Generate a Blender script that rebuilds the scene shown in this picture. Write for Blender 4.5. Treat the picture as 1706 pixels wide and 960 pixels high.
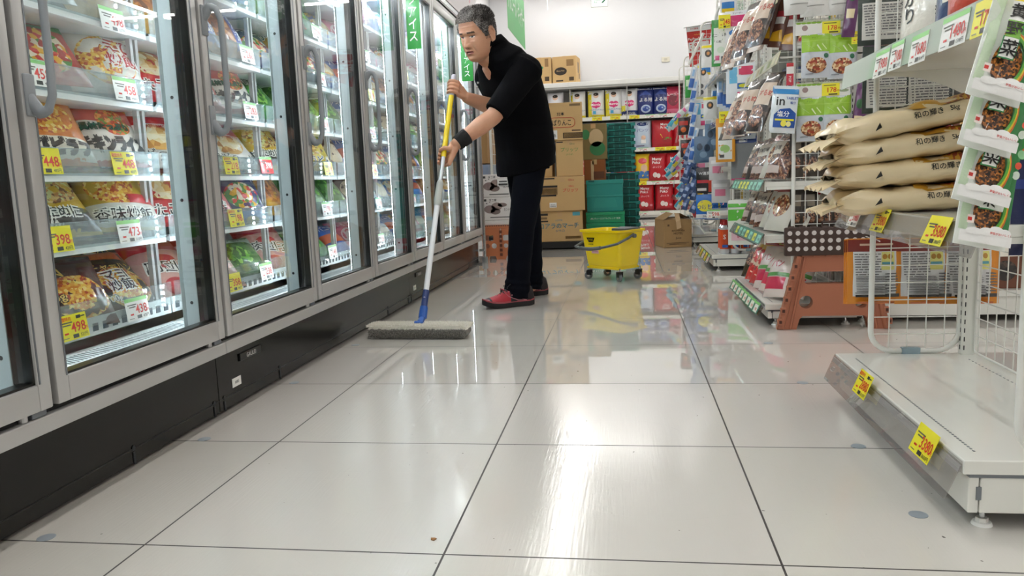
import bpy, bmesh, math, random
from math import sin, cos, pi, radians
from mathutils import Vector as V, Matrix

for o in list(bpy.data.objects):
    bpy.data.objects.remove(o)
SC = bpy.context.scene
COL = SC.collection
PI = pi

# ------------------------------------------------------------------ camera
cam_d = bpy.data.cameras.new('camera')
cam = bpy.data.objects.new('camera', cam_d)
COL.objects.link(cam)
SC.camera = cam
FPX, YAW, PITCH, ROLL, CAMZ = 1286.8, 0.14895, 0.13685, -0.03959, 0.6759
_F = V((-sin(YAW)*cos(PITCH), cos(YAW)*cos(PITCH), -sin(PITCH)))
_R0 = V((cos(YAW), sin(YAW), 0)); _U0 = _R0.cross(_F)
_R = cos(ROLL)*_R0 + sin(ROLL)*_U0; _U = -sin(ROLL)*_R0 + cos(ROLL)*_U0
cam.matrix_world = Matrix(((_R.x, _U.x, -_F.x, 0), (_R.y, _U.y, -_F.y, 0), (_R.z, _U.z, -_F.z, CAMZ), (0, 0, 0, 1)))
cam_d.sensor_width = 36.0
cam_d.lens = 36.0*FPX/1706.0
cam_d.clip_start = 0.02

# ------------------------------------------------------------------ world, exposure
wd = bpy.data.worlds.new('world'); SC.world = wd; wd.use_nodes = True
wd.node_tree.nodes['Background'].inputs[0].default_value = (0.95, 0.97, 1.0, 1)
wd.node_tree.nodes['Background'].inputs[1].default_value = 0.25
SC.view_settings.view_transform = 'Standard'
SC.view_settings.look = 'None'
SC.view_settings.exposure = 0.16
SC.view_settings.gamma = 1.0
SC.view_settings.use_curve_mapping = False
CEIL = 3.7
LAMP_POWER = 30.0       # radiance of the ceiling line lamps
LED_POWER = 70.0         # radiance of the freezer light strips
SC.cycles.max_bounces = 9
SC.cycles.diffuse_bounces = 4
SC.cycles.glossy_bounces = 5
SC.cycles.transmission_bounces = 6
SC.cycles.transparent_max_bounces = 40
SC.cycles.caustics_reflective = False
SC.cycles.caustics_refractive = False
SC.cycles.sample_clamp_indirect = 6.0
SC.cycles.use_denoising = True
SC.cycles.use_adaptive_sampling = False

# ------------------------------------------------------------------ colours and materials
def lin(c):
    return c/12.92 if c <= 0.04045 else ((c+0.055)/1.055)**2.4
def C(h):
    return (lin(int(h[0:2], 16)/255), lin(int(h[2:4], 16)/255), lin(int(h[4:6], 16)/255), 1)
_M = {}
def nd(nt, t, **kw):
    n = nt.nodes.new(t)
    for k, v in kw.items():
        if k.startswith('i_'):
            n.inputs[k[2:].replace('_', ' ')].default_value = v
        else:
            setattr(n, k, v)
    return n
def mat(h, rough=0.5, metal=0.0, bump=0, bscale=40, coat=0, emit=0, vary=0, vscale=6, spec=0.5):
    key = (h, rough, metal, bump, bscale, coat, emit, vary, vscale, spec)
    if key in _M: return _M[key]
    m = bpy.data.materials.new('paint_'+h); m.use_nodes = True
    nt = m.node_tree; b = nt.nodes['Principled BSDF']
    b.inputs['Base Color'].default_value = C(h)
    b.inputs['Roughness'].default_value = rough
    b.inputs['Metallic'].default_value = metal
    b.inputs['Specular IOR Level'].default_value = spec
    b.inputs['Coat Weight'].default_value = coat
    b.inputs['Coat Roughness'].default_value = 0.06
    if emit:
        b.inputs['Emission Color'].default_value = C(h)
        b.inputs['Emission Strength'].default_value = emit
    if bump or vary:
        tc = nd(nt, 'ShaderNodeTexCoord')
        n = nd(nt, 'ShaderNodeTexNoise'); n.inputs['Scale'].default_value = bscale if bump else vscale
        n.inputs['Detail'].default_value = 4
        nt.links.new(tc.outputs['Object'], n.inputs['Vector'])
        if bump:
            bp = nd(nt, 'ShaderNodeBump'); bp.inputs['Strength'].default_value = bump
            bp.inputs['Distance'].default_value = 0.01
            nt.links.new(n.outputs['Fac'], bp.inputs['Height'])
            nt.links.new(bp.outputs['Normal'], b.inputs['Normal'])
            nt.links.new(bp.outputs['Normal'], b.inputs['Coat Normal'])
        if vary:
            n2 = nd(nt, 'ShaderNodeTexNoise'); n2.inputs['Scale'].default_value = vscale; n2.inputs['Detail'].default_value = 6
            nt.links.new(tc.outputs['Object'], n2.inputs['Vector'])
            mx = nd(nt, 'ShaderNodeMix', data_type='RGBA')
            mx.inputs[6].default_value = C(h)
            c = C(h); mx.inputs[7].default_value = (c[0]*(1-vary), c[1]*(1-vary), c[2]*(1-vary), 1)
            nt.links.new(n2.outputs['Fac'], mx.inputs[0])
            nt.links.new(mx.outputs[2], b.inputs['Base Color'])
    _M[key] = m
    return m
def film(h):            # shiny wrinkled plastic packaging
    return mat(h, 0.33, 0, 0.35, 26, 0.45)
def ink(h):
    return mat(h, 0.4)
def card(h):
    return mat(h, 0.75, vary=0.12, vscale=9)
def food(key, hexes, scale=45):
    k = ('food', key)
    if k in _M: return _M[k]
    m = bpy.data.materials.new('food_'+key); m.use_nodes = True
    nt = m.node_tree; b = nt.nodes['Principled BSDF']
    tc = nd(nt, 'ShaderNodeTexCoord')
    vo = nd(nt, 'ShaderNodeTexVoronoi'); vo.inputs['Scale'].default_value = scale
    vo.inputs['Randomness'].default_value = 1
    sp = nd(nt, 'ShaderNodeSeparateColor')
    cr = nd(nt, 'ShaderNodeValToRGB'); cr.color_ramp.interpolation = 'CONSTANT'
    el = cr.color_ramp.elements
    while len(el) < len(hexes): el.new(0.5)
    for i, h in enumerate(hexes):
        el[i].position = i/len(hexes); el[i].color = C(h)
    nt.links.new(tc.outputs['Object'], vo.inputs['Vector'])
    nt.links.new(vo.outputs['Color'], sp.inputs[0])
    nt.links.new(sp.outputs[0], cr.inputs[0])
    nt.links.new(cr.outputs[0], b.inputs['Base Color'])
    b.inputs['Roughness'].default_value = 0.35
    b.inputs['Coat Weight'].default_value = 0.6
    _M[k] = m
    return m
def thin_glass(name, tint=(0.95, 0.98, 0.97, 1), haze=0.0, rough=0.0, hazecol='ffffff', ior=1.5):
    if name in _M: return _M[name]
    m = bpy.data.materials.new(name); m.use_nodes = True
    nt = m.node_tree; nt.nodes.clear()
    out = nd(nt, 'ShaderNodeOutputMaterial')
    tr = nd(nt, 'ShaderNodeBsdfTransparent'); tr.inputs[0].default_value = tint
    gl = nd(nt, 'ShaderNodeBsdfGlossy'); gl.inputs['Roughness'].default_value = rough
    ge = nd(nt, 'ShaderNodeNewGeometry')
    mr = nd(nt, 'ShaderNodeMapRange'); mr.inputs['To Min'].default_value = ior; mr.inputs['To Max'].default_value = 1/ior
    fr = nd(nt, 'ShaderNodeFresnel')
    nt.links.new(ge.outputs['Backfacing'], mr.inputs['Value'])
    nt.links.new(mr.outputs[0], fr.inputs['IOR'])
    mx = nd(nt, 'ShaderNodeMixShader')
    nt.links.new(fr.outputs[0], mx.inputs[0]); nt.links.new(gl.outputs[0], mx.inputs[2])
    if haze:
        df = nd(nt, 'ShaderNodeBsdfDiffuse'); df.inputs[0].default_value = C(hazecol)
        m2 = nd(nt, 'ShaderNodeMixShader'); m2.inputs[0].default_value = haze
        nt.links.new(tr.outputs[0], m2.inputs[1]); nt.links.new(df.outputs[0], m2.inputs[2])
        nt.links.new(m2.outputs[0], mx.inputs[1])
    else:
        nt.links.new(tr.outputs[0], mx.inputs[1])
    nt.links.new(mx.outputs[0], out.inputs[0])
    _M[name] = m
    return m

WHITE = mat('f2f2ee', 0.3, coat=0.3); STEEL_W = mat('e6e6df', 0.22, coat=0.5)
BLACK = mat('0c0d0c', 0.3); RUBBER = mat('161616', 0.7); DARK = mat('23262a', 0.6)
ALU = mat('c3c2c1', 0.38, 0.45); ALU_D = mat('7d8288', 0.35, 0.6); CHROME = mat('d8dadc', 0.12, 0.95)
GREYP = mat('8d9296', 0.45)
ACRYL = thin_glass('acrylic_clear', (0.93, 0.96, 0.96, 1), haze=0.10)
ACRYL_L = thin_glass('acrylic_lip', (0.90, 0.95, 0.96, 1), haze=0.24, hazecol='f0fbff')  # extra white haze stands in for LED reflections on the lips
ACRYL_S = thin_glass('acrylic_smoky', (0.84, 0.83, 0.82, 1), haze=0.16, hazecol='c9c4c0')
GLASS = thin_glass('door_glass', (0.95, 0.975, 0.97, 1))
FILMC = thin_glass('clear_film', (0.96, 0.96, 0.96, 1), haze=0.04, rough=0.12)

# ------------------------------------------------------------------ text shapes
_TX = {}
def glyphs(s):
    if s not in _TX:
        c = bpy.data.curves.new('t', 'FONT'); c.body = s; c.resolution_u = 2 if len(s) < 14 else 1
        c.space_line = 0.95; c.offset = 0.012
        o = bpy.data.objects.new('t', c); COL.objects.link(o)
        dg = bpy.context.evaluated_depsgraph_get()
        me = bpy.data.meshes.new_from_object(o.evaluated_get(dg))
        vs = [(v.co.x, v.co.y) for v in me.vertices]; fs = [tuple(p.vertices) for p in me.polygons]
        bpy.data.objects.remove(o); bpy.data.curves.remove(c); bpy.data.meshes.remove(me)
        if vs:
            x0 = min(v[0] for v in vs); x1 = max(v[0] for v in vs); y0 = min(v[1] for v in vs); y1 = max(v[1] for v in vs)
        else: x0 = x1 = y0 = y1 = 0
        _TX[s] = ([(x-(x0+x1)/2, y-(y0+y1)/2) for x, y in vs], fs, max(x1-x0, 1e-4), max(y1-y0, 1e-4))
    return _TX[s]
def stack_text(s): return '\n'.join(s)

# ------------------------------------------------------------------ mesh builder
class MB:
    def __init__(s): s.v = []; s.f = []; s.m = []; s.mats = []; s.xf = None
    def mi(s, m):
        if m not in s.mats: s.mats.append(m)
        return s.mats.index(m)
    def add(s, vs, fs, m):
        k = len(s.v); i = s.mi(m)
        if s.xf is not None: vs = [s.xf @ V(v) for v in vs]
        s.v += [tuple(v) for v in vs]; s.f += [tuple(k+a for a in f) for f in fs]; s.m += [i]*len(fs)
        return s
    def box(s, a, b, m, M=None):
        x0, y0, z0 = a; x1, y1, z1 = b
        vs = [V(p) for p in ((x0,y0,z0),(x1,y0,z0),(x1,y1,z0),(x0,y1,z0),(x0,y0,z1),(x1,y0,z1),(x1,y1,z1),(x0,y1,z1))]
        if M is not None: vs = [M @ v for v in vs]
        return s.add(vs, [(0,3,2,1),(4,5,6,7),(0,1,5,4),(1,2,6,5),(2,3,7,6),(3,0,4,7)], m)
    def bbox(s, a, b, m, r=0.004, M=None):     # box with chamfered edges
        bm = bmesh.new(); bmesh.ops.create_cube(bm, size=1)
        for v in bm.verts:
            v.co = V(((a[0]+b[0])/2+v.co.x*(b[0]-a[0]), (a[1]+b[1])/2+v.co.y*(b[1]-a[1]), (a[2]+b[2])/2+v.co.z*(b[2]-a[2])))
        bmesh.ops.bevel(bm, geom=bm.edges[:], offset=r, segments=2, affect='EDGES', profile=0.5)
        return s.addbm(bm, m, M)
    def addbm(s, bm, m, M=None):
        bm.verts.index_update()
        vs = [(M @ v.co) if M is not None else v.co.copy() for v in bm.verts]
        fs = [tuple(v.index for v in f.verts) for f in bm.faces]
        bm.free(); return s.add(vs, fs, m)
    def loft(s, rings, m, cap=True, closed=True):
        n = len(rings[0]); vs = [p for r in rings for p in r]; fs = []
        for i in range(len(rings)-1):
            for j in range(n if closed else n-1):
                a = i*n+j; b = i*n+(j+1) % n
                fs.append((a, b, b+n, a+n))
        if cap:
            fs.append(tuple(range(n-1, -1, -1))); fs.append(tuple(range((len(rings)-1)*n, len(rings)*n)))
        return s.add(vs, fs, m)
    def cyl(s, p0, p1, r0, m, r1=None, n=14, cap=True):
        p0 = V(p0); p1 = V(p1); r1 = r0 if r1 is None else r1
        d = (p1-p0).normalized(); u = d.orthogonal().normalized(); w = d.cross(u)
        R = [[p+(u*cos(2*PI*k/n)+w*sin(2*PI*k/n))*r for k in range(n)] for p, r in ((p0, r0), (p1, r1))]
        return s.loft(R, m, cap)
    def tube(s, pts, r, m, n=8, closed=False, cap=True, flat=1.0, up=None):
        P = [V(p) for p in pts]; N = len(P); R = []; u = None
        for i, p in enumerate(P):
            if closed: d = (P[(i+1) % N]-P[i-1]).normalized()
            else: d = (P[min(i+1, N-1)]-P[max(i-1, 0)]).normalized()
            if up is not None: u = (V(up)-d*V(up).dot(d)).normalized()
            elif u is None: u = d.orthogonal().normalized()
            else: u = (u-d*u.dot(d)).normalized()
            w = d.cross(u); rr = r[i] if isinstance(r, (list, tuple)) else r
            R.append([p+(u*cos(2*PI*k/n)+w*sin(2*PI*k/n)*flat)*rr for k in range(n)])
        if closed: R.append(R[0])
        return s.loft(R, m, cap and not closed)
    def ell(s, c, r, m, nu=14, nv=10, M=None):
        c = V(c); r = (r, r, r) if isinstance(r, (int, float)) else r
        vs = []; fs = []
        for i in range(nv+1):
            t = PI*i/nv
            for j in range(nu):
                a = 2*PI*j/nu
                p = V((r[0]*sin(t)*cos(a), r[1]*sin(t)*sin(a), r[2]*cos(t)))
                vs.append(c+(M @ p if M is not None else p))
        for i in range(nv):
            for j in range(nu):
                a = i*nu+j; b = i*nu+(j+1) % nu
                fs.append((a, a+nu, b+nu, b))
        return s.add(vs, fs, m)
    def quad(s, a, b, c, d, m): return s.add([a, b, c, d], [(0, 1, 2, 3)], m)
    def prism(s, pts, o, u, v, th, m):         # 2D outline in the plane (u, v) at o, thickness th along u x v
        o, u, v = V(o), V(u), V(v); n = u.cross(v).normalized()
        A = [o+u*x+v*y for x, y in pts]; B = [p+n*th for p in A]
        k = len(A); fs = [tuple(range(k-1, -1, -1)), tuple(range(k, 2*k))]
        fs += [(i, (i+1) % k, (i+1) % k+k, i+k) for i in range(k)]
        return s.add(A+B, fs, m)
    def text(s, t, o, u, v, h, m, maxw=None, n=None, off=0.0006, stretch=1.0):
        vs, fs, w, hh = glyphs(t); o, u, v = V(o), V(u).normalized(), V(v).normalized()
        k = h/hh; kx = k*stretch
        if maxw and w*kx > maxw: kx = maxw/w
        nn = u.cross(v).normalized()*off
        return s.add([o+u*(x*kx)+v*(y*k)+nn for x, y in vs], fs, m)
    def rect(s, o, u, v, w, h, m, off=0.0003):   # flat print centred at o
        o, u, v = V(o), V(u).normalized(), V(v).normalized(); nn = u.cross(v).normalized()*off
        return s.add([o+u*(a*w/2)+v*(b*h/2)+nn for a, b in ((-1,-1),(1,-1),(1,1),(-1,1))], [(0,1,2,3)], m)
    def disc(s, o, u, v, rx, ry, m, off=0.0004, n=20):
        o, u, v = V(o), V(u).normalized(), V(v).normalized(); nn = u.cross(v).normalized()*off
        return s.add([o+u*(rx*cos(2*PI*k/n))+v*(ry*sin(2*PI*k/n))+nn for k in range(n)], [tuple(range(n))], m)
    def mesh(s, name, origin=(0, 0, 0), smooth=None):
        me = bpy.data.meshes.new(name); o = V(origin)
        me.from_pydata([tuple(V(v)-o) for v in s.v], [], s.f)
        for m in s.mats: me.materials.append(m)
        me.polygons.foreach_set('material_index', s.m)
        if smooth:
            me.polygons.foreach_set('use_smooth', [True]*len(me.polygons))
            me.update()
            me.set_sharp_from_angle(angle=radians(smooth))
        me.update(); return me

def wloc(o):
    p = V((0, 0, 0))
    while o is not None: p = p+o.location; o = o.parent
    return p
def tag(o, label, cat, group=None, kind=None):
    if label: o['label'] = label
    if cat: o['category'] = cat
    if group: o['group'] = group
    if kind: o['kind'] = kind
    return o
def link(o, parent=None):
    COL.objects.link(o)
    if parent is not None: o.parent = parent
    return o
def obj(name, mb, parent=None, loc=None, smooth=None):
    """one mesh object; vertices are given in world space, its origin at loc (a top-level thing) or at the first vertex's box base"""
    pw = wloc(parent) if parent is not None else V((0, 0, 0))
    lo = V(loc) if loc is not None else (pw if parent is not None else V((sum(v[0] for v in mb.v)/len(mb.v), sum(v[1] for v in mb.v)/len(mb.v), min(v[2] for v in mb.v))))
    o = bpy.data.objects.new(name, mb.mesh(name, lo, smooth)); link(o, parent)
    o.location = lo-pw
    return o
def thing(name, label, cat, loc=(0, 0, 0), group=None):
    o = bpy.data.objects.new(name, None); link(o); o.location = loc
    o.empty_display_size = 0.05
    return tag(o, label, cat, group)
def struct(name, mb, smooth=None):
    return tag(obj(name, mb, smooth=smooth), None, None, kind='structure')
def basis(o, u, v, n):
    return Matrix(((u[0], v[0], n[0], o[0]), (u[1], v[1], n[1], o[1]), (u[2], v[2], n[2], o[2]), (0, 0, 0, 1)))
def frame(o, n, up=(0, 0, 1), roll=0):
    """matrix whose z is n, y as near up as possible"""
    n = V(n).normalized(); u = V(up).cross(n).normalized(); v = n.cross(u)
    if roll: u, v = u*cos(roll)+v*sin(roll), -u*sin(roll)+v*cos(roll)
    return basis(V(o), u, v, n)
def inst(me, name, label, cat, M, group=None):
    o = bpy.data.objects.new(name, me); link(o); o.matrix_world = M
    return tag(o, label, cat, group)
def dup(root, M=None, label=None, group=None, loc=None):
    r = root.copy(); COL.objects.link(r)
    if M is not None: r.matrix_world = M
    if loc is not None: r.location = loc
    if label: r['label'] = label
    if group: r['group'] = group
    for ch in list(root.children):
        c = ch.copy(); COL.objects.link(c); c.parent = r
        for g in ch.children:
            d = g.copy(); COL.objects.link(d); d.parent = c
    return r
def at(u, v, x=None, y=None, z=None):
    """the point of a real plane (x=, y= or z=) that the photograph shows at pixel (u, v)"""
    d = _R*((u-853)/FPX)+_U*((480-v)/FPX)+_F; o = V((0, 0, CAMZ))
    t = x/d.x if x is not None else y/d.y if y is not None else (z-CAMZ)/d.z
    return o+d*t
def cut_plate(outer, holes, depth):
    """flat plate with real holes, outline in x-y, thickness along z"""
    c = bpy.data.curves.new('c', 'CURVE'); c.dimensions = '2D'; c.fill_mode = 'BOTH'; c.extrude = depth/2
    for pts in [outer]+list(holes):
        sp = c.splines.new('POLY'); sp.points.add(len(pts)-1); sp.use_cyclic_u = True
        for p, q in zip(sp.points, pts): p.co = (q[0], q[1], 0, 1)
    o = bpy.data.objects.new('c', c); COL.objects.link(o)
    me = bpy.data.meshes.new_from_object(o.evaluated_get(bpy.context.evaluated_depsgraph_get()))
    vs = [v.co.copy() for v in me.vertices]; fs = [tuple(p.vertices) for p in me.polygons]
    bpy.data.objects.remove(o); bpy.data.curves.remove(c); bpy.data.meshes.remove(me)
    return vs, fs
def circ(cx, cy, r, n=20, ry=None):
    return [(cx+r*cos(2*PI*k/n), cy+(ry or r)*sin(2*PI*k/n)) for k in range(n)]
def rrect(x0, y0, x1, y1, r, n=4):
    P = []
    for cx, cy, a in ((x1-r, y1-r, 0), (x0+r, y1-r, 90), (x0+r, y0+r, 180), (x1-r, y0+r, 270)):
        P += [(cx+r*cos(radians(a+90*k/n)), cy+r*sin(radians(a+90*k/n))) for k in range(n+1)]
    return P
# ================================================================== the setting
X0T, Y0T, TS = -0.9431, 1.3082, 0.6          # tile grid
def floor_mat():
    m = bpy.data.materials.new('polished_tiles'); m.use_nodes = True
    nt = m.node_tree; b = nt.nodes['Principled BSDF']; L = nt.links.new
    tc = nd(nt, 'ShaderNodeTexCoord'); sp = nd(nt, 'ShaderNodeSeparateXYZ'); L(tc.outputs['Object'], sp.inputs[0])
    def math(op, a, bb=None, c=None):
        n = nd(nt, 'ShaderNodeMath', operation=op)
        for i, q in enumerate((a, bb, c)):
            if q is None: continue
            if isinstance(q, (int, float)): n.inputs[i].default_value = q
            else: L(q, n.inputs[i])
        return n.outputs[0]
    def line(ax, o):
        t = math('DIVIDE', math('SUBTRACT', ax, o), TS)
        d = math('ABSOLUTE', math('SUBTRACT', t, math('ROUND', t)))
        return math('LESS_THAN', d, 0.0021/TS), math('FLOOR', t)
    lx, cx = line(sp.outputs[0], X0T); ly, cy = line(sp.outputs[1], Y0T)
    grout = math('MAXIMUM', lx, ly)
    cv = nd(nt, 'ShaderNodeCombineXYZ'); L(cx, cv.inputs[0]); L(cy, cv.inputs[1])
    wn = nd(nt, 'ShaderNodeTexWhiteNoise'); L(cv.outputs[0], wn.inputs[0])
    no = nd(nt, 'ShaderNodeTexNoise'); no.inputs['Scale'].default_value = 2.2; no.inputs['Detail'].default_value = 3
    L(tc.outputs['Object'], no.inputs[0])
    tone = math('ADD', math('MULTIPLY', wn.outputs[0], 0.5), math('MULTIPLY', no.outputs[0], 0.5))
    c1 = nd(nt, 'ShaderNodeMix', data_type='RGBA'); c1.inputs[6].default_value = C('cfccc3'); c1.inputs[7].default_value = C('d6d0cb')
    L(tone, c1.inputs[0])
    # fine specks of dirt
    ns = nd(nt, 'ShaderNodeTexNoise'); ns.inputs['Scale'].default_value = 70; ns.inputs['Detail'].default_value = 1
    L(tc.outputs['Object'], ns.inputs[0])
    dirt = math('GREATER_THAN', ns.outputs[0], 0.80)
    c2 = nd(nt, 'ShaderNodeMix', data_type='RGBA'); c2.inputs[7].default_value = C('6e6a64')
    L(dirt, c2.inputs[0]); L(c1.outputs[2], c2.inputs[6])
    c3 = nd(nt, 'ShaderNodeMix', data_type='RGBA'); c3.inputs[7].default_value = C('3a3634')
    L(grout, c3.inputs[0]); L(c2.outputs[2], c3.inputs[6]); L(c3.outputs[2], b.inputs['Base Color'])
    # beyond the third cross joint the floor is freshly wiped and mirror bright; nearer it carries fine brushed marks
    far = math('GREATER_THAN', sp.outputs[1], Y0T+2*TS)
    n2 = nd(nt, 'ShaderNodeTexNoise'); n2.inputs['Scale'].default_value = 3; L(tc.outputs['Object'], n2.inputs[0])
    near_r = math('ADD', math('MULTIPLY', n2.outputs[0], 0.16), 0.10)
    near_r = math('ADD', near_r, 0.0)
    r = math('ADD', math('MULTIPLY', math('SUBTRACT', 1.0, far), near_r), math('MULTIPLY', far, 0.0))
    L(math('ADD', r, math('MULTIPLY', grout, 0.4)), b.inputs['Roughness'])
    b.inputs['IOR'].default_value = 1.5
    b.inputs['Specular IOR Level'].default_value = 0.6
    L(math('MULTIPLY', math('SUBTRACT', 1.0, grout), 0.5), b.inputs['Coat Weight'])
    L(math('ADD', math('MULTIPLY', math('SUBTRACT', 1.0, far), math('MULTIPLY', near_r, 0.9)), math('MULTIPLY', grout, 0.4)), b.inputs['Coat Roughness'])
    # brushed micro marks: stretched noise in three directions
    marks = None
    for ang, sc in ((-0.15, (150, 7, 1)), (0.75, (170, 9, 1)), (-0.8, (150, 8, 1))):
        mp = nd(nt, 'ShaderNodeMapping'); mp.inputs['Rotation'].default_value = (0, 0, ang); mp.inputs['Scale'].default_value = sc
        L(tc.outputs['Object'], mp.inputs[0])
        q = nd(nt, 'ShaderNodeTexNoise'); q.inputs['Scale'].default_value = 1; q.inputs['Detail'].default_value = 2
        L(mp.outputs[0], q.inputs[0])
        g = nd(nt, 'ShaderNodeTexNoise'); g.inputs['Scale'].default_value = 2.2; g.inputs['Detail'].default_value = 0
        mp2 = nd(nt, 'ShaderNodeMapping'); mp2.inputs['Location'].default_value = (ang*9, ang*5, 0); L(tc.outputs['Object'], mp2.inputs[0]); L(mp2.outputs[0], g.inputs[0])
        gate = math('GREATER_THAN', g.outputs[0], 0.5)
        w = math('MULTIPLY', q.outputs[0], gate)
        marks = w if marks is None else math('ADD', marks, w)
    bp = nd(nt, 'ShaderNodeBump'); bp.inputs['Distance'].default_value = 0.001
    L(marks, bp.inputs['Height']); L(math('MULTIPLY', math('SUBTRACT', 1.0, far), 0.22), bp.inputs['Strength'])
    L(bp.outputs[0], b.inputs['Normal']); L(bp.outputs[0], b.inputs['Coat Normal'])
    return m
XL, XR, YB, YF = -2.18, 7.0, -7.0, 13.2
mb = MB(); mb.box((XL-.1, YB-.1, -0.12), (XR+.1, YF+.1, 0), floor_mat()); f = struct('floor', mb)
# put the floor's origin at the world's so its tile grid is measured from there
f.data.transform(Matrix.Translation(f.location)); f.location = (0, 0, 0)
WALLM = mat('cbcbcd', 0.8, bump=0.05, bscale=200)
mb = MB(); mb.box((XL-.1, YF, 0), (XR+.1, YF+.12, CEIL), WALLM); struct('wall_back', mb)
mb = MB(); mb.box((XL-.12, YB, 0), (XL, YF, CEIL), WALLM); struct('wall_left', mb)
mb = MB(); mb.box((XR, YB, 0), (XR+.12, YF, CEIL), WALLM); struct('wall_right', mb)
mb = MB(); mb.box((XL-.1, YB-.12, 0), (XR+.1, YB, CEIL), WALLM); struct('wall_front', mb)
mb = MB(); mb.box((XL-.1, YB-.1, CEIL), (XR+.1, YF+.1, CEIL+.1), mat('dcdbd8', 0.85)); struct('ceiling', mb)

# ceiling line lamps (out of frame above; they light the aisle and show in the floor's gloss)
def ceiling_lamp(x0, y0, x1, y1, label, proto={}):
    L_ = math.hypot(x1-x0, y1-y0); key = (round(x1-x0, 2), round(y1-y0, 2))
    if key in proto:
        return dup(proto[key], loc=V((x0, y0, CEIL)), label=label)
    t = thing('ceiling_lamp', label, 'lamp', (x0, y0, CEIL), group='line lamps on the ceiling')
    w = 0.03; a = MB(); b = MB()
    dx, dy = (w, 0) if x1 == x0 else (0, w)
    a.box((x0-dx-.01*(dx>0), y0-dy-.01*(dy>0), CEIL-.035), (x1+dx+.01*(dx>0), y1+dy+.01*(dy>0), CEIL-.001), WHITE)
    b.box((x0-dx, y0-dy, CEIL-.06), (x1+dx, y1+dy, CEIL-.035), mat('fdfbf7', 0.5, emit=LAMP_POWER))
    obj('housing', a, t); obj('diffuser', b, t)
    proto[key] = t
    return t
ordl = ['one', 'two', 'three', 'four', 'five', 'six', 'seven']
for x, nm in ((-0.85, 'freezer aisle'), (2.2, 'middle shelving'), (5.2, 'right hand shelving')):
    for k in range(7):
        y = -6.2+k*2.75
        ceiling_lamp(x, y, x, y+2.4, 'white ceiling line lamp, number %s of the row over the %s' % (ordl[k], nm))
for x, nm in ((-1.9, 'left'), (0.9, 'middle'), (3.7, 'right')):
    ceiling_lamp(x, 12.45, x+2.4, 12.45, nm+' one of three white ceiling line lamps along the back wall')
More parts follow.
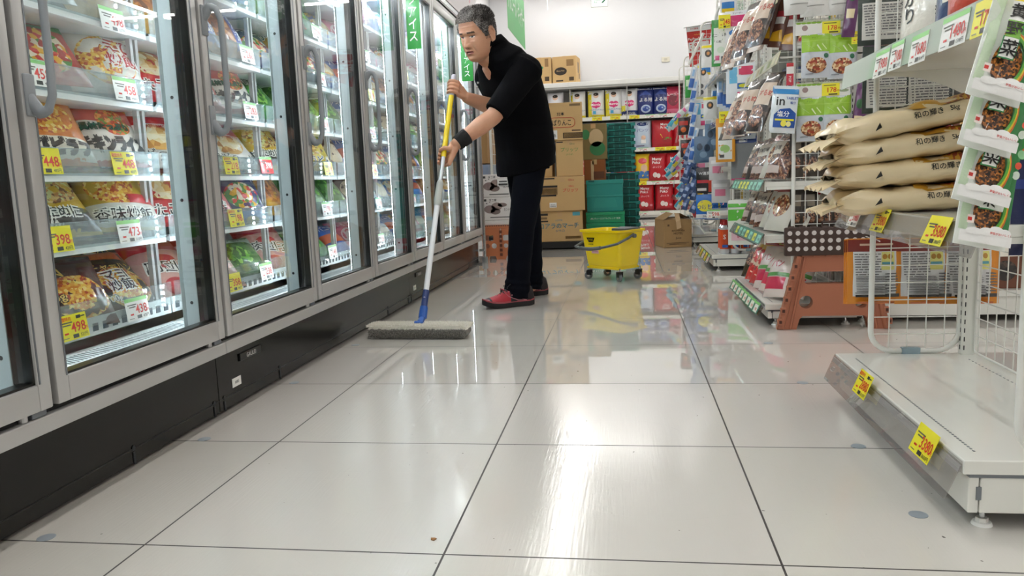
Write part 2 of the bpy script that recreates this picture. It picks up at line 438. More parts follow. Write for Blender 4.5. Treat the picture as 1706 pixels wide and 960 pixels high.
# ================================================================== upright glass-door freezers along the left
YS0, DP = 0.0, 0.71                       # door pitch along y
FX = -1.19                                # front plane of the doors
LIPZ = [0.42, 0.62, 0.80, 1.00, 1.20, 1.40, 1.60]     # top of each clear shelf lip
SHZ = [0.325] + [z-0.062 for z in LIPZ[1:]]           # product level of each shelf
INSIDE = mat('c9d3d6', 0.5); INSIDE_D = mat('59656b', 0.5); SHELFW = mat('dfe5e6', 0.35)
ordw = ['first', 'second', 'third', 'fourth', 'fifth', 'sixth', 'seventh', 'eighth', 'ninth']
def doorw(k): return ordw[k]+' freezer door from the front'
def make_freezer(i):
    y0 = YS0+i*3*DP; y1 = y0+3*DP
    t = thing('display_freezer', ['nearest upright glass-door freezer with black base, cut by left picture edge', 'middle upright glass-door freezer with black base, behind the mop head', 'farthest upright glass-door freezer with black base, beside the standing man'][i], 'freezer', (-1.7, y0, 0), 'glass door freezers in a row')
    a = MB()                                                      # insulated shell
    a.box((-2.08, y0+.001, .19), (-1.98, y1-.001, 1.93), INSIDE)
    a.box((-1.98, y0+.001, 1.80), (-1.24, y1-.001, 1.93), INSIDE)
    a.box((-1.98, y0+.001, .19), (-1.24, y1-.001, .235), INSIDE)
    for k in range(60):                                           # air slots of the back panel
        yy = y0+.05+k*(3*DP-.1)/59
        for z in (.30, .50, .70, .90, 1.10, 1.30):
            a.box((-1.981, yy-.005, z), (-1.978, yy+.005, z+.12), INSIDE_D)
    obj('insulated_body', a, t)
    a = MB(); a.box((-2.05, y0+.002, .012), (-1.235, y1-.002, .194), mat('060605', 0.25, coat=0.15, spec=.3))
    a.box((-1.2352, y0+.002, .046), (-1.2335, y1-.002, .049), BLACK)
    for yy in (y0+.03, y0+.42, y1-.42, y1-.03):                   # slotted screw channels
        a.box((-1.236, yy-.004, .008), (-1.2325, yy+.004, .04), DARK)
        a.disc((-1.2335, yy, .05), (0, 1, 0), (0, 0, 1), .007, .007, DARK)
    obj('base_panel', a, t)
    if i > 0:
        b = MB(); b.bbox((-1.236, y0+.14, .138), (-1.229, y0+.285, .163), BLACK, .002)
        b.text('GALILEI', (-1.229, y0+.2125, .1505), (0, 1, 0), (0, 0, 1), .014, mat('e8e8e8', .3, .5), maxw=.125)
        obj('maker_plate', b, t)
        b = MB(); b.box((-1.236, y0+.085, .066), (-1.2335, y0+.14, .094), WHITE)
        b.text('8382' if i == 1 else '8379', (-1.2335, y0+.1125, .08), (0, 1, 0), (0, 0, 1), .009, mat('555555'))
        obj('number_sticker', b, t)
    a = MB(); a.bbox((-1.27, y0+.001, .196), (-1.195, y1-.001, .233), ALU, .003)
    obj('lower_sill', a, t)
    a = MB(); a.box((-1.27, y0+.01, .2335), (-1.212, y1-.01, .246), mat('1a1a1a', .6))  # near-black bar paints the shade of the gap below the doors
    for j in range(3):
        yy = y0+(j+1)*DP
        a.bbox((-1.225, yy-.06, .234), (-1.198, yy-.02, .247), ALU_D, .002); a.cyl((-1.208, yy-.075, .234), (-1.208, yy-.075, .247), .009, ALU)
    obj('hinge_gap', a, t)
    a = MB(); a.bbox((-1.30, y0+.001, 1.852), (-1.197, y1-.001, 1.872), ALU, .003)
    a.bbox((-1.30, y0+.001, 1.872), (-1.205, y1-.001, 1.888), DARK, .002)
    a.bbox((-1.30, y0+.001, 1.888), (-1.192, y1-.001, 1.93), CHROME, .006)
    obj('upper_header', a, t)
    # ad canopy above the doors
    a = MB(); p = mat('f6eef2', .4)
    a.prism([(-1.25, 1.932), (-1.19, 1.932), (-1.15, 2.24), (-1.25, 2.24)], (0, y1-.001, 0), (1, 0, 0), (0, 0, 1), 3*DP-.002, p)
    rnd = random.Random(5+i)
    for k in range(46):
        s_ = rnd.random(); z = 1.96+s_*.26; x = -1.19+.04*(z-1.932)/.308
        yy = y0+.06+rnd.random()*2.0; r = rnd.uniform(.012, .035)
        a.disc((x, yy, z), (0, 1, 0), (.13, 0, .99), r, r*rnd.uniform(.7, 1), mat(rnd.choice(['e98fb0', 'f2b8cc', 'd9527f', 'c77ac0', 'f3d6e2'])), off=.001, n=10)
    obj('header_canopy', a, t)
    # inner mullions with their light strips
    for j in range(4):
        yb = y0+j*DP; ya, yc = yb-.045, yb+.045
        if j == 0: ya = yb+.001
        if j == 3: yc = yb-.001
        m_ = MB()
        m_.box((-1.285, ya, .245), (-1.247, yc, 1.80), mat('cfdde2', .35))
        m_.box((-1.2475, ya+.002, .245), (-1.245, yc-.002, 1.80), mat('121416', .35))
        for z in (.36, .66, .95, 1.25, 1.6):
            m_.disc((-1.266, ya, z), (1, 0, 0), (0, 0, 1), .005, .005, DARK)
        mu = obj('mullion', m_, t)
        em = mat('eef8ff', .4, emit=LED_POWER)
        for e in ((ya, 1), (yc, -1)):
            if (j == 0 and e[1] > 0) or (j == 3 and e[1] < 0): continue
            l = MB(); w0 = e[0]-.003*e[1]; w1 = e[0]+.006*e[1]
            l.box((-1.2935, min(w0, w1), .27), (-1.2857, max(w0, w1), 1.78), mat('e4eef2', .4))
            for k in range(76):
                z = .275+k*1.5/76
                l.box((-1.2920, min(w0, w1)-.0007, z), (-1.2870, max(w0, w1)+.0007, z+.011), em)
            l.box((-1.2868, min(e[0], e[0]-.017*e[1]), .255), (-1.2855, max(e[0], e[0]-.017*e[1]), 1.79), mat('cfdde2', .35))  # added fin, shields the diodes from view in the nearer doors
            obj('light_strip', l, mu)
    a = MB(); a.box((-1.335, y0+.09, 1.765), (-1.30, y1-.09, 1.795), mat('f4faff', .4, emit=LED_POWER*.8)); obj('top_light', a, t)
    # air grille and lower inner panel
    a = MB(); W_ = mat('e9efef', .4)
    a.prism([(-1.262, .236), (-1.268, .272), (-1.30, .286), (-1.372, .300), (-1.372, .236)], (0, y1-.002, 0), (1, 0, 0), (0, 0, 1), 3*DP-.004, W_)
    for k in range(150):
        yy = y0+.02+k*(3*DP-.04)/149
        a.add([(-1.306, yy-.003, .2885), (-1.306, yy+.003, .2885), (-1.344, yy+.005, .2955), (-1.344, yy-.001, .2955)], [(0, 1, 2, 3)], INSIDE_D)
    obj('air_grille', a, t)
    # bottom basket front with square holes, then shelves
    a = MB(); a.box((-1.95, y0+.004, .300), (-1.36, y1-.004, .325), SHELFW)
    a.box((-1.366, y0+.004, .30), (-1.36, y1-.004, .372), W_)
    for k in range(54):
        yy = y0+.03+k*(3*DP-.06)/53
        a.box((-1.36, yy-.010, .336), (-1.3585, yy+.010, .356), mat('46525a', .6))
    a.box((-1.352, y0+.01, .352), (-1.348, y1-.01, .42), ACRYL)
    sh = obj('shelf', a, t)
    for lz in LIPZ[1:]:
        for j in range(3):
            ya, yb = y0+j*DP+.01, y0+(j+1)*DP-.01
            a = MB(); zs = lz-.065
            a.bbox((-1.95, ya, zs-.014), (-1.352, yb, zs), SHELFW, .003)
            a.box((-1.354, ya, zs-.016), (-1.350, yb, zs+.004), mat('f4f8f8', .3))
            for q in range(18):
                yy = ya+.03+q*(yb-ya-.06)/17
                a.box((-1.93, yy-.003, zs), (-1.40, yy+.003, zs+.002), INSIDE_D)
            s_ = obj('shelf', a, t)
            b = MB(); b.box((-1.350, ya, zs-.002), (-1.3475, yb, lz), ACRYL_L)
            b.box((-1.350, ya, lz-.003), (-1.343, yb, lz), ACRYL_L)
            b.box((-1.38, yb-.003, zs-.002), (-1.348, yb, lz), ACRYL)
            obj('shelf_lip', b, s_)
    for j in range(1, 4):
        yy = y0+j*DP-(.021 if j == 3 else 0)
        a = MB()
        for x, dy in ((-1.39, -.012), (-1.39, .012), (-1.90, 0)):
            a.box((x-.007, yy+dy-.006, .30), (x+.007, yy+dy+.006, 1.79), ALU)
        obj('shelf_upright', a, t)
    if i == 2:
        a = MB(); a.bbox((-2.08, y1, .02), (-1.235, y1+.03, 1.93), mat('c9c9c9', .4), .003)
        obj('end_panel', a, t)
        a = MB(); a.tube([(-1.19, y1+.06, .0), (-1.19, y1+.06, 1.93)], .013, CHROME, n=12); a.cyl((-1.19, y1+.06, 0), (-1.19, y1+.06, .05), .025, mat('9fa3a6', .3, .6))
        a.box((-1.24, y1+.03, .10), (-1.19, y1+.055, .12), CHROME); a.box((-1.24, y1+.03, 1.7), (-1.19, y1+.055, 1.72), CHROME)
        obj('corner_guard', a, t)
    # doors
    for j in range(3):
        k = i*3+j; ya, yb = y0+j*DP+.008, y0+(j+1)*DP-.008; z0, z1 = .247, 1.848
        a = MB(); st = .036; sb = .056
        for A, B in (((-1.232, ya, z0), (FX, ya+st, z1)), ((-1.232, yb-st, z0), (FX, yb, z1)), ((-1.232, ya+st-.001, z0), (FX, yb-st+.001, z0+sb)), ((-1.232, ya+st-.001, z1-.052), (FX, yb-st+.001, z1))):
            a.bbox(A, B, ALU, .004)
        a.box((FX-.001, ya+st-.007, z0+sb), (FX+.001, ya+st-.003, z1-.05), ALU_D)
        a.box((FX-.001, yb-st+.003, z0+sb), (FX+.001, yb-st+.007, z1-.05), ALU_D)
        for z in (.262, .285, .815, .845):
            a.disc((-1.21, ya, z), (1, 0, 0), (0, 0, 1), .005, .005, DARK)
        d = obj('glass_door', a, t, smooth=30)
        g = MB()
        for A, B in (((-1.228, ya+st, z0+sb), (-1.196, ya+st+.006, z1-.052)), ((-1.228, yb-st-.006, z0+sb), (-1.196, yb-st, z1-.052)), ((-1.228, ya+st, z0+sb), (-1.196, yb-st, z0+sb+.005)), ((-1.228, ya+st, z1-.058), (-1.196, yb-st, z1-.052))):
            g.box(A, B, BLACK)
        obj('gasket', g, d)
        g = MB(); g.box((-1.212, ya+st, z0+sb), (-1.206, yb-st, z1-.052), GLASS); obj('glass_pane', g, d)
        h = MB(); yh = ya+.020; H0, H1 = .845, 1.212
        pts = [(FX-.003, yh, H0+.035), (FX+.022, yh, H0+.006), (FX+.040, yh, H0+.012), (FX+.052, yh, H0+.040), (FX+.054, yh, H0+.09), (FX+.054, yh, H1-.09), (FX+.052, yh, H1-.040), (FX+.040, yh, H1-.012), (FX+.022, yh, H1-.006), (FX-.003, yh, H1-.035)]
        P = []
        for q in range(len(pts)-1):
            for s_ in range(4): P.append(V(pts[q]).lerp(V(pts[q+1]), s_/4))
        P.append(V(pts[-1]))
        h.tube(P, [.0068+.0048*max(0, 1-min(q_, len(P)-1-q_)/9) for q_ in range(len(P))], GREYP, n=10, flat=1.35, up=(0, 1, 0))
        h.bbox((FX-.002, yh-.014, H0), (FX+.006, yh+.014, H0+.085), GREYP, .003); h.bbox((FX-.002, yh-.014, H1-.085), (FX+.006, yh+.014, H1), GREYP, .003)
        obj('door_handle', h, d, smooth=50)
    return t
for i in range(3): make_freezer(i)
# ================================================================== packaged goods and price tags
def bulge(w, h, t, seed=0, wr=0.0012):
    r = random.Random(seed); ph = [r.uniform(0, 6.28) for _ in range(6)]; fr = [r.uniform(30, 90) for _ in range(6)]
    def Z(u, v):
        a = min(1, abs(2*u/w)); b = min(1, abs((2*v-h)/h))
        e = (max(0, 1-a**2.6)**.75)*(max(0, 1-b**3.2)**.75)
        ws = sin(u*fr[0]+v*fr[1]+ph[0])+sin(-u*fr[2]+v*fr[3]+ph[1])+.7*sin(u*fr[4]*1.7+ph[2])
        return t*e+wr*ws*min(1, 3*e+.25)
    return Z
def pack(w, h, t, base, art=(), seed=0, seal=.03, back=None, nu=12, nv=14, wr=0.0012, zigzag=False):
    """a filled pouch: x across, y up from its lower seam, z to the front"""
    mb = MB(); Z = bulge(w, h-2*seal*h, t, seed, wr); sh = seal*h
    def P(u, v):
        vv = v-sh
        z = Z(u, vv) if 0 <= vv <= h-2*sh else Z(u, 0 if vv < 0 else h-2*sh)*.4
        return (u, v, z+.0008)
    r = random.Random(seed+1)
    g = [[P(-w/2+w*i/nu, h*j/nv) for i in range(nu+1)] for j in range(nv+1)]
    jx = [r.uniform(-.012, .012)*w for _ in range(nv+1)]
    F = [p for row in g for p in row]; B = [(p[0], p[1], -max(.0008, (p[2]-.0008)*.55)-.0006) for p in F]
    n = len(F); W_ = nu+1; fs = []; fb = []
    for j in range(nv):
        for i in range(nu):
            a = j*W_+i; fs.append((a, a+1, a+W_+1, a+W_)); fb.append((n+a, n+a+W_, n+a+W_+1, n+a+1))
    ed = [i for i in range(W_)]+[j*W_+nu for j in range(1, nv+1)]+[nv*W_+i for i in range(nu-1, -1, -1)]+[j*W_ for j in range(nv-1, 0, -1)]
    k = len(ed)
    fe = [(ed[(i+1) % k], ed[i], n+ed[i], n+ed[(i+1) % k]) for i in range(k)]
    bm_ = film(base) if isinstance(base, str) else base
    mb.add(F+B, fs+fb+fe, bm_)
    lay = [0.0]
    def D(fx, fy, o): u, v = fx*w, fy*h; p = P(u, v); return (u, v, p[2]+o)
    for e in art:
        lay[0] += .00035; o = .0007+lay[0]; kd = e[0]
        m = film(e[-1]) if isinstance(e[-1], str) else e[-1]
        if kd == 'r':
            _, x0, y0, x1, y1, _m = e; nx = max(2, int((x1-x0)*nu)+1)*1; ny = max(2, int((y1-y0)*nv)+1)
            vs = [D(x0+(x1-x0)*i/nx, y0+(y1-y0)*j/ny, o) for j in range(ny+1) for i in range(nx+1)]
            mb.add(vs, [(j*(nx+1)+i, j*(nx+1)+i+1, (j+1)*(nx+1)+i+1, (j+1)*(nx+1)+i) for j in range(ny) for i in range(nx)], m)
        elif kd == 'p' and len(e[1]) == 4:
            A, B_, C_, D_ = [V(q) for q in e[1]]; ns = 2 if max((A-C_).length, (B_-D_).length) < .2 else 7
            vs = []
            for j in range(ns+1):
                for i in range(ns+1):
                    q = A.lerp(B_, i/ns).lerp(D_.lerp(C_, i/ns), j/ns); vs.append(D(q.x, q.y, o))
            mb.add(vs, [(j*(ns+1)+i, j*(ns+1)+i+1, (j+1)*(ns+1)+i+1, (j+1)*(ns+1)+i) for j in range(ns) for i in range(ns)], m)
        elif kd == 'p':
            vs = [D(x, y, o) for x, y in e[1]]; mb.add(vs, [tuple(range(len(vs)))], m)
        elif kd == 'e':
            _, cx, cy, rx, ry, _m = e; N = 20; vs = [D(cx, cy, o)]
            for q in (.5, 1): vs += [D(cx+rx*q*cos(2*PI*a/N), cy+ry*q*sin(2*PI*a/N), o) for a in range(N)]
            fs_ = [(0, 1+a, 1+(a+1) % N) for a in range(N)]+[(1+a, 1+N+a, 1+N+(a+1) % N, 1+(a+1) % N) for a in range(N)]
            mb.add(vs, fs_, m)
        elif kd in ('t', 'o'):          # text, outlined text
            s_, cx, cy, th = e[1], e[2], e[3], e[4]; rot = radians(e[5]) if len(e) > 6 else 0; mw = e[6] if len(e) > 7 else .92
            vs0, f0, tw, hh = glyphs(s_); kx = ky = th*h/hh
            if tw*kx > mw*w: kx = mw*w/tw
            m = ink(e[-1]) if isinstance(e[-1], str) else e[-1]
            def put(dx, dy, mm, oo):
                vs = []
                for x, y in vs0:
                    X, Y = x*kx, y*ky; X, Y = X*cos(rot)-Y*sin(rot), X*sin(rot)+Y*cos(rot)
                    vs.append(D((X+dx)/w+cx, (Y+dy)/h+cy, oo))
                mb.add(vs, f0, mm)
            if kd == 'o':
                q = th*h*.07
                for dx, dy in ((q, q), (-q, q), (q, -q), (-q, -q)): put(dx, dy, ink('f7f5ee' if e[-1] in ('111111', '1a1a1a', 'b01020', 'c01818', '2a2030') else '15110f'), o)
                lay[0] += .0003; o += .0003
            put(0, 0, m, o)
    return mb
_PM = {}
def pack_mesh(key, *a, **k):
    if key not in _PM: _PM[key] = pack(*a, **k).mesh('pack_'+key, smooth=60)
    return _PM[key]

FD = {'rice': food('rice', ['f0c34a', 'd98a24', 'f6dc86', 'b5461a', 'e7a63c'], 130), 'chk': food('chk', ['e06a2a', 'c43c18', 'f0a050', '6e8a2a', 'b83010'], 120),
      'kara': food('kara', ['b5682a', '8e4718', 'd08b45', '6f3512'], 55), 'gyo': food('gyo', ['efd9a4', 'd9a65a', 'b97a30', 'f3e6c4'], 45),
      'green': food('green', ['3f7a22', '6fae3a', '2c5a18', '9acb5c'], 60), 'noodle': food('noodle', ['e9c77a', 'c98b3c', '7a4a1c', 'd8e09a'], 100),
      'nut': food('nut', ['8a5230', 'b88052', '5f321c', 'e3c79b', '9a3a26'], 110), 'mix': food('mix', ['d93b30', 'f2b632', '4c8a36', 'f6e8d0'], 60),
      'squid': food('squid', ['6b4030', '8f5d42', '4e2a20', 'b0876a', '2f1a14'], 120), 'hijiki': food('hijiki', ['4a2d17', 'a9652a', 'd98a3a', '2a1a10', '7e4a1e'], 300),
      'dark': food('dark', ['1d1a1a', '3a302c', '2a2422', '54443a'], 60), 'cand': food('cand', ['c81c20', 'e8383a', '9c1016', 'f4d9c0'], 45)}
# kind: (look words, width, height, bulge, base, art)
KIND = {
 'chicken_rice': ('red and white chicken rice bag', .215, .215, .03, 'c22a20', [('r', -.5, .04, .5, .62, 'efe6dc'), ('e', .12, .62, .24, .22, FD['chk']), ('r', -.5, .86, .5, .96, 'd8a030'), ('o', 'チキンライス', 0, .27, .22, 0, .9, '15130f'), ('o', '具材たっぷり', -.05, .53, .11, 0, .7, '1f6a4a')]),
 'pilaf': ('orange shrimp pilaf bag', .21, .215, .03, 'd97a22', [('e', .0, .62, .36, .26, FD['rice']), ('r', -.5, .04, .5, .32, 'f0ead8'), ('o', 'えびピラフ', 0, .2, .2, 0, .9, '14130f'), ('t', 'N', -.36, .86, .09, 'b01020')]),
 'yakimeshi': ('white and orange fried rice bag', .21, .22, .032, 'e9e2d6', [('e', .04, .42, .40, .34, FD['rice']), ('r', -.5, .80, -.25, .97, 'b8231c'), ('t', 'N', -.38, .88, .09, 'ffffff'), ('o', 'えび\n炒飯', .24, .52, .42, 0, .5, 'b01020')]),
 'cha_han': ('black fried rice bag', .215, .25, .034, '15120f', [('p', [(-.5, .80), (.5, .74), (.5, .94), (-.5, .97)], 'd8601e'), ('e', .06, .33, .40, .29, FD['rice']), ('o', 'ザ チャーハン', 0, .62, .13, 0, .85, 'f0d070'), ('o', 'マヨ\n炒飯', .02, .40, .30, 0, .45, '2a2030'), ('t', '500g', -.22, .15, .10, 'f2efe6')]),
 'gyoza_rice': ('dark brown fried rice bag', .21, .24, .034, '3a1c10', [('e', .1, .34, .38, .28, FD['rice']), ('o', 'MEN', -.2, .62, .14, 20, .5, 'e8c860'), ('o', '450g', -.2, .3, .13, 15, .5, 'f0d070'), ('r', -.5, .86, 0, .97, 'a02018')]),
 'udon': ('yellow and black noodle bag', .21, .21, .028, 'd8b020', [('e', 0, .66, .42, .24, FD['noodle']), ('r', -.5, .04, .5, .36, '24201c'), ('o', 'かために\nめん', -.05, .22, .3, 0, .85, '111111')]),
 'yakisoba': ('yellow noodle bag with green strip', .21, .21, .028, 'dcc040', [('e', 0, .62, .42, .28, FD['noodle']), ('r', -.5, .82, .5, .9, '3b8a34'), ('o', '皿うどん', 0, .2, .2, 0, .9, '1a1a1a')]),
 'kakuni': ('yellow and dark fried rice bag', .21, .21, .03, 'caa83a', [('e', 0, .62, .42, .28, FD['rice']), ('r', -.5, .04, .5, .36, 'd8d2c8'), ('o', '香味炒飯', 0, .2, .2, 0, .9, '1a1a1a'), ('r', .1, .36, .5, .5, 'b01c20')]),
 'karaage': ('gold fried chicken bag', .2, .23, .035, 'b98a2c', [('e', 0, .36, .42, .30, FD['kara']), ('o', 'から揚げ', 0, .75, .18, 0, .9, '111111')]),
 'gyoza': ('white and red dumpling bag', .205, .22, .03, 'e9e4de', [('r', -.5, .68, .5, .97, 'bf1f25'), ('e', -.1, .44, .34, .22, FD['gyo']), ('o', 'ギョーザ', 0, .16, .18, 0, .9, '111111'), ('t', 'AJINOMOTO', .05, .62, .07, 'b01020')]),
 'chicken_meat': ('pinkish white bag of frozen chicken', .22, .26, .04, 'd8a498', [('r', -.5, .72, .5, .97, 'b81c22'), ('e', -.05, .52, .2, .12, 'c23a3a'), ('o', '肉団子', 0, .42, .2, -10, .8, '1a1a1a'), ('e', -.1, .15, .16, .1, 'a8202a')]),
 'takoyaki': ('red octopus ball bag', .205, .215, .03, 'b8252a', [('e', 0, .6, .38, .24, FD['gyo']), ('o', 'たこ焼', 0, .22, .2, 0, .85, '111111')]),
 'edamame': ('green soybean bag', .19, .22, .03, '3f8b3a', [('e', 0, .42, .38, .3, FD['green']), ('o', '枝豆', 0, .76, .18, 0, .7, 'f4f4e0')]),
 'broccoli': ('clear bag of green broccoli', .2, .22, .036, '4f7a3a', [('e', 0, .46, .42, .38, FD['green']), ('r', -.5, .78, .5, .97, 'd8e8d8'), ('t', 'ブロッコリー', 0, .87, .1, '1f6a2a')]),
 'potato': ('blue potato fries bag', .2, .22, .032, '2450a0', [('e', 0, .36, .4, .28, FD['gyo']), ('o', 'ポテト', 0, .76, .18, 0, .85, 'f6d040')]),
 'bread': ('clear bag of brown rolls', .21, .24, .045, FD['kara'], [('r', .12, .05, .5, .95, '3450a8'), ('t', stack_text('北海道'), .3, .5, .6, 'ffffff')]),
 'squid_ring': ('navy seafood mix bag', .2, .21, .03, '1f2c5c', [('e', 0, .4, .38, .26, FD['mix']), ('o', 'シーフード', 0, .76, .16, 0, .9, 'ffffff')]),
 'pizza': ('red and green pizza pack', .22, .2, .018, 'b02a20', [('e', 0, .5, .4, .38, FD['mix']), ('r', -.5, .86, .5, .97, '2c7a3a')]),
 'bento': ('red boxed lunch side pack', .19, .2, .022, 'c43a30', [('r', -.4, .1, .4, .5, FD['mix']), ('o', 'お弁当', 0, .72, .2, 0, .8, 'ffffff')]),
 'ice_bag': ('white and blue ice bar bag', .19, .22, .03, 'dfe9f2', [('r', -.5, .6, .5, .97, '2f6ab8'), ('e', 0, .35, .3, .2, 'f4f0e0'), ('t', 'アイス', 0, .78, .16, 'ffffff')]),
 'ice_choc': ('brown chocolate ice cream bag', .19, .22, .03, '5a3020', [('e', 0, .4, .36, .26, 'e8d4b0'), ('t', 'チョコ', 0, .8, .14, 'f6e0a0')]),
 'ice_berry': ('pink strawberry ice cream bag', .19, .22, .03, 'e07a98', [('e', 0, .4, .34, .26, 'f8e8ec'), ('t', 'いちご', 0, .8, .14, 'ffffff')]),
 'ice_tub': ('blue and red ice tub stack bag', .19, .22, .035, '3a68b8', [('r', -.5, .3, .5, .55, 'd8603a'), ('t', 'バニラ', 0, .75, .16, 'ffffff')]),
}
for k_, v_ in KIND.items():
    pack_mesh(k_, v_[1], v_[2], v_[3], v_[4], v_[5], seed=len(k_)*7+ord(k_[0]))
SHW = ['bottom', 'second', 'third', 'fourth', 'fifth', 'sixth', 'seventh']
LAY = {                                    # freezer goods, shelf by shelf: door index -> {shelf: [near, middle, far]}
 2: {0: ['gyoza_rice', 'gyoza_rice', 'cha_han'], 1: ['udon', 'udon', 'kakuni'], 2: ['pilaf', 'pilaf', 'chicken_rice'], 3: ['karaage', 'pizza', 'yakimeshi'], 4: ['karaage', 'yakimeshi', 'karaage']},
 3: {0: ['chicken_meat', 'chicken_meat', 'broccoli'], 1: ['takoyaki', 'takoyaki', 'squid_ring'], 2: ['gyoza', 'gyoza', 'gyoza'], 3: ['takoyaki', 'takoyaki', 'chicken_rice'], 4: ['karaage', 'bread', 'bread'], 5: ['squid_ring', 'bread', 'potato']},
 4: {0: ['chicken_meat', 'broccoli', 'edamame'], 1: ['karaage', 'edamame', 'broccoli'], 2: ['udon', 'bento', 'yakisoba'], 3: ['edamame', 'broccoli', 'edamame'], 4: ['squid_ring', 'karaage', 'squid_ring'], 5: ['broccoli', 'pizza', 'edamame'], 6: ['pizza', 'bento', 'edamame']},
}
_pool = ['ice_bag', 'ice_choc', 'ice_berry', 'ice_tub', 'squid_ring', 'broccoli', 'potato', 'bread', 'ice_bag']
R_ = random.Random(11)
side3 = ['near', 'middle', 'far']
for dk in range(1, 9):
    for sh in range(7):
        zs = SHZ[sh]; dist = math.hypot(1.36, (dk+1)*DP)
        if zs > .676+.238*dist+.03: continue
        kinds = LAY.get(dk, {}).get(sh) or [R_.choice(_pool if dk > 4 else list(KIND)[:14]) for _ in range(3)]
        rows = 2 if dk in (2, 3) else 1
        for q in range(3):
            kd = kinds[q]; w = KIND[kd][1]
            for row in range(rows):
                yy = (dk*DP)+.128+q*.228+R_.uniform(-.008, .008)
                lean = radians(R_.uniform(46, 58)) if sh != 0 else radians(R_.uniform(38, 46))
                if row: lean *= .8
                n_ = V((sin(lean+.25), R_.uniform(-.18, .02), cos(lean+.25))) if False else V((cos(PI/2-lean), R_.uniform(-.45, -.15), sin(PI/2-lean)))
                x_ = -1.395-.105*row; z_ = zs+.010+.045*row
                M = frame((x_, yy, z_+.012), n_, roll=R_.uniform(-.06, .06))
                lab = '%s, %s shelf up, %s door from left, %s%s' % (KIND[kd][0], SHW[sh], ordw[dk-1], side3[q], ' rear' if row else '')
                inst(_PM[kd], 'frozen_food_bag' if dk < 5 else 'ice_cream_bag', lab, 'frozen food' if dk < 5 else 'ice cream', M, 'frozen goods behind the glass doors')

# ------------------------------------------------------------------ price tags
_TG = {}
def tag_mesh(price, col='w', w=.10, h=.062, sub=None, sale=False, unit='円'):
    key = (price, col, w, h, sale)
    if key in _TG: return _TG[key]
    mb = MB(); base = {'w': 'f3f3ee', 'y': 'efe52a', 'g': 'e9f3e6', 'r': 'd92a2a'}[col]
    mb.box((-w/2, -h/2, -.0008), (w/2, h/2, 0), mat(base, .35, coat=.4))
    U, Vv = (1, 0, 0), (0, 1, 0)
    if col != 'y': mb.rect((0, h*.42, 0), U, Vv, w, h*.16, ink('8fd07a'), .0003)
    red = ink('cc2418') if col != 'r' else ink('ffffff')
    mb.text(price, (w*.16, -h*.02, 0), U, Vv, h*.40, red, maxw=w*.56, off=.0008)
    if w > .04:
        mb.text(unit, (w*.44, -h*.14, 0), U, Vv, h*.14, red, off=.0008)
        mb.rect((w*.02, -h*.37, 0), U, Vv, w*.20, h*.15, ink('2a2a26'), .0006)
        mb.text(str(int(int(price)*1.08))+'円', (w*.31, -h*.37, 0), U, Vv, h*.15, ink('2a2a26'), maxw=w*.3, off=.0008)
        mb.rect((-w*.32, -h*.40, 0), U, Vv, w*.2, h*.03, ink('6a6a60'), .0006)
        mb.rect((-w*.28, -h*.22, 0), U, Vv, w*.14, h*.07, ink('cc2418'), .0006)
        if sale:
            mb.text('期間特売', (-w*.26, h*.35, 0), U, Vv, h*.17, ink('cc2418'), maxw=w*.44, off=.0009)
            mb.rect((w*.22, h*.36, 0), U, Vv, w*.16, h*.13, ink('2a2a26'), .0006)
            mb.rect((w*.38, h*.36, 0), U, Vv, w*.14, h*.05, ink('2a2a26'), .0006)
        for q in range(2): mb.rect((-w*.22, h*(.20-.10*q), 0), U, Vv, w*(.40-.12*q), h*.05, ink('55554c'), .0006)
    _TG[key] = mb.mesh('tag_'+price)
    return _TG[key]
def put_tag(price, col, o, n, lab, w=.10, h=.062, up=(0, 0, 1), sale=False, group='price tags', roll=0):
    return inst(tag_mesh(price, col, w, h, sale=sale), 'price_tag', lab, 'price tag', frame(o, n, up, roll), group)
cn = {'y': 'yellow', 'w': 'white', 'r': 'red'}
tags = [(1.965, 1.15, '498', 'w', 0), (1.665, .975, '458', 'w', 0), (1.99, .972, '458', 'w', 0), (1.66, .773, '448', 'y', 0), (1.95, .772, '448', 'y', 1),
        (1.668, .588, '398', 'y', 0), (1.943, .588, '473', 'w', 0), (1.686, .372, '498', 'y', 1), (1.94, .375, '438', 'w', 0),
        (2.72, 1.175, '268', 'w', 0), (2.71, .975, '283', 'w', 0), (2.535, .775, '218', 'y', 1), (2.80, .780, '398', 'r', 0), (2.535, .595, '198', 'y', 1), (2.73, .385, '238', 'w', 0), (2.48, .375, '358', 'y', 0)]
for y, z, p, c, s_ in tags:
    put_tag(p, c, (-1.3415, y, z-.006), (1, 0, .12), '%s price tag reading %s, %s shelf up, %s door from left, %s' % (cn[c], p, SHW[min(range(7), key=lambda q: abs(LIPZ[q]-z-.03))], ordw[1 if y < 2.2 else 2], 'near end' if (y % .71) < .4 else 'far end'), sale=bool(s_), group='price tags on the freezer shelf lips')
for dk in range(4, 9):
    for sh in range(7):
        if LIPZ[sh] > .676+.235*math.hypot(1.36, dk*DP): continue
        for q in range(2):
            p = R_.choice(['128', '148', '178', '198', '218', '258', '298', '318']); c = 'y' if R_.random() < .35 else 'w'
            put_tag(p, c, (-1.3415, dk*DP+.22+.34*q+R_.uniform(-.04, .04), LIPZ[sh]-.032), (1, 0, .12), '%s price tag reading %s, %s shelf up, %s door from left, %s end' % (cn[c], p, SHW[sh], ordw[dk-1], side3[q*2]), group='price tags on the freezer shelf lips')
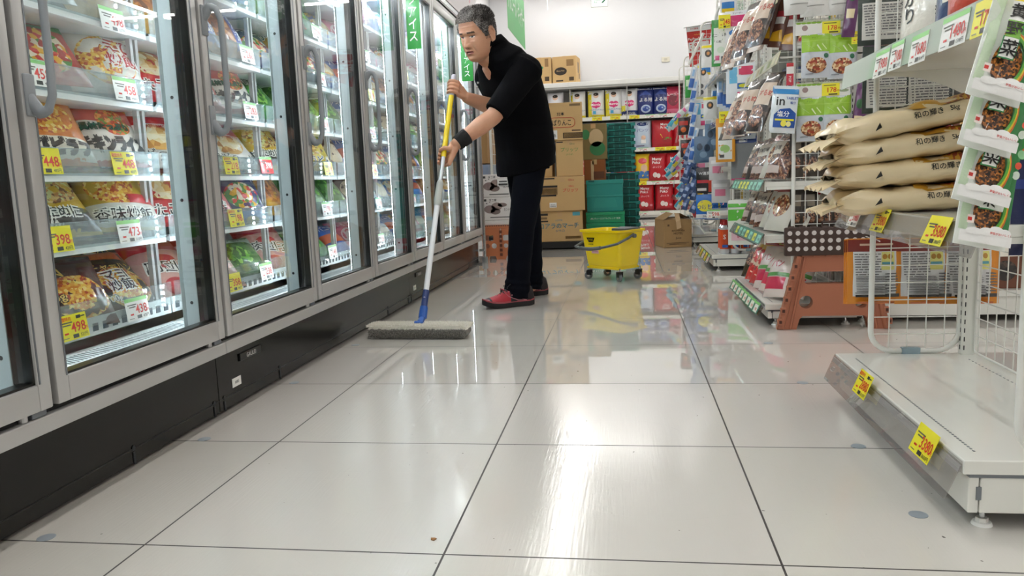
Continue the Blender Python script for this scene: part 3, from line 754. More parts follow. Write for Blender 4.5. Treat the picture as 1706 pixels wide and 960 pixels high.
# ================================================================== shelving on the right
WIRE = mat('e4e4de', 0.3, coat=.3)
def wire_panel(mb, o, u, w, h, pitch=.05, r=.0017, fr=.008, rad=.06, top=True):
    """grid of welded wire in a rounded tube frame, spanning w along u and h upward"""
    o, u = V(o), V(u); up = V((0, 0, 1))
    if fr:
        pts = [o+u*x+up*z for x, z in rrect(0, 0, w, h, rad, 6)]
        mb.tube(pts, fr, WIRE, n=8, closed=True)
    k = 1
    while k*pitch < w-.01:
        mb.cyl(o+u*(k*pitch)+up*.004, o+u*(k*pitch)+up*(h-.004), r, WIRE, n=5, cap=False); k += 1
    k = 1
    while k*pitch < h-.01:
        mb.cyl(o+u*.004+up*(k*pitch), o+u*(w-.004)+up*(k*pitch), r, WIRE, n=5, cap=False); k += 1
def foot(mb, x, y):
    mb.cyl((x, y, 0), (x, y, .006), .0185, WHITE, r1=.016, n=18); mb.cyl((x, y, .006), (x, y, .014), .011, WHITE, n=6)
    mb.cyl((x, y, .012), (x, y, .04), .005, CHROME, n=10)
def rail_prism(mb, x, y0, y1, ztop, drop, out, m, th=.003):
    """slanted price rail on a shelf front that faces -x"""
    mb.prism([(x, ztop), (x-out, ztop-drop), (x-out+th, ztop-drop), (x+th, ztop)], (0, y1, 0), (1, 0, 0), (0, 0, 1), y1-y0, m)
def cap_unit(label, y0, y1, xf=.605, xb=.985, H=1.75, shelves=(), near=True, far=True, px=.70, rail=ACRYL_S, pz=.145, drop=.072, dk=.135):
    t = thing('end_shelf_unit', label, 'shelf unit', (xb-.1, y0, 0), 'white end shelf units along the aisle')
    a = MB()
    a.bbox((xf, y0, dk-.027), (xb, y1, dk), STEEL_W, .002)
    a.box((xf+.012, y0+.004, dk-.034), (xb-.01, y1-.004, dk-.026), ALU_D)
    for k in range(int((y1-y0-.1)/.012)):
        a.box((xf+.036, y0+.05+k*.012, dk), (xf+.040, y0+.056+k*.012, dk+.0006), ALU_D)
    for k in range(int((y1-y0-.1)/.02)):
        a.box((xb-.05, y0+.05+k*.02, dk), (xb-.047, y0+.056+k*.02, dk+.0006), ALU_D)
    obj('base_deck', a, t)
    a = MB(); a.bbox((xf+.012, y0+.006, .034), (xf+.03, y1-.006, dk-.032), STEEL_W, .002)
    a.bbox((xf+.032, y0+.006, .034), (xb, y0+.02, dk-.032), STEEL_W, .002); a.bbox((xf+.032, y1-.02, .034), (xb, y1-.006, dk-.032), STEEL_W, .002)
    a.box((xf+.025, y0+.004, .06), (xf+.034, y0+.01, .085), ALU_D)
    obj('kick_panel', a, t)
    for x in (xf+.05, xb-.04):
        for y in (y0+.035, y1-.035):
            a = MB(); foot(a, x, y); obj('levelling_foot', a, t, smooth=40)
    for y in (y0+.012, y1-.012):
        a = MB(); a.bbox((xb-.045, y-.012, .10), (xb, y+.012, H), STEEL_W, .002)
        for k in range(int((H-.2)/.025)):
            a.box((xb-.040, y-.0125, .15+k*.025), (xb-.037, y+.0125, .163+k*.025), DARK)
            a.box((xb-.0455, y-.003, .15+k*.025), (xb-.0445, y+.003, .163+k*.025), DARK)
        obj('upright_post', a, t)
    a = MB(); wire_panel(a, (xb-.012, y0+.03, pz), (0, 1, 0), y1-y0-.06, H-pz-.05, fr=.003, rad=.01); obj('back_mesh', a, t)
    for fl, y in ((near, y0+.012), (far, y1-.004)):
        if not fl: continue
        a = MB(); wire_panel(a, (px, y, pz), (1, 0, 0), xb-.045-px, H-pz-.05)
        a.bbox((px+.085, y-.010, pz-.010), (px+.135, y+.010, pz+.010), mat('8fa4ae', .4), .002)
        obj('side_mesh', a, t, smooth=50)
    if rail is not None:
        a = MB(); rail_prism(a, xf-.001, y0+.006, y1+.006, dk-.004, drop, .03, rail); rail_prism(a, xf-.004, y0+.006, y1+.006, dk-.012, .012, .004, mat('b9b7b6', .4)); obj('price_rail', a, t)
    for z, x0, dz, out, m in shelves:
        a = MB(); a.bbox((x0, y0+.022, z-.022), (xb-.03, y1-.022, z), STEEL_W, .002)
        a.bbox((x0-.003, y0+.022, z-.040), (x0+.004, y1-.022, z+.004), STEEL_W, .0015)
        s_ = obj('shelf', a, t)
        for y in (y0+.024, y1-.024):
            b = MB()
            pts = [(x0+.006, z-.022), (x0+.006, z-.034)]+[(x0+.006+(xb-.05-x0)*q, z-.034-.07*(max(0, q-.35)/.65)**1.8) for q in [i/10 for i in range(11)]]+[(xb-.045, z-.022)]
            b.prism(pts[::-1], (0, y+.0015, 0), (1, 0, 0), (0, 0, 1), .003, STEEL_W); obj('shelf_bracket', b, s_)
        b = MB(); rail_prism(b, x0-.004, y0+.006, y1+.03, z+.006, dz, out, m); obj('price_rail', b, s_)
    return t
LIMEA = thin_glass('acrylic_lime', (.90, .96, .90, 1), haze=.5, hazecol='e2ece0')
cap_unit('white end shelf unit with bare lower deck, nearest the camera', 1.46, 2.34,
         shelves=((.565, .628, .062, .022, ACRYL_S), (.955, .628, .064, .010, LIMEA)), dk=.137)
cap_unit('white end shelf unit behind the brown folded step stool, stocked with snacks', 3.47, 4.38, xf=.60, px=.715, H=2.0, dk=.10, drop=.05,
         shelves=((.40, .60, .05, .03, ACRYL_S), (.63, .60, .045, .03, ACRYL_S)), rail=ACRYL_S)
cap_unit('white end shelf unit holding red spray cans on its lowest deck', 5.50, 6.42, xf=.59, px=.735, H=2.1, dk=.115, drop=.06,
         shelves=((.42, .62, .05, .02, ACRYL_S), (.72, .66, .05, .02, ACRYL_S), (1.05, .66, .05, .02, ACRYL_S), (1.38, .66, .05, .02, ACRYL_S)))
cap_unit('white end shelf unit farthest down the aisle, before the nappy shelves', 9.55, 10.4, xf=.60, px=.715, H=2.1, dk=.115, drop=.06,
         shelves=((.42, .62, .05, .02, ACRYL_S), (.8, .66, .05, .02, ACRYL_S)))
cap_unit('white end shelf unit behind the open cardboard box at the far aisle', 7.50, 8.42, xf=.60, px=.715, H=2.1, dk=.115, drop=.06,
         shelves=((.42, .62, .05, .02, ACRYL_S), (.8, .66, .05, .02, ACRYL_S), (1.2, .66, .05, .02, ACRYL_S)))
# long shelving rows that run off to the right behind the end units
def long_row(y0, label, x0=1.0, x1=4.6, H=1.9):
    t = thing('long_shelf_row', label, 'shelf unit', (x0, y0, 0), 'white shelving rows running to the right')
    a = MB(); a.bbox((x0, y0, .108), (x1, y0+.90, .135), STEEL_W, .002); a.box((x0, y0+.01, .03), (x1, y0+.025, .106), STEEL_W)
    a.box((x0, y0+.875, .03), (x1, y0+.89, .106), STEEL_W)
    obj('base_deck', a, t)
    for k in range(5):
        a = MB(); x = x0+.03+k*.885; a.bbox((x-.02, y0+.43, .0), (x+.02, y0+.47, H), STEEL_W, .002)
        obj('upright_post', a, t)
        if k < 4:
            a = MB(); foot(a, x, y0+.04); obj('levelling_foot', a, t)
    a = MB(); a.box((x0, y0+.445, .13), (x1, y0+.455, H), mat('c7c6c1', .5)); obj('back_panel', a, t)
    for z in (.42, .78, 1.15, 1.52):
        for s_, (ya, yb) in ((-1, (y0+.03, y0+.43)), (1, (y0+.47, y0+.87))):
            a = MB(); a.bbox((x0, ya, z-.025), (x1, yb, z), STEEL_W, .002); e = ya if s_ < 0 else yb
            a.box((x0, e-.003, z-.035), (x1, e+.003, z+.004), mat('d8d8d4', .4)); obj('shelf', a, t)
    return t
long_row(3.52, 'long white shelving row running right behind the brown folded stool')
long_row(5.55, 'long white shelving row running right, second from the camera')
long_row(7.55, 'long white shelving row running right, third from the camera')

# ---- goods on the long rows (seen in reflections, through meshes and above)
box_cols = [('brown', '6a3a24'), ('red', 'a3262a'), ('navy', '22345c'), ('green', '3a7a3c'), ('cream', 'e2d3b0'), ('yellow', 'd9b42a'), ('white', 'e6e6e2'), ('pink', 'd8849c')]
R5 = random.Random(21); _BX = {}
def carton_mesh(c, w, d, h):
    k = (c, w, d, h)
    if k not in _BX:
        mb = MB(); mb.bbox((-w/2, -d/2, 0), (w/2, d/2, h), mat(c, .45, coat=.3), .002)
        lc = 'f4f0e4' if c not in ('e2d3b0', 'e6e6e2') else '3a4a6a'
        mb.rect((0, -d/2-.0004, h*.72), (1, 0, 0), (0, 0, 1), w*.8, h*.18, ink(lc)); mb.disc((0, -d/2-.0004, h*.35), (1, 0, 0), (0, 0, 1), w*.3, h*.2, FD[R5.choice(list(FD))])
        mb.rect((-w/2-.0004, 0, h*.6), (0, -1, 0), (0, 0, 1), d*.7, h*.3, ink(lc))
        _BX[k] = mb.mesh('carton')
    return _BX[k]
for ri, y0 in enumerate((3.52, 5.55, 7.55)):
    for zi, z in enumerate((.135, .42, .78, 1.15, 1.52)):
        x = 1.10; _n = -1
        while x < 2.75:
            _n += 1; nm, c = R5.choice(box_cols if ri else box_cols[:3]); w = R5.choice((.12, .15)); h = R5.choice((.18, .22))
            o = inst(carton_mesh(c, w, .16, h), 'food_carton', '%s carton, %s level of %s long row, number %s along' % (nm, ['deck', 'second', 'third', 'fourth', 'top'][zi], ['first', 'second', 'third'][ri], ['one', 'two', 'three', 'four', 'five', 'six', 'seven', 'eight', 'nine', 'ten', 'eleven', 'twelve', 'thirteen', 'fourteen', 'fifteen'][_n]), 'carton',
                     Matrix.Translation((x+w/2, y0+.13, z+.001)), 'cartons on the long shelving rows')
            x += w+.006

# ---- folded brown step stool leaning at the second end unit
def dots_plate():
    t = thing('folding_step_stool', 'brown plastic step stool with dark white-dotted top, standing folded before shelves', 'step stool', (.866, 3.41, 0))
    y = 3.405; BR = mat('a2644a', .45, bump=.02, bscale=300); BD = mat('3a2720', .5); TH = .022
    # leg panel: tapered frame with slot, round hole and feet cut-out
    outer = [(-.230, 0), (-.150, 0), (-.138, .045), (-.125, .058), (.125, .058), (.138, .045), (.150, 0), (.230, 0), (.152, .318), (-.152, .318)]
    holes = [rrect(-.118, .195, .118, .248, .012)[::-1], circ(-.112, .118, .028)[::-1], circ(.112, .118, .028)[::-1]]
    vs, fs = cut_plate(outer, holes, TH)
    a = MB(); a.add([(.866+v.x, y-v.z, v.y) for v in vs], fs, BR)
    for s_ in (-1, 1):                                  # rolled outer ribs
        a.tube([(.866+s_*.215, y-.014, .004), (.866+s_*.142, y-.014, .315)], .013, BR, n=8)
        a.tube([(.866+s_*.175, y-.012, .004), (.866+s_*.118, y-.012, .315)], .006, BR, n=6)
        for k in range(6):                              # hinge knuckles
            f = (k+.5)/6.3; x = .866+s_*(.226-.076*f); z = .012+.30*f
            a.bbox((x-.011, y-.032, z-.013), (x+.011, y-.012, z+.013), BR, .002); a.box((x-.005, y-.0335, z-.006), (x+.006, y-.031, z+.007), mat('4a2418', .6))
    for k in range(6):
        x = .866-.12+k*.048; a.bbox((x-.014, y-.018, .312), (x+.014, y+.006, .328), BR, .003)
    obj('leg_panel', a, t, smooth=35)
    b = MB(); b.add([(.866+v.x*.98, y+.03-v.z, v.y) for v in vs], fs, BR); obj('rear_leg_panel', b, t)
    c = MB(); zt0, zt1 = .318, .438
    c.bbox((.866-.205, y-.026, zt0), (.866+.125, y-.004, zt1), BD, .006)
    for k in range(7): c.tube([(.866-.19+k*.045, y-.017, zt1-.004), (.866-.165+k*.045, y-.017, zt1-.004)], .010, BD, n=8)
    for i in range(10):
        for j in range(3): c.cyl((.866-.184+i*.0325, y-.0275, zt0+.030+j*.033), (.866-.184+i*.0325, y-.0255, zt0+.030+j*.033), .0098, mat('c9c3c0', .6), n=14)
    obj('top_half', c, t, smooth=35)
    d = MB(); d.bbox((.866-.20, y+.002, zt0+.01), (.866+.20, y+.022, zt1-.01), BD, .006)
    d.tube([(.866-.05, y+.01, zt1-.012), (.866-.045, y+.01, zt1+.018), (.866+.045, y+.01, zt1+.018), (.866+.05, y+.01, zt1-.012)], .006, BD, n=8)
    obj('rear_top_half', d, t, smooth=35)
dots_plate()

# ---- 5 kg rice bags on the middle shelf
RB = mat('e3cfa9', .38, bump=.5, bscale=14, coat=.35)
def rice_bag(label, c, length, tilt, yaw, seed, tx, z_off=0):
    """lying sack: x from its gathered end (-) to its far end (+)"""
    t = thing('rice_bag', label, 'rice bag', c, 'beige 5 kg rice bags stacked on the middle shelf')
    W, Hh = .24, .064; r = random.Random(seed); rings = []; N = 28
    ph = [r.uniform(0, 6.28) for _ in range(4)]
    rot = Matrix.Rotation(yaw, 3, 'Z') @ Matrix.Rotation(-tilt, 3, 'Y')
    def sec(s_):
        x = -length/2+length*s_
        e = min(1, s_/.11)**.5*min(1, (1-s_+.004)/.05)**.4
        w = W*(.72+.28*min(1, s_/.2)); h = Hh*max(.06, e); R = []
        for k in range(N):
            a = 2*PI*k/N; ca, sa = cos(a), sin(a)
            yy = w/2*math.copysign(abs(ca)**.55, ca); zz = h/2*math.copysign(abs(sa)**.75, sa)
            q = .0035*sin(9*s_*3+3*a+ph[0])+.0025*sin(23*s_+5*a+ph[1])
            if s_ < .2: q += .008*(1-s_/.2)*sin(11*a+ph[2])
            R.append(V((x, yy+q*ca, zz+q*sa+Hh/2)))
        return R
    S = [0, .02, .05, .09, .13, .17, .22, .3, .4, .5, .6, .7, .8, .88, .94, .98, 1]
    a = MB(); C0 = V(c)
    a.loft([[C0+rot @ p for p in sec(s_)] for s_ in S], RB)
    # printed gold panel on top, writing along the near side
    def side(x, z, o=.0016):
        s_ = (x+length/2)/length; zz = (z-Hh/2)/(Hh/2)
        f = abs(zz)**(1/.75); ca = math.sqrt(max(0, 1-min(1, f)**2)); w = W*(.72+.28*min(1, s_/.2))
        aa = math.atan2(-math.sqrt(1), 1)
        al = math.asin(max(-1, min(1, math.copysign(min(1, abs(zz))**(1/.75), zz)))); al = PI-al
        q = .0035*sin(9*s_*3+3*al+ph[0])+.0025*sin(23*s_+5*al+ph[1])
        yy = -w/2*(abs(cos(al))**.55)-abs(q)-o
        return C0+rot @ V((x, yy, z))
    def print_txt(s_, x0, z0, h, m):
        vs, fs, w, hh = glyphs(s_); k = h/hh
        a.add([side(x0+vx*k, z0+vy*k) for vx, vy in vs], fs, m)
    INK = ink('17130f')
    def top_pt(x, y):
        s_ = (x+length/2)/length; al = math.acos(max(-1, min(1, math.copysign(abs(2*y/W)**(1/.55), y)))); q = .0035*sin(9*s_*3+3*al+ph[0])+.0025*sin(23*s_+5*al+ph[1])
        return C0+rot @ V((x, y+q*cos(al), Hh/2*abs(sin(al))**.75+q*sin(al)+Hh/2+.0016))
    for gx, gw, gc in ((.02, .05, 'c9962c'), (.075, .028, '9a3a22'), (.125, .055, 'd8a83a')):
        a.add([top_pt(gx-gw+2*gw*i/8, -.112+.19*j/8) for j in range(9) for i in range(9)], [(j*9+i, j*9+i+1, (j+1)*9+i+1, (j+1)*9+i) for j in range(8) for i in range(8)], mat(gc, .4))
    print_txt('和の輝き', tx, Hh*.62, .0160, INK); print_txt('5kg', tx+.058, Hh*.60, .0145, INK)
    b = MB()
    obj('sack', a, t, smooth=60)
    # crimped sealed tail at the aisle end
    tail = []; n = 22
    for i in range(4):
        x = -length/2+.012-.05*i/3
        row = []
        for k in range(n+1):
            f = k/n-.5; yy = f*W*.80*(1+.12*i/3); zz = Hh*.42-.006*i+.0045*sin(k*1.1+ph[3])*(.3+i/3)+.0016*sin(k*3.3)
            row.append(C0+rot @ V((x-.003*sin(k*.9+ph[0]), yy, zz)))
        tail.append(row)
    vs = [p for row in tail for p in row]; m_ = len(vs); vs += [p+V((0, 0, -.0012)) for p in vs]
    fs = [(j*(n+1)+k, j*(n+1)+k+1, (j+1)*(n+1)+k+1, (j+1)*(n+1)+k) for j in range(3) for k in range(n)]
    fs += [tuple(m_+q for q in f[::-1]) for f in fs]
    b.add(vs, fs, RB); obj('sealed_tail', b, t, smooth=60)
    g = MB(); sp = side(-length/2+.085, Hh*.5)
    g.add([side(-length/2+.085+dx, Hh*.48+dz) for dx, dz in ((-.007, -.008), (.009, -.002), (.006, .010))], [(0, 1, 2)], INK); obj('corner_mark', g, t)
for i, (z0, cx, tl, yw, tx) in enumerate(((.566, .715, .03, -.03, .025), (.632, .712, .055, -.02, .035), (.694, .706, .10, .02, .0), (.757, .700, .17, .05, .0))):
    rice_bag('beige 5 kg rice bag, %s of the stack of four' % ['lowest', 'second from bottom', 'third from bottom', 'topmost'][i], (cx, 2.07, z0), .40, tl, yw, 40+i, tx)

# ---- price tags on the nearest unit
def rail_tag(u, v, x, price, c, lab, w=.085, h=.055, sale=False, up=V((.38, 0, .92))):
    p = at(u, v, x=x); put_tag(price, c, p, V((-.92, 0, .38)), lab, w, h, up=up, sale=sale, group='price tags on the right shelves')
rail_tag(1437, 640, .586, '2880', 'y', 'yellow price tag reading 2880 on the lowest rail of the nearest unit', .098, .062, True)
rail_tag(1539, 738, .586, '3380', 'y', 'yellow price tag reading 3380 on the lowest rail, nearest the camera', .100, .062)
rail_tag(1424, 361, .6085, '3980', 'w', 'white price tag reading 3980 below the rice bag stack')
rail_tag(1466, 367, .6085, '3380', 'y', 'yellow price tag reading 3380 below the rice bag stack', .095, .058, True)
rail_tag(1559, 384, .6085, '3580', 'y', 'yellow price tag reading 3580 below the rice bags beside the hanging pouches', .105, .06)
for qi, (u, v, p, c) in enumerate(((1468, 106, '1980', 'w'), (1493, 93, '2180', 'w'), (1530, 81, '1680', 'w'), (1589, 51, '1480', 'w'), (1640, 28, '1780', 'y'))):
    p_ = at(u, v, x=.6165); put_tag(p, c, p_, V((-1, 0, .15)), '%s price tag reading %s on the lime upper shelf edge, %s from left' % (cn[c], p, ordw[qi]), (.10, .082, .095, .12, .09)[qi], .062, group='price tags on the right shelves')

# ---- upright rice bags on the upper shelf
def upright_sack(key, base, art, w=.22, h=.34): return pack_mesh(key, w, h, .045, base, art, seed=len(key), nu=14, nv=18)
upright_sack('sack_white', 'e9e4d8', [('p', [(-.1, .42), (.5, .5), (.5, .97), (.05, .97)], 'd2552c'), ('p', [(.05, .6), (.42, .62), (.42, .97), (.12, .97)], '2f7fb0'), ('t', stack_text('県産ひかり'), -.3, .55, .62, '15130f'), ('t', stack_text('精米'), .1, .25, .16, '15130f')])
upright_sack('sack_blue', '2a3f66', [('r', -.35, .3, .35, .6, 'e9e4d8'), ('t', '新米', 0, .45, .16, 'b01020'), ('r', -.5, .8, .5, .92, 'c83a30')])
upright_sack('sack_red', 'b8402c', [('e', 0, .5, .32, .22, 'e9e4d8'), ('t', '米', 0, .5, .2, '15130f')])
upright_sack('sack_brown', '4a1c22', [('r', -.35, .2, .35, .55, '9a3030'), ('t', '玄米', 0, .8, .14, 'e9d8b0')])
for i, (k, x, y, lab, rz) in enumerate((('sack_white', .80, 2.18, 'white rice sack with orange and blue print standing on the upper shelf', -.25),
        ('sack_blue', .83, 2.02, 'navy rice sack standing on the upper shelf behind tag 1480', -.1), ('sack_red', .80, 1.86, 'red rice sack standing on the upper shelf', -.3), ('sack_brown', .80, 1.70, 'dark brown rice sack on the upper shelf, nearest the camera', -.3))):
    inst(_PM[k], 'rice_sack', lab, 'rice bag', frame((x, y, .957), V((-.75, -.62, .12)), roll=.02*i), 'rice sacks standing on the upper shelf')

# ---- pouches hanging in front of the nearest unit
def rainbow(cx, cy, rx, ry, cols, a0, a1, step=.12):
    out = []
    for i, c in enumerate(cols):
        r0, r1 = 1-step*i, 1-step*(i+1); P = []
        for k in range(13): a = radians(a0+(a1-a0)*k/12); P.append((cx+rx*r0*cos(a), cy+ry*r0*sin(a)))
        for k in range(12, -1, -1): a = radians(a0+(a1-a0)*k/12); P.append((cx+rx*r1*cos(a), cy+ry*r1*sin(a)))
        out += [('p', [P[j], P[j+1], P[24-j], P[25-j]], c) for j in range(12)]
    return out
art = [('p', [(-.47, .13), (-.30, .13), (-.26, .92), (-.44, .92)], 'cfe4c4'), ('p', [(.12, .09), (.5, .10), (.5, .98), (.05, .98)], '1f7a34'), ('p', [(.05, .5), (.2, .5), (.2, .98), (.02, .98)], '4aa04a'), ('p', [(-.5, .45), (-.15, .97), (-.5, .97)], 'e4efe0'),
       ('e', .02, .31, .27, .19, FD['hijiki'])]+rainbow(.02, .31, .38, .26, ['e8702a', 'f0d22a', '5aa83a'], -50, 125)+[
       ('r', -.5, .02, .5, .11, 'f6f6f4'), ('e', .18, .14, .14, .04, 'f8f8f6'), ('e', .34, .13, .12, .035, 'f8f8f6'), ('e', .0, .12, .16, .035, 'f8f8f6'), ('e', -.25, .11, .16, .03, 'f8f8f6'),
       ('t', '野菜がおいしく！', .25, .115, .022, 0, .4, 'c8281c'), ('r', -.42, .17, -.28, .24, 'f6e8e0'), ('r', -.41, .19, -.33, .22, 'c8281c'),
       ('r', -.26, .30, .04, .48, '2f8a4a'), ('r', -.24, .31, .02, .47, 'f4f6f0'), ('r', -.24, .47, .02, .62, '7ab83a'), ('r', -.24, .62, .02, .78, 'f4f6f0'), ('r', -.24, .78, .02, .94, 'f2e02a'),
       ('t', '菜', -.11, .385, .13, '15130f'), ('t', '野', -.11, .545, .12, '15130f'), ('t', '黄', -.11, .70, .12, '15130f'), ('t', '緑', -.11, .86, .12, '15130f'),
       ('e', .32, .62, .07, .035, 'dfeee0'), ('e', .36, .8, .08, .04, '8ac890'), ('e', .32, .7, .06, .03, 'e8502a')]
pouch = pack_mesh('veg', .086, .200, .006, 'eff3ec', art, seed=3, nu=12, nv=18, wr=.0014)
hx = thing('hanging_strip', 'clear hanging strip that carries the vegetable seasoning pouches', 'display strip', at(1672, 10, y=1.47))
a = MB(); p0, p1 = at(1690, -60, y=1.45), at(1655, 400, y=1.45)
a.tube([p0, p0.lerp(p1, .5), p1], .011, ACRYL, n=6, flat=.06, up=(1, 0, 0)); obj('strip', a, hx)
a = MB(); a.tube([p0+V((0, 0, -.005)), p0+V((.01, 0, .03)), V((.62, 1.47, .97))], .0018, CHROME, n=6); obj('hook', a, hx)
for i, (u, v, rl) in enumerate(((1652, 168, -.34), (1638, 252, -.33), (1627, 342, -.32), (1630, 412, -.22))):
    y = 1.37+.012*i; p = at(u, v, y=y)
    inst(pouch, 'seasoning_pouch', 'green and white vegetable seasoning pouch, %s of four on the hanging strip' % ['topmost', 'second', 'third', 'lowest'][i], 'food pouch', frame(p, V((.10, -1, .20)), roll=rl), 'vegetable seasoning pouches on the strip')
pack_mesh('green2', .10, .17, .006, '2f8a3a', [('e', .1, .3, .34, .2, FD['hijiki']), ('e', -.1, .6, .2, .08, 'e8702a'), ('e', .1, .75, .24, .07, 'e9d23a')]+rainbow(.10, .30, .42, .26, ['e8702a', 'f0d22a'], -50, 120), seed=8)
inst(_PM['green2'], 'seasoning_pouch', 'dark green pouch half hidden behind the seasoning strip at right picture edge', 'food pouch', frame(at(1690, 345, y=1.62), V((-.5, -1, .1)), roll=-.35), 'vegetable seasoning pouches on the strip')
pack_mesh('navy', .10, .17, .006, '1c2450', [('r', -.5, .7, .5, .8, '31408a')], seed=9)
inst(_PM['navy'], 'seasoning_pouch', 'plain navy pouch at the right picture edge', 'food pouch', frame(at(1733, 425, y=1.5), V((-.1, -1, 0)), roll=0), None)

# ---- back sides of packs hung on the far side of the nearest unit
def info_lines(x0, y0, x1, y1, n, seed, c='6c6c6e'):
    r = random.Random(seed); out = []
    for i in range(n):
        y = y1-(y1-y0)*(i+.5)/n; hh = (y1-y0)/n*.20; x = x0
        while x < x1-.03:
            w = r.uniform(.04, .16); e = min(x1, x+w); out.append(('r', x, y-hh, e, y+hh, ink(c))); x = e+r.uniform(.01, .03)
    return out
curry = pack_mesh('curry', .150, .195, .008, 'dd8a1c', [('r', -.5, .80, .5, .985, '7a2018'), ('r', -.28, .89, .34, .92, 'd8b8a0'), ('r', -.40, .12, .40, .80, 'e9e9ea'), ('r', .12, .52, .36, .79, 'e9e58a'), ('e', .18, .72, .045, .04, 'b8862a'), ('e', .28, .72, .045, .04, 'b8862a'), ('r', .13, .60, .34, .64, '5aa0b0')]
      +info_lines(-.38, .44, .10, .78, 9, 4)+info_lines(-.34, .18, .18, .44, 11, 5)+info_lines(.2, .2, .36, .5, 7, 6)+[('r', -.34, .13, .16, .165, '1c1c1c'), ('r', .2, .13, .38, .18, '444444')]
      +[('r', -.3, .03, .3, .06, 'b8602a')], seed=12, nu=10, nv=12)
for i, (u, w_) in enumerate(((1455, 0), (1535, 0), (1611, 0))):
    for d in range(3):
        p = at(u+3*d*(-1 if i == 0 else 1), 506, y=2.40+.014*d)
        inst(curry, 'retort_pouch', 'back of orange curry pouch, %s hook behind the wire mesh, %s in its row' % (['left', 'middle', 'right'][i], ['front', 'second', 'rear'][d]), 'food pouch', frame(p, V((-.02*d, -1, .03))), 'orange pouches hung behind the nearest mesh')
backp = pack_mesh('backpack', .13, .19, .008, '34403a', [('r', -.42, .08, .42, .62, 'e4e2dc'), ('r', -.1, .66, .4, .78, '3a9a9a'), ('e', .1, .86, .08, .06, 'c8a02a'), ('e', .28, .86, .08, .06, 'c8a02a')]+info_lines(-.40, .1, .40, .6, 12, 9), seed=14)
for i, (u, v, c) in enumerate(((1475, 188, 0), (1545, 186, 1))):
    inst(backp, 'retort_pouch', 'back of dark pouch with small print above the rice bags, %s one' % ['left', 'right'][i], 'food pouch', frame(at(u, v, y=2.42), V((0, -1, .02))), 'dark pouches hung behind the upper mesh')
for i, (u, v) in enumerate(((1468, 75), (1530, 60))):
    inst(backp, 'retort_pouch', 'back of dark pouch with small print behind the upper rice sacks, %s one' % ['left', 'right'][i], 'food pouch', frame(at(u, v, y=2.44), V((0, -1, .02))), 'dark pouches hung behind the upper mesh')
a = MB()
for x in (.72, .80, .875, .93):
    for z in (.465, .845): a.tube([(x, 2.34, z), (x, 2.47, z+.004)], .002, CHROME, n=6)
hk = thing('display_hooks', 'chrome hooks carrying the orange pouches behind the mesh', 'display hook', (.8, 2.34, .46)); obj('hook_bar', a, hk)
# grey floor dots beside the joints
_fd = MB(); _fd.cyl((0, 0, 0.0002), (0, 0, .0008), .0175, mat('8f979e', .5), n=28); _fdm = _fd.mesh('floor_dot')
for i, (x, y) in enumerate(((-1.17, 1.324), (-1.17, 1.923), (-1.172, 2.524), (-1.17, 3.153), (.555, 1.53), (.554, 1.921), (.552, 2.518), (.552, 3.122))):
    inst(_fdm, 'floor_dot_sticker', 'round grey floor dot beside the %s, %s from the camera' % ('freezer base' if i < 4 else 'right shelf units', ordw[i % 4]), 'sticker', Matrix.Translation((x, y, 0)), 'grey dots stuck on the floor')
a = MB(); a.prism([(-.004, -.004), (.003, -.006), (.006, .002), (.001, .005), (-.006, .004)], (at(722, 899, z=.0)+V((0, 0, .0003))), (1, 0, 0), (0, 1, 0), .0012, mat('8a6238', .8))
tag(obj('crumb', a), 'tiny brown crumb lying on the near floor tile', 'crumb')
# ================================================================== goods hung and stacked on the far end units
# ---- cards and pouches on the side of the second unit, facing the camera
def board(name, u0, v0, u1, v1, y, price, lab):
    p0, p1 = at(u0, v1, y=y), at(u1, v0, y=y); w = p1.x-p0.x; h = p1.z-p0.z; c = (p0+p1)/2
    t = thing(name, lab, 'header card', (c.x, y, p0.z), 'header cards over the nut pouches')
    a = MB(); a.box((p0.x, y, p0.z), (p1.x, y+.002, p1.z), mat('e9e9e4', .35, coat=.4))
    U, Z_ = (1, 0, 0), (0, 0, 1)
    a.rect((c.x, y, p1.z-h*.08), U, Z_, w, h*.16, ink('b9c2a8')); a.disc((c.x-w*.33, y, p0.z+h*.5), U, Z_, .012, .011, ink('a08a88'))
    for k in range(5): a.disc((p0.x+w*(.06+.09*k), y, p1.z-h*.16), U, Z_, w*.05, h*.07, ink('86b23a'), off=.0005)
    a.disc((c.x+w*.38, y, p0.z+h*.35), U, Z_, .02, .006, ink('98a888'), off=.0006)
    a.text('今日のナッツ', (c.x-w*.1, y, p1.z-h*.08), U, Z_, h*.10, ink('4a4a44'), off=.0009)
    obj('card', a, t)
    a = MB(); a.box((c.x-w*.02, y-.0025, p0.z+h*.03), (c.x+w*.30, y-.0005, p1.z-h*.12), mat('f0e838', .4))
    a.text(price, (c.x+w*.16, y-.0025, p0.z+h*.42), U, Z_, h*.34, ink('cc2418'), maxw=w*.22, off=.0008); a.text('円', (c.x+w*.275, y-.0025, p0.z+h*.36), U, Z_, h*.14, ink('cc2418'), off=.0008)
    a.rect((c.x+w*.12, y-.0025, p1.z-h*.26), U, Z_, w*.22, h*.05, ink('5a5a30'), off=.0008); a.rect((c.x+w*.18, y-.0025, p0.z+h*.12), U, Z_, w*.16, h*.09, ink('3a3a30'), off=.0008)
    obj('price_slip', a, t)
board('header_card', 1325, 30, 1419, 60, 3.435, '178', 'white header card with yellow 178 slip above upper nut pouches')
board('header_card', 1326, 134, 1417, 163, 3.435, '178', 'white header card with yellow 178 slip above lower nut pouches')
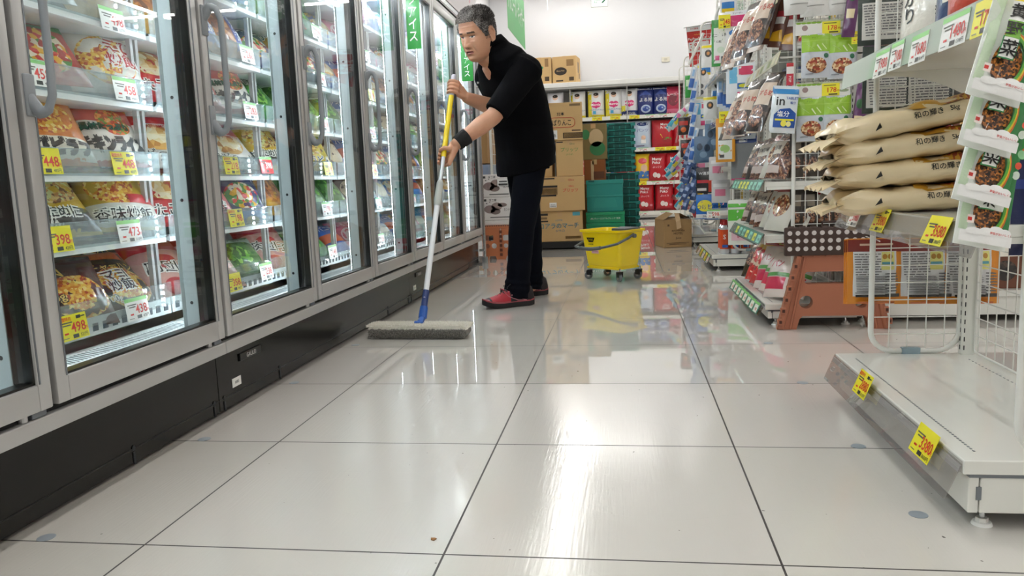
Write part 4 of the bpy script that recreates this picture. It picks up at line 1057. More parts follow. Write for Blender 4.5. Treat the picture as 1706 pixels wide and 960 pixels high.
nut_art = [('r', -.5, .56, .5, .975, '8fbc2a'), ('r', -.5, .80, .5, .815, 'a8cc50'), ('e', .0, .27, .36, .17, FD['nut']), ('e', .34, .47, .09, .055, '2c6a4a'), ('r', -.38, .40, -.22, .50, 'cfd4da'), ('r', -.37, .08, -.1, .10, '8a9098'),
           ('p', [(-.35, .74), (-.1, .62), (-.05, .60), (-.3, .72)], 'e9f4c8'), ('p', [(.0, .70), (.14, .58), (.18, .58), (.04, .72)], 'e9f4c8'), ('p', [(.18, .72), (.34, .60), (.36, .62), (.2, .74)], 'dff0b0'), ('t', 'ナッツ', -.05, .87, .04, '4f7a1c')]
nutp = pack_mesh('nutp', .112, .185, .014, 'c8ced6', nut_art, seed=5)
wnut = pack_mesh('wnut', .115, .185, .016, 'd9d9d6', [('e', 0, .55, .4, .2, FD['nut']), ('r', -.3, .2, .3, .22, '9a9a96')], seed=6)
for u, v, lab in ((1359, 130, 'upper left'), (1402, 131, 'upper right'), (1350, 235, 'lower left'), (1392, 233, 'lower right')):
    n_ = V((-.02, -1, .05))
    for d in range(3):
        inst(nutp, 'nut_pouch', 'green and silver nut pouch, %s hook, %s in the row' % (lab, ['front', 'second', 'rear'][d]), 'snack', frame(at(u+d, v-1.5*d, y=3.43+.016*d), n_), 'nut pouches hung on the side mesh')
for i, (u, v) in enumerate(((1331, 24), (1358, 27), (1400, 24))):
    inst(wnut, 'nut_pouch', 'white nut pouch at the top edge of the picture, %s of three' % side3[i].replace('near', 'left').replace('far', 'right'), 'snack', frame(at(u, v, y=3.42), V((-.05, -1, .1)), roll=.03), 'white nut pouches at the top')
tab = pack_mesh('tablet', .098, .185, .010, 'dfe6ea', [('r', -.5, .86, .5, .975, '2f86c6'), ('t', 'in', -.2, .70, .19, 0, .5, '15181c'), ('t', 'TABLET', .26, .77, .055, 0, .5, '1f4f9a'), ('t', '塩分', .3, .67, .06, 0, .3, '1f4f9a'),
    ('p', [(-.42, .12), (.46, .12), (.46, .44), (-.42, .40)], '1b4fa0'), ('p', [(-.42, .40), (.46, .44), (.2, .55), (-.2, .52)], '1b4fa0'), ('t', '塩分', -.05, .42, .13, 0, .5, 'ffffff'), ('r', -.36, .27, .40, .31, 'e8e030'), ('e', .0, .21, .12, .07, 'f0e65a'), ('e', .2, .20, .1, .06, 'f6f0a0')], seed=7)
for d in range(3):
    inst(tab, 'tablet_pouch', 'blue and white salt tablet pouch hung left of nut pouches, %s' % ['front', 'second', 'rear'][d], 'snack', frame(at(1303-d, 222-2*d, y=3.40+.014*d), V((-.1, -1, .06)), roll=-.10), 'salt tablet pouches')
a = MB(); p = at(1316, 142, y=3.44); q = at(1316, 105, y=3.44); w = .028
a.box((p.x-w/2, 3.44, p.z), (p.x+w/2, 3.442, q.z), mat('eceae8', .4)); h_ = q.z-p.z
a.rect((p.x, 3.44, q.z-h_*.08), (1, 0, 0), (0, 0, 1), w, h_*.16, ink('c23a40')); a.rect((p.x, 3.44, p.z+h_*.26), (1, 0, 0), (0, 0, 1), w, h_*.52, ink('c23a4a'))
a.text('POP', (p.x, 3.44, p.z+h_*.27), (0, 0, -1), (1, 0, 0), w*.36, ink('f6f2f0'), off=.0008)
tag(obj('shelf_sign', a), 'small red and white POP sign on the second shelf unit', 'sign')
# tall grey post in front of the second unit's row and purple snack strip
onion = pack_mesh('onion', .05, .24, .012, '5a2a5a', [('r', -.3, .3, .3, .45, 'd8c8a0'), ('e', 0, .65, .3, .08, '2c5a30')], seed=4)
for i, (u, v) in enumerate(((1424, 238), (1437, 160), (1412, 62))):
    inst(onion, 'onion_snack_strip', 'narrow purple pouch hanging beside the nut pouches, %s one' % ['lowest', 'middle', 'highest'][i], 'snack', frame(at(u, v, y=3.40), V((-.5, -1, .05)), roll=-.12), 'narrow purple pouches')
put_tag('208', 'y', at(1430, 62, y=3.395), V((-.3, -1, 0)), 'yellow price tag reading 208 beside the upper nut pouches', .05, .05)

# ---- front of the second unit: fanned dried-snack bags under cream strips
squid = pack_mesh('squid', .13, .27, .022, FD['dark'], [('r', -.42, .42, .42, .80, 'cdbba8'), ('e', 0, .24, .38, .18, FD['squid']), ('t', 'するめ', .12, .62, .1, 'b03020')], seed=15)
squid2 = pack_mesh('squid2', .12, .27, .02, 'b7a391', [('e', 0, .25, .4, .18, FD['squid']), ('e', .05, .6, .36, .16, FD['squid']), ('t', 'いか', -.2, .82, .08, '2a2020')], seed=16)
gold = pack_mesh('goldstick', .07, .30, .015, '6a4438', [('r', -.5, .72, .5, .97, 'e0b030'), ('r', -.1, .72, .1, .97, 'f4f0e0'), ('p', [(-.4, .08), (.4, .08), (.3, .24), (-.3, .20)], 'd8a428'), ('r', -.3, .32, .3, .42, 'e9e4e0'), ('r', -.3, .42, .3, .5, 'b83a40')], seed=17)
R6 = random.Random(33)
fan = [(squid, 'brown dried squid bag'), (squid2, 'clear dried squid bag')]
for row, (u0, v0, u1, v1, nm) in enumerate(((1296, 95, 1240, 118, 'upper'), (1298, 215, 1228, 205, 'lower'))):
    for k in range(7):
        f = k/6; me, ds = fan[k % 2]
        y = 3.52+.80*f; x = .60+.03*sin(k*2)
        z = (1.205 if row == 0 else .850)
        inst(me, 'dried_squid_bag', '%s fanned outward in the %s row, %s from the camera' % (ds, nm, ordw[k]), 'snack', frame((x-.05, y, z), V((-.86, -.42, .42)), roll=R6.uniform(-.12, .06)), 'dried squid bags fanned over the second unit')
for k in range(3):
    inst(gold, 'snack_stick_bag', 'long brown stick bag with gold top, %s of three' % ordw[k], 'snack', frame(at(1270+20*k, 74+5*k, y=3.56-.03*k), V((-.55, -.8, .25)), roll=-.18), 'long gold-topped snack bags')
for (u, v, uu, vv, nm, sd) in ((1305, 83, 1243, 143, 'lower', 1), (1270, -12, 1236, 45, 'upper', 2)):
    a = MB(); z1 = 1.173 if nm == 'lower' else 1.42; z0 = z1-.052
    a.prism([(.652, z1), (.636, z0), (.640, z0), (.656, z1)], (0, 4.36, 0), (1, 0, 0), (0, 0, 1), .90, mat('d6d2b4', .35))
    for k in range(8):
        c = R6.choice(['efe9c4', 'c9c6a0', '8f9a5a', 'e8e8dc', 'b9a874']); y = 3.52+k*.1
        a.quad((.6505, y+.07, z1-.006), (.6505, y, z1-.006), (.6365, y, z0+.008), (.6365, y+.07, z0+.008), ink(c))
    a.box((.655, 3.47, z1-.03), (.985, 3.475, z1-.024), STEEL_W)
    tag(obj('price_strip', a), 'cream slanted price strip over the %s row of dried squid bags' % nm, 'price strip')

# ---- clear snack bags on the lower shelves of the second unit
snackA = pack_mesh('clearbag', .15, .21, .03, FD['squid'], [('r', -.4, .5, .1, .8, 'e4d8c8'), ('r', -.45, .1, .2, .25, 'd8c8c0'), ('t', '珍味', -.15, .65, .12, '30201c')], seed=18)
snackB = pack_mesh('candy', .15, .22, .035, 'c9282a', [('e', 0, .5, .4, .34, FD['cand']), ('r', -.5, .8, .5, .95, 'e8b828')], seed=19)
snackC = pack_mesh('pinksnack', .15, .22, .03, 'e8d8d0', [('r', -.4, .15, .4, .4, 'c83050'), ('t', 'パン', 0, .7, .16, 'b82840'), ('r', -.5, .42, .5, .5, '5a9a4a')], seed=20)
snackD = pack_mesh('blackchoc', .14, .20, .03, '201a18', [('e', 0, .5, .32, .2, FD['squid']), ('r', -.5, .8, .5, .92, '8a6a4a')], seed=22)
snackE = pack_mesh('whitenoodle', .15, .22, .03, 'd8d4c8', [('e', .1, .5, .3, .24, FD['nut']), ('r', -.5, .8, .5, .95, 'a82a2a')], seed=23)
SN = [(snackA, 'clear dried-food bag'), (snackB, 'red candy bag'), (snackC, 'pink and white snack bag'), (snackD, 'black snack bag'), (snackE, 'white nut snack bag')]
lay = {'deck': (.101, [3, 1, 1, 2, 2, 2][::-1]), 'middle': (.401, [4, 4, 0, 0, 3, 0]), 'upper': (.631, [0, 4, 0, 0, 3, 0])}
for nm, (z, ks) in lay.items():
    for k, q in enumerate(ks):
        y = 3.58+k*.14
        for row in range(2):
            inst(SN[q][0], 'snack_bag', '%s on %s level of second unit, %s from the camera%s' % (SN[q][1], nm, ordw[k], ' behind' if row else ''), 'snack', frame((.655+.08*row, y, z+.012), V((-.75, -.40, .40)), roll=R6.uniform(-.12, .12)), 'bagged snacks on the second end unit')
darkp = pack_mesh('darkp', .06, .20, .012, '3a332c', [('r', -.3, .55, .3, .8, '8a8070'), ('e', 0, .3, .3, .14, FD['squid'])], seed=25)
for lv, (z, n) in enumerate(((.645, 7), (.41, 6))):
    for k in range(n):
        inst(darkp, 'dried_fish_bag', 'slim dark bag seen through the side mesh, %s row, %s from left' % (['upper', 'lower'][lv], ordw[k]), 'snack', frame((.735+.033*k, 3.53+.005*(k % 2), z), V((-.25, -1, .1)), roll=R6.uniform(-.08, .08)), 'slim bags behind the side mesh')
TEAL = mat('2f7a6a', .35, coat=.4)
for nm, z, x, n, cols in (('upper', .635, .598, 8, 'tttyyy'), ('middle', .405, .598, 7, 'tytyt'), ('deck', .096, .588, 8, 'wwwwww')):
    for k in range(n):
        y = 3.52+k*.105; c = cols[k % len(cols)]
        a_key = 'teal'+c
        if a_key not in _TG:
            m_ = MB(); m_.box((-.045, -.026, -.001), (.045, .026, 0), TEAL)
            m_.rect((.006, -.003, 0), (1, 0, 0), (0, 1, 0), .052, .036, mat({'t': '8fd0c0', 'y': 'd9dc50', 'w': 'e9f0e6'}[c], .4), .0006)
            if c == 'w': m_.rect((0, .021, 0), (1, 0, 0), (0, 1, 0), .09, .01, ink('7ac070'), .0008)
            m_.text('198', (.010, -.006, 0), (1, 0, 0), (0, 1, 0), .014, ink('cc2418' if c == 'w' else '30504a'), off=.001)
            _TG[a_key] = m_.mesh('tag_teal')
        inst(_TG[a_key], 'price_tag', 'teal framed price tag on the %s rail of second unit, %s along' % (nm, ordw[k]), 'price tag', frame((x-.021, y, z-.018), V((-.9, -.1, .40)), up=(.3, 0, 1)), 'teal price tags on the second end unit')

# ---- third unit and beyond: household goods
def blister(key, w, h, base, art, t=.012): return pack_mesh(key, w, h, t, base, art, seed=len(key)*3, nu=6, nv=8)
B = {}
def bl(key, words, *a, **k): B[key] = (blister(key, *a, **k), words)
bl('green_glove', 'green and white glove pack', .12, .30, '2f8f3c', [('r', -.38, .06, .38, .82, 'e8ece6'), ('t', 'ビニール手袋', -.0, .66, .07, '1c2420'), ('t', '12枚', -.1, .52, .06, '1c2420'), ('r', -.3, .12, -.08, .22, 'd05a8a'), ('r', .02, .1, .3, .2, '2a2a2a'), ('e', 0, .34, .2, .07, 'cfe0cc')])
bl('orange_glove', 'orange and white glove pack', .12, .29, 'dd9a2c', [('r', -.38, .06, .38, .80, 'e8ece6'), ('t', '手袋', 0, .64, .09, '1c2420'), ('e', 0, .30, .26, .09, '9ac070'), ('r', -.3, .1, -.05, .17, '3a3a3a')])
bl('zip_pink', 'pink and white zipper bag box', .16, .20, 'e6e8ec', [('r', -.4, .5, .45, .85, 'c8286a'), ('e', 0, .3, .35, .12, '3a78c0'), ('t', 'フリーザー', 0, .92, .06, '404a60')])
bl('zip_blue', 'blue and white zipper bag pack', .18, .26, 'e2e8ec', [('r', -.38, .5, -.1, .9, '5ab0d8'), ('r', -.05, .70, .45, .92, 'c8305a'), ('r', -.1, .36, .45, .5, '2f70b8'), ('e', .15, .43, .2, .05, 'd8d83a'), ('r', -.1, .12, .1, .28, 'c8286a'), ('r', .15, .12, .4, .28, 'b8c4cc')])
bl('navy_light', 'navy card with a small lamp', .16, .22, '2a3a6e', [('r', -.5, .0, .5, .4, '9aa0a4'), ('r', -.2, .6, .2, .95, 'c8c83a'), ('r', -.3, .44, .1, .56, 'd8dce0')])
bl('grey_panel', 'grey fabric mat pack', .17, .30, '787c80', [('r', -.5, .82, .5, .97, '23407e'), ('r', -.3, .84, .1, .95, 'd8dce0'), ('r', -.5, .0, .5, .04, 'b8286a')])
bl('drain_bag', 'green and white sink filter bag', .18, .30, 'e8ece4', [('r', -.5, .55, .5, .80, '5ab83a'), ('r', -.5, .85, .5, .93, '5ab83a'), ('r', -.38, .1, .3, .32, 'e8c0cc'), ('t', '80枚', 0, .2, .1, 'b8405a'), ('e', .2, .44, .2, .06, '202420')])
bl('blue_card', 'blue and yellow blister card', .10, .18, 'e4e8ea', [('r', -.4, .05, .4, .35, '2a78c0'), ('e', 0, .6, .26, .18, '2a2a2a'), ('r', -.4, .0, .4, .12, 'e8c82a')])
bl('bulb_card', 'white and yellow disc card', .10, .17, 'e8e8e6', [('e', 0, .6, .25, .17, '3a3028'), ('e', 0, .6, .12, .08, 'd08a3a'), ('r', -.5, .85, .5, .97, 'e8d82a')])
bl('slim_blue', 'slim blue and white stick pack', .05, .20, 'cfd8e4', [('r', -.4, .1, .4, .5, '3a6ab8'), ('r', -.2, .6, .2, .9, '8ab0d8')])
bl('green_tool', 'bright green tool on white card', .05, .20, '2fa03c', [('r', -.3, .5, .3, .8, 'd8f0d0')])
bl('red_dark', 'dark card with red print', .10, .16, '2a2024', [('r', -.4, .55, .4, .8, 'c83a2c'), ('e', 0, .3, .25, .15, 'd86a2a')])
bl('washer', 'black and red cleaner box', .15, .19, '18161a', [('t', 'W消臭', -.1, .78, .14, 'e8e8ea'), ('r', .1, .05, .45, .5, 'c8381c'), ('r', -.45, .4, .1, .52, 'b81c2a'), ('r', -.45, .1, 0, .2, 'e8e0e0')])
bl('tubi', 'blue and yellow cleaner pouch', .16, .18, '1f68b8', [('e', -.1, .55, .34, .24, 'e8dc3a'), ('t', 'つけピカ', 0, .5, .2, '1c3a8a'), ('r', -.5, .03, .5, .2, 'e4eaf0'), ('t', '洗濯', -.1, .12, .08, '303a50')])
bl('tissue', 'clear pack with pink label', .12, .16, 'cfcfd2', [('r', -.3, .3, .3, .6, 'd87a9a'), ('r', -.4, .7, .4, .85, 'e8e8ea')])
bl('scarf', 'blue rolled pouch', .06, .11, '3a5688', [('r', -.3, .3, .3, .6, '8aa0c8')], t=.02)
bl('colour_tube', 'multicoloured tube pack', .05, .15, 'cfd8d8', [('r', -.5, .05, .0, .4, '3aa8c8'), ('r', 0, .3, .5, .6, 'd8c83a'), ('r', -.4, .6, .3, .8, 'd86aa0'), ('e', 0, .5, .2, .12, '3a5aa8')])
bl('sponge_card', 'white card with grey discs', .09, .17, 'dcdcdc', [('e', 0, .66, .26, .13, '45484c'), ('e', 0, .34, .26, .13, '45484c'), ('r', -.45, .0, .45, .1, 'd8d89a')])
bl('clip_blue', 'steel blue wire clip bundle', .14, .20, '54708e', [('e', -.2, .6, .16, .14, '2c4058'), ('e', .2, .55, .16, .14, '2c4058'), ('e', 0, .3, .2, .12, '7a96b4')])
def hang(key, u, v, y, place, n=V((-.15, -1, .05)), roll=0, deep=2, name='hanging_pack', gap=.03):
    for d in range(deep):
        p = at(u, v, y=y); p = p+V((.01*d, gap*d, .003*d))
        inst(B[key][0], name, '%s, %s%s' % (B[key][1], place, ['', ', second behind', ', third behind', ', fourth behind'][d]), 'household goods', frame(p, n, roll=roll), 'household goods hanging on the far units')
hang('green_glove', 1201, 110, 5.42, 'beside yellow 248 tag at the top'); hang('orange_glove', 1208, 270, 5.42, 'below the lower yellow 248 tag')
put_tag('248', 'y', at(1207, 36, y=5.38), V((-.1, -1, 0)), 'yellow price tag reading 248 above the green glove pack', .075, .085); put_tag('248', 'y', at(1208, 195, y=5.38), V((-.1, -1, 0)), 'yellow price tag reading 248 above the orange glove pack', .075, .075)
hang('zip_pink', 1229, 70, 5.40, 'right of the gloves'); hang('zip_blue', 1233, 172, 5.42, 'beside the dried squid bags'); hang('navy_light', 1238, 232, 5.44, 'below the blue zipper packs')
hang('grey_panel', 1240, 300, 5.45, 'below the navy lamp card'); hang('drain_bag', 1236, 408, 5.40, 'beside the folded brown stool')
hang('blue_card', 1213, 20, 5.5, 'at the top picture edge above gloves')
for i, (u, v) in enumerate(((1180, 112), (1183, 198), (1181, 252), (1196, 165))):
    hang(['bulb_card', 'bulb_card', 'sponge_card', 'blue_card'][i], u, v, 6.3, 'column behind third unit, %s from the top' % ordw[i])
for i, (u, v) in enumerate(((1190, 250), (1176, 265))): hang('clip_blue', u-4*i, v+6*i, 6.2, 'below the disc card, %s' % ['right', 'left'][i])
for i in range(5): hang('slim_blue', 1200+5*i, 178+3*i, 5.9, 'stick row behind gloves, %s from left' % ordw[i], deep=1)
hang('washer', 1177, 322, 6.0, 'above the blue cleaner pouches'); hang('tubi', 1178, 365, 5.95, 'left of the spray cans'); hang('tubi', 1192, 366, 5.98, 'directly left of the spray cans')
hang('tissue', 1196, 300, 5.6, 'left of the orange glove pack'); hang('tissue', 1200, 338, 5.7, 'above the spray cans'); hang('red_dark', 1139, 225, 7.5, 'below the green tools'); hang('red_dark', 1143, 262, 7.5, 'lower one beside blue pouches')
hang('green_tool', 1146, 163, 7.4, 'left end of the fourth unit', deep=3)
for i in range(7):
    hang('slim_blue', 1150+3*(i % 2), 150+20*i, 7.3, 'slim column at fourth unit, %s from the top' % ordw[i], deep=1, roll=-.2)
for i, (u, v) in enumerate(((1176, 125), (1172, 140), (1168, 165), (1171, 215), (1166, 252), (1168, 290), (1163, 325), (1170, 350))):
    hang(['blue_card', 'bulb_card', 'sponge_card', 'zip_blue', 'clip_blue', 'tissue', 'blue_card', 'red_dark'][i], u, v, 7.35, 'on the fourth unit side, %s from the top' % ordw[i], deep=1)
# clip strips with fanned tubes and rolled pouches at the aisle corner of the fourth unit
strip_w = ['upper tube fan', 'lower tube fan', 'left blue fan', 'right blue fan', 'lowest tube fan']
numw = ordw+['tenth', 'eleventh', 'twelfth']
for s_, (ua, va, ub, vb, n, key, Y) in enumerate(((1133, 195, 1112, 218, 8, 'colour_tube', 9.3), (1128, 265, 1108, 292, 9, 'colour_tube', 9.3), (1146, 250, 1136, 345, 12, 'scarf', 7.36), (1156, 255, 1150, 350, 9, 'scarf', 7.36), (1136, 300, 1126, 345, 6, 'colour_tube', 9.3))):
    st_ = thing('clip_strip', 'clear hanging strip carrying the %s at the far units' % strip_w[s_], 'display strip', at(ua, va-30, y=Y+.03))
    a = MB(); pa, pb = at(ua+8, va-45, y=Y+.03), at(ub+14, vb+20, y=Y+.03); a.tube([pa, pa.lerp(pb, .5), pb], .015, ACRYL, n=6, flat=.1)
    a.tube([pa, V((.76, 9.56 if Y > 9 else 7.52, pa.z+.02))], .004, CHROME, n=6); obj('strip', a, st_)
    for k in range(n):
        f = k/(n-1); u = ua+(ub-ua)*f+4*math.sin(k*1.9); v = va+(vb-va)*f+5*math.cos(k*2.3)
        M = frame(at(u, v, y=Y-.02*(k % 3)), V((-.55+.3*sin(k), -1, .25)), roll=(-.75 if key == 'colour_tube' else -.35)+.12*sin(k*3))
        if key == 'colour_tube': M = M @ Matrix.Scale(1.6, 4)
        inst(B[key][0], 'clip_strip_pack', '%s in the %s, %s down' % (B[key][1], strip_w[s_], numw[k]), 'household goods', M, 'packs fanned on clip strips')
# white wire loops of the hook racks
def loop(lab, pts, y, r=.009):
    a = MB(); a.tube([at(u, v, y=y) for u, v in pts], r, WIRE, n=8); tag(obj('rack_loop', a, smooth=50), lab, 'wire rack')
loop('white tubular rack loop around the disc cards', [(1166, 160), (1166, 95), (1170, 87), (1186, 84), (1193, 90), (1190, 130)], 6.35)
loop('white tubular rack loop above the green glove pack', [(1191, 80), (1192, 30), (1197, 14), (1212, 3), (1226, 0), (1226, -60)], 5.6)
loop('white tubular rack edge leaning before the red poster', [(1148, 108), (1153, 96), (1166, 70), (1172, 55)], 7.45, .012)
loop('white tubular loop beside the cleaner pouches', [(1166, 350), (1167, 378), (1174, 388), (1196, 388)], 6.1)
# spray cans on the third unit's deck
def spray(x, y, lab):
    t = thing('spray_can', lab, 'spray can', (x, y, .116), 'spray cans on the lowest deck')
    a = MB(); a.cyl((x, y, .116), (x, y, .30), .033, mat('d8dce2', .3, .4), n=24)
    a.cyl((x, y, .15), (x, y, .285), .0334, mat('c8481c', .3, coat=.5), n=24, cap=False); a.text('S', (x-.004, y-.0345, .235), (1, 0, 0), (0, 0, 1), .032, ink('f0ece8'), off=.002); a.rect((x, y-.034, .17), (1, 0, 0), (0, 0, 1), .04, .02, ink('2f5aa8'), off=.002)
    a.cyl((x, y, .30), (x, y, .318), .031, mat('c9ccd0', .25, .7), r1=.022, n=24); obj('can_body', a, t, smooth=40)
    a = MB(); a.cyl((x, y, .316), (x, y, .352), .023, mat('a81c24', .35), r1=.019, n=20); obj('cap', a, t, smooth=40)
for k in range(3):
    for j in range(2): spray(.685+.072*k, 5.58+.09*j, 'orange and silver spray can, %s in the %s row' % (['left', 'middle', 'right'][k], ['front', 'rear'][j]))
put_tag('598', 'w', (.60, 5.485, .40), V((-.3, -1, 0)), 'white price tag reading 598 on third unit', .09, .06)
a = MB(); p = at(1172, 345, y=5.9)
for i, (u, v) in enumerate(((1161, 352), (1193, 337))):
    p = at(u, v, y=6.0 if i else 7.46); inst(tag_mesh('728', 'r', .1, .09), 'price_tag', 'red price card leaning outward %s' % ['by the fourth unit', 'by the third unit'][i], 'price tag', frame(p, V((-.5, -.8, .3)), roll=.5), None)
a = MB(); pz = [at(1169, 402, y=5.52), at(1182, 432, y=5.45), at(1183, 410, y=5.5), at(1173, 385, y=5.55)]
for k in range(5):
    inst(tag_mesh('298', 'y' if k % 2 else 'w', .10, .06), 'price_tag', 'price tag on the lowest rail of the third unit, %s from camera' % ordw[k], 'price tag', frame((.570, 5.58+.16*k, .082), V((-.9, 0, .4)), up=(.3, 0, 1)), 'price tags on the third unit')
# round tubs and bins low on the fourth unit
a = MB(); a.cyl((.70, 7.45, .118), (.70, 7.45, .19), .075, mat('b9bcc0', .3, .3), n=28); a.cyl((.70, 7.45, .19), (.70, 7.45, .20), .08, mat('d0d2d4', .3, .3), n=28)
tag(obj('round_tin', a, smooth=40), 'grey round tin low on the fourth unit', 'tin')
# ================================================================== back of the shop
UX, UZ = (1, 0, 0), (0, 0, 1)
# ---- nappy shelves along the back wall
def back_unit(x0, x1, label):
    t = thing('nappy_shelf_unit', label, 'shelf unit', (x0, 12.55, 0), 'nappy shelf bays along the back wall')
    a = MB(); a.box((x0, 13.1, .1), (x1, 13.12, 2.15), mat('c9c8c4', .5)); obj('back_panel', a, t)
    a = MB(); a.bbox((x0, 12.62, .02), (x1, 13.12, .12), mat('d0d0cc', .4), .003); a.box((x0, 12.64, .0), (x1, 12.66, .03), DARK); obj('base_deck', a, t)
    for z in (.575, 1.105, 1.62):
        a = MB(); a.bbox((x0+.004, 12.66, z-.028), (x1-.004, 13.1, z), STEEL_W, .002); s_ = obj('shelf', a, t)
        b = MB(); b.box((x0+.004, 12.645, z-.035), (x1-.004, 12.658, z+.022), mat('e9e9e2', .3, coat=.4)); obj('price_rail', b, s_)
    b = MB(); b.box((x0+.004, 12.60, .06), (x1-.004, 12.62, .115), mat('e9e9e2', .3)); obj('price_rail', b, t)
    a = MB(); a.bbox((x0, 12.60, 2.10), (x1, 13.12, 2.13), mat('b3b3b0', .4), .003); a.bbox((x0, 12.59, 2.13), (x1, 13.12, 2.20), WHITE, .004); obj('top_canopy', a, t)
    a = MB(); a.box((x0+.002, 12.66, .1), (x0+.02, 13.1, 2.1), mat('b8b7b3', .4)); obj('upright_post', a, t)
for i, x in enumerate((-1.75, -.85, .05, .95)): back_unit(x, x+.9, 'back wall shelf bay of nappies, %s from the left' % ordw[i])
def nap(key, base, art, w=.23, h=.40): return pack_mesh(key, w, h, .07, base, art, seed=len(key), nu=8, nv=8)
heart = lambda c: [('e', -.12, .48, .17, .10, c), ('e', .12, .48, .17, .10, c), ('p', [(-.28, .46), (0, .34), (.28, .46), (0, .5)], c)]
face = [('e', 0, .80, .16, .09, 'e8c0a4'), ('e', 0, .85, .16, .06, '2a2420')]
NP = {
 'merries_pink': ('white nappy pack with pink heart', nap('nap1', 'f0eef2', [('r', -.5, .0, .5, .3, 'f4c8dc')]+face+heart('e0307a')+[('t', 'Merries', 0, .48, .09, 'ffffff')])),
 'merries_yellow': ('white nappy pack with yellow band and pink heart', nap('nap2', 'f2f2f2', [('r', -.5, .03, -.28, .95, 'f2e02a'), ('r', -.5, .03, .5, .13, 'f2e02a')]+face+heart('e0307a')+[('t', 'Merries', .02, .48, .09, 'ffffff'), ('r', -.2, .16, -.02, .26, '4ab0e0'), ('t', 'さらさらエアスルー', .05, .3, .05, '2f62b0')])),
 'merries_blue': ('white nappy pack with navy foot and pink heart', nap('nap3', 'f2f2f4', [('r', -.5, .03, .5, .22, '23357a'), ('r', -.5, .2, -.25, .4, 'e9e03a')]+face+heart('e0307a')+[('t', 'Merries', .02, .48, .09, 'ffffff'), ('t', 'パンツ', .1, .13, .08, 'ffffff')])),
 'navy': ('navy night nappy pack', nap('nap4', '1b2c72', [('p', [(-.4, .7), (0, .9), (.4, .7), (0, .74)], '3850a0'), ('e', 0, .25, .3, .14, 'c8d8f0'), ('e', 0, .25, .2, .09, '3a58b0'), ('t', 'よる用', 0, .56, .14, 'ffffff'), ('r', -.5, .92, .5, .98, 'd8dce8')])),
 'pinkred': ('crimson and pink nappy pack', nap('nap5', 'c83a5a', [('e', 0, .5, .3, .2, '7a1830'), ('t', 'ムーニー', 0, .7, .1, 'ffffff'), ('r', -.5, .05, .5, .2, 'e87a9a')])),
 'lightblue': ('pale blue nappy pack', nap('nap6', 'c8d8ea', [('e', 0, .88, .34, .07, '1f3a78'), ('t', 'Moony', 0, .88, .05, 'ffffff'), ('t', 'パンツ', 0, .66, .12, '6a7ab0'), ('e', .05, .40, .14, .08, 'e8c0a4'), ('r', -.1, .2, .2, .33, 'ffffff'), ('r', -.4, .1, .1, .13, '5a2a6a')])),
 'mamy': ('red nappy pack with white lettering', nap('nap7', 'bc1a28', [('t', 'Mamy\nPoko', 0, .74, .22, 'ffffff'), ('t', 'ぷっくり', 0, .52, .07, 'f4d8dc'), ('e', -.1, .25, .12, .09, 'f0e4e0'), ('e', .08, .22, .1, .08, 'f0e4e0'), ('e', .34, .2, .08, .04, 'd87a8a')], w=.26)),
 'mamy_yellow': ('red nappy pack with yellow sash', nap('nap8', 'bc1a28', [('t', 'Mamy\nPoko', .1, .78, .2, 'ffffff'), ('p', [(-.5, .2), (-.1, .5), (.5, .62), (.5, .5), (0, .36), (-.4, .1)], 'd8d82a'), ('e', .2, .3, .26, .1, 'a8202a'), ('r', .05, .3, .4, .38, '5a9a3a')], w=.30)),
 'goon': ('yellow and blue nappy pack with baby picture', nap('nap9', 'f0cc2a', [('r', -.5, .04, .5, .4, '3a78c0'), ('e', .1, .5, .22, .13, 'e8c0a4'), ('e', 0, .75, .3, .1, 'd83a4a')], w=.2)),
}
rows = [(1.622, [('merries_pink', 888), ('merries_pink', 928), ('merries_yellow', 964), ('merries_yellow', 995), ('merries_yellow', 1024), ('merries_blue', 1050), ('navy', 1077), ('navy', 1102), ('pinkred', 1122)]),
        (1.107, [('lightblue', 905), ('lightblue', 938), ('lightblue', 970), ('lightblue', 996), ('lightblue', 1022), ('lightblue', 1047), ('lightblue', 1071), ('mamy_yellow', 1104), ('mamy', 1137)]),
        (.577, [('mamy', 905), ('goon', 940), ('mamy', 975), ('goon', 1010), ('mamy', 1042), ('goon', 1070), ('mamy', 1094), ('mamy', 1124), ('mamy', 1152)]),
        (.122, [('mamy', 905), ('mamy', 940), ('mamy', 975), ('mamy', 1010), ('mamy', 1042), ('mamy', 1073), ('mamy', 1106), ('mamy', 1138)])]
lv = ['top', 'second', 'third', 'lowest']
for ri, (z, items) in enumerate(rows):
    for k, (nm, u) in enumerate(items):
        p = at(u, 250, y=12.75)
        inst(NP[nm][1], 'nappy_pack', '%s, %s nappy shelf, %s from left' % (NP[nm][0], lv[ri], ordw[k]), 'nappies', frame((p.x, 12.76, z), V((.02*sin(k*5), -1, .03))) @ Matrix.Scale(1.12 if ri != 2 else 1.14, 4), 'nappy packs on the back wall')
for ri, (v_, us) in enumerate(((0, (996, 1026, 1058, 1084, 1106)), (1, (1072, 1100, 1118)), (2, (1068, 1092, 1114)), (3, (1070, 1106)))):
    z = (1.62, 1.105, .575, .09)[ri]
    for k, u in enumerate(us):
        p = at(u, 250, y=12.64); c = 'y' if (ri == 0 and k < 3) or (ri == 1 and k > 0) or (ri == 2 and k == 0) else 'w'
        put_tag('1480', c, (p.x, 12.643 if ri < 3 else 12.598, z-.006), V((0, -1, 0)), '%s price tag reading 1480 on the %s nappy rail, %s one' % (cn[c], lv[ri], ordw[k]), .16, .055, group='price tags on the nappy rails')
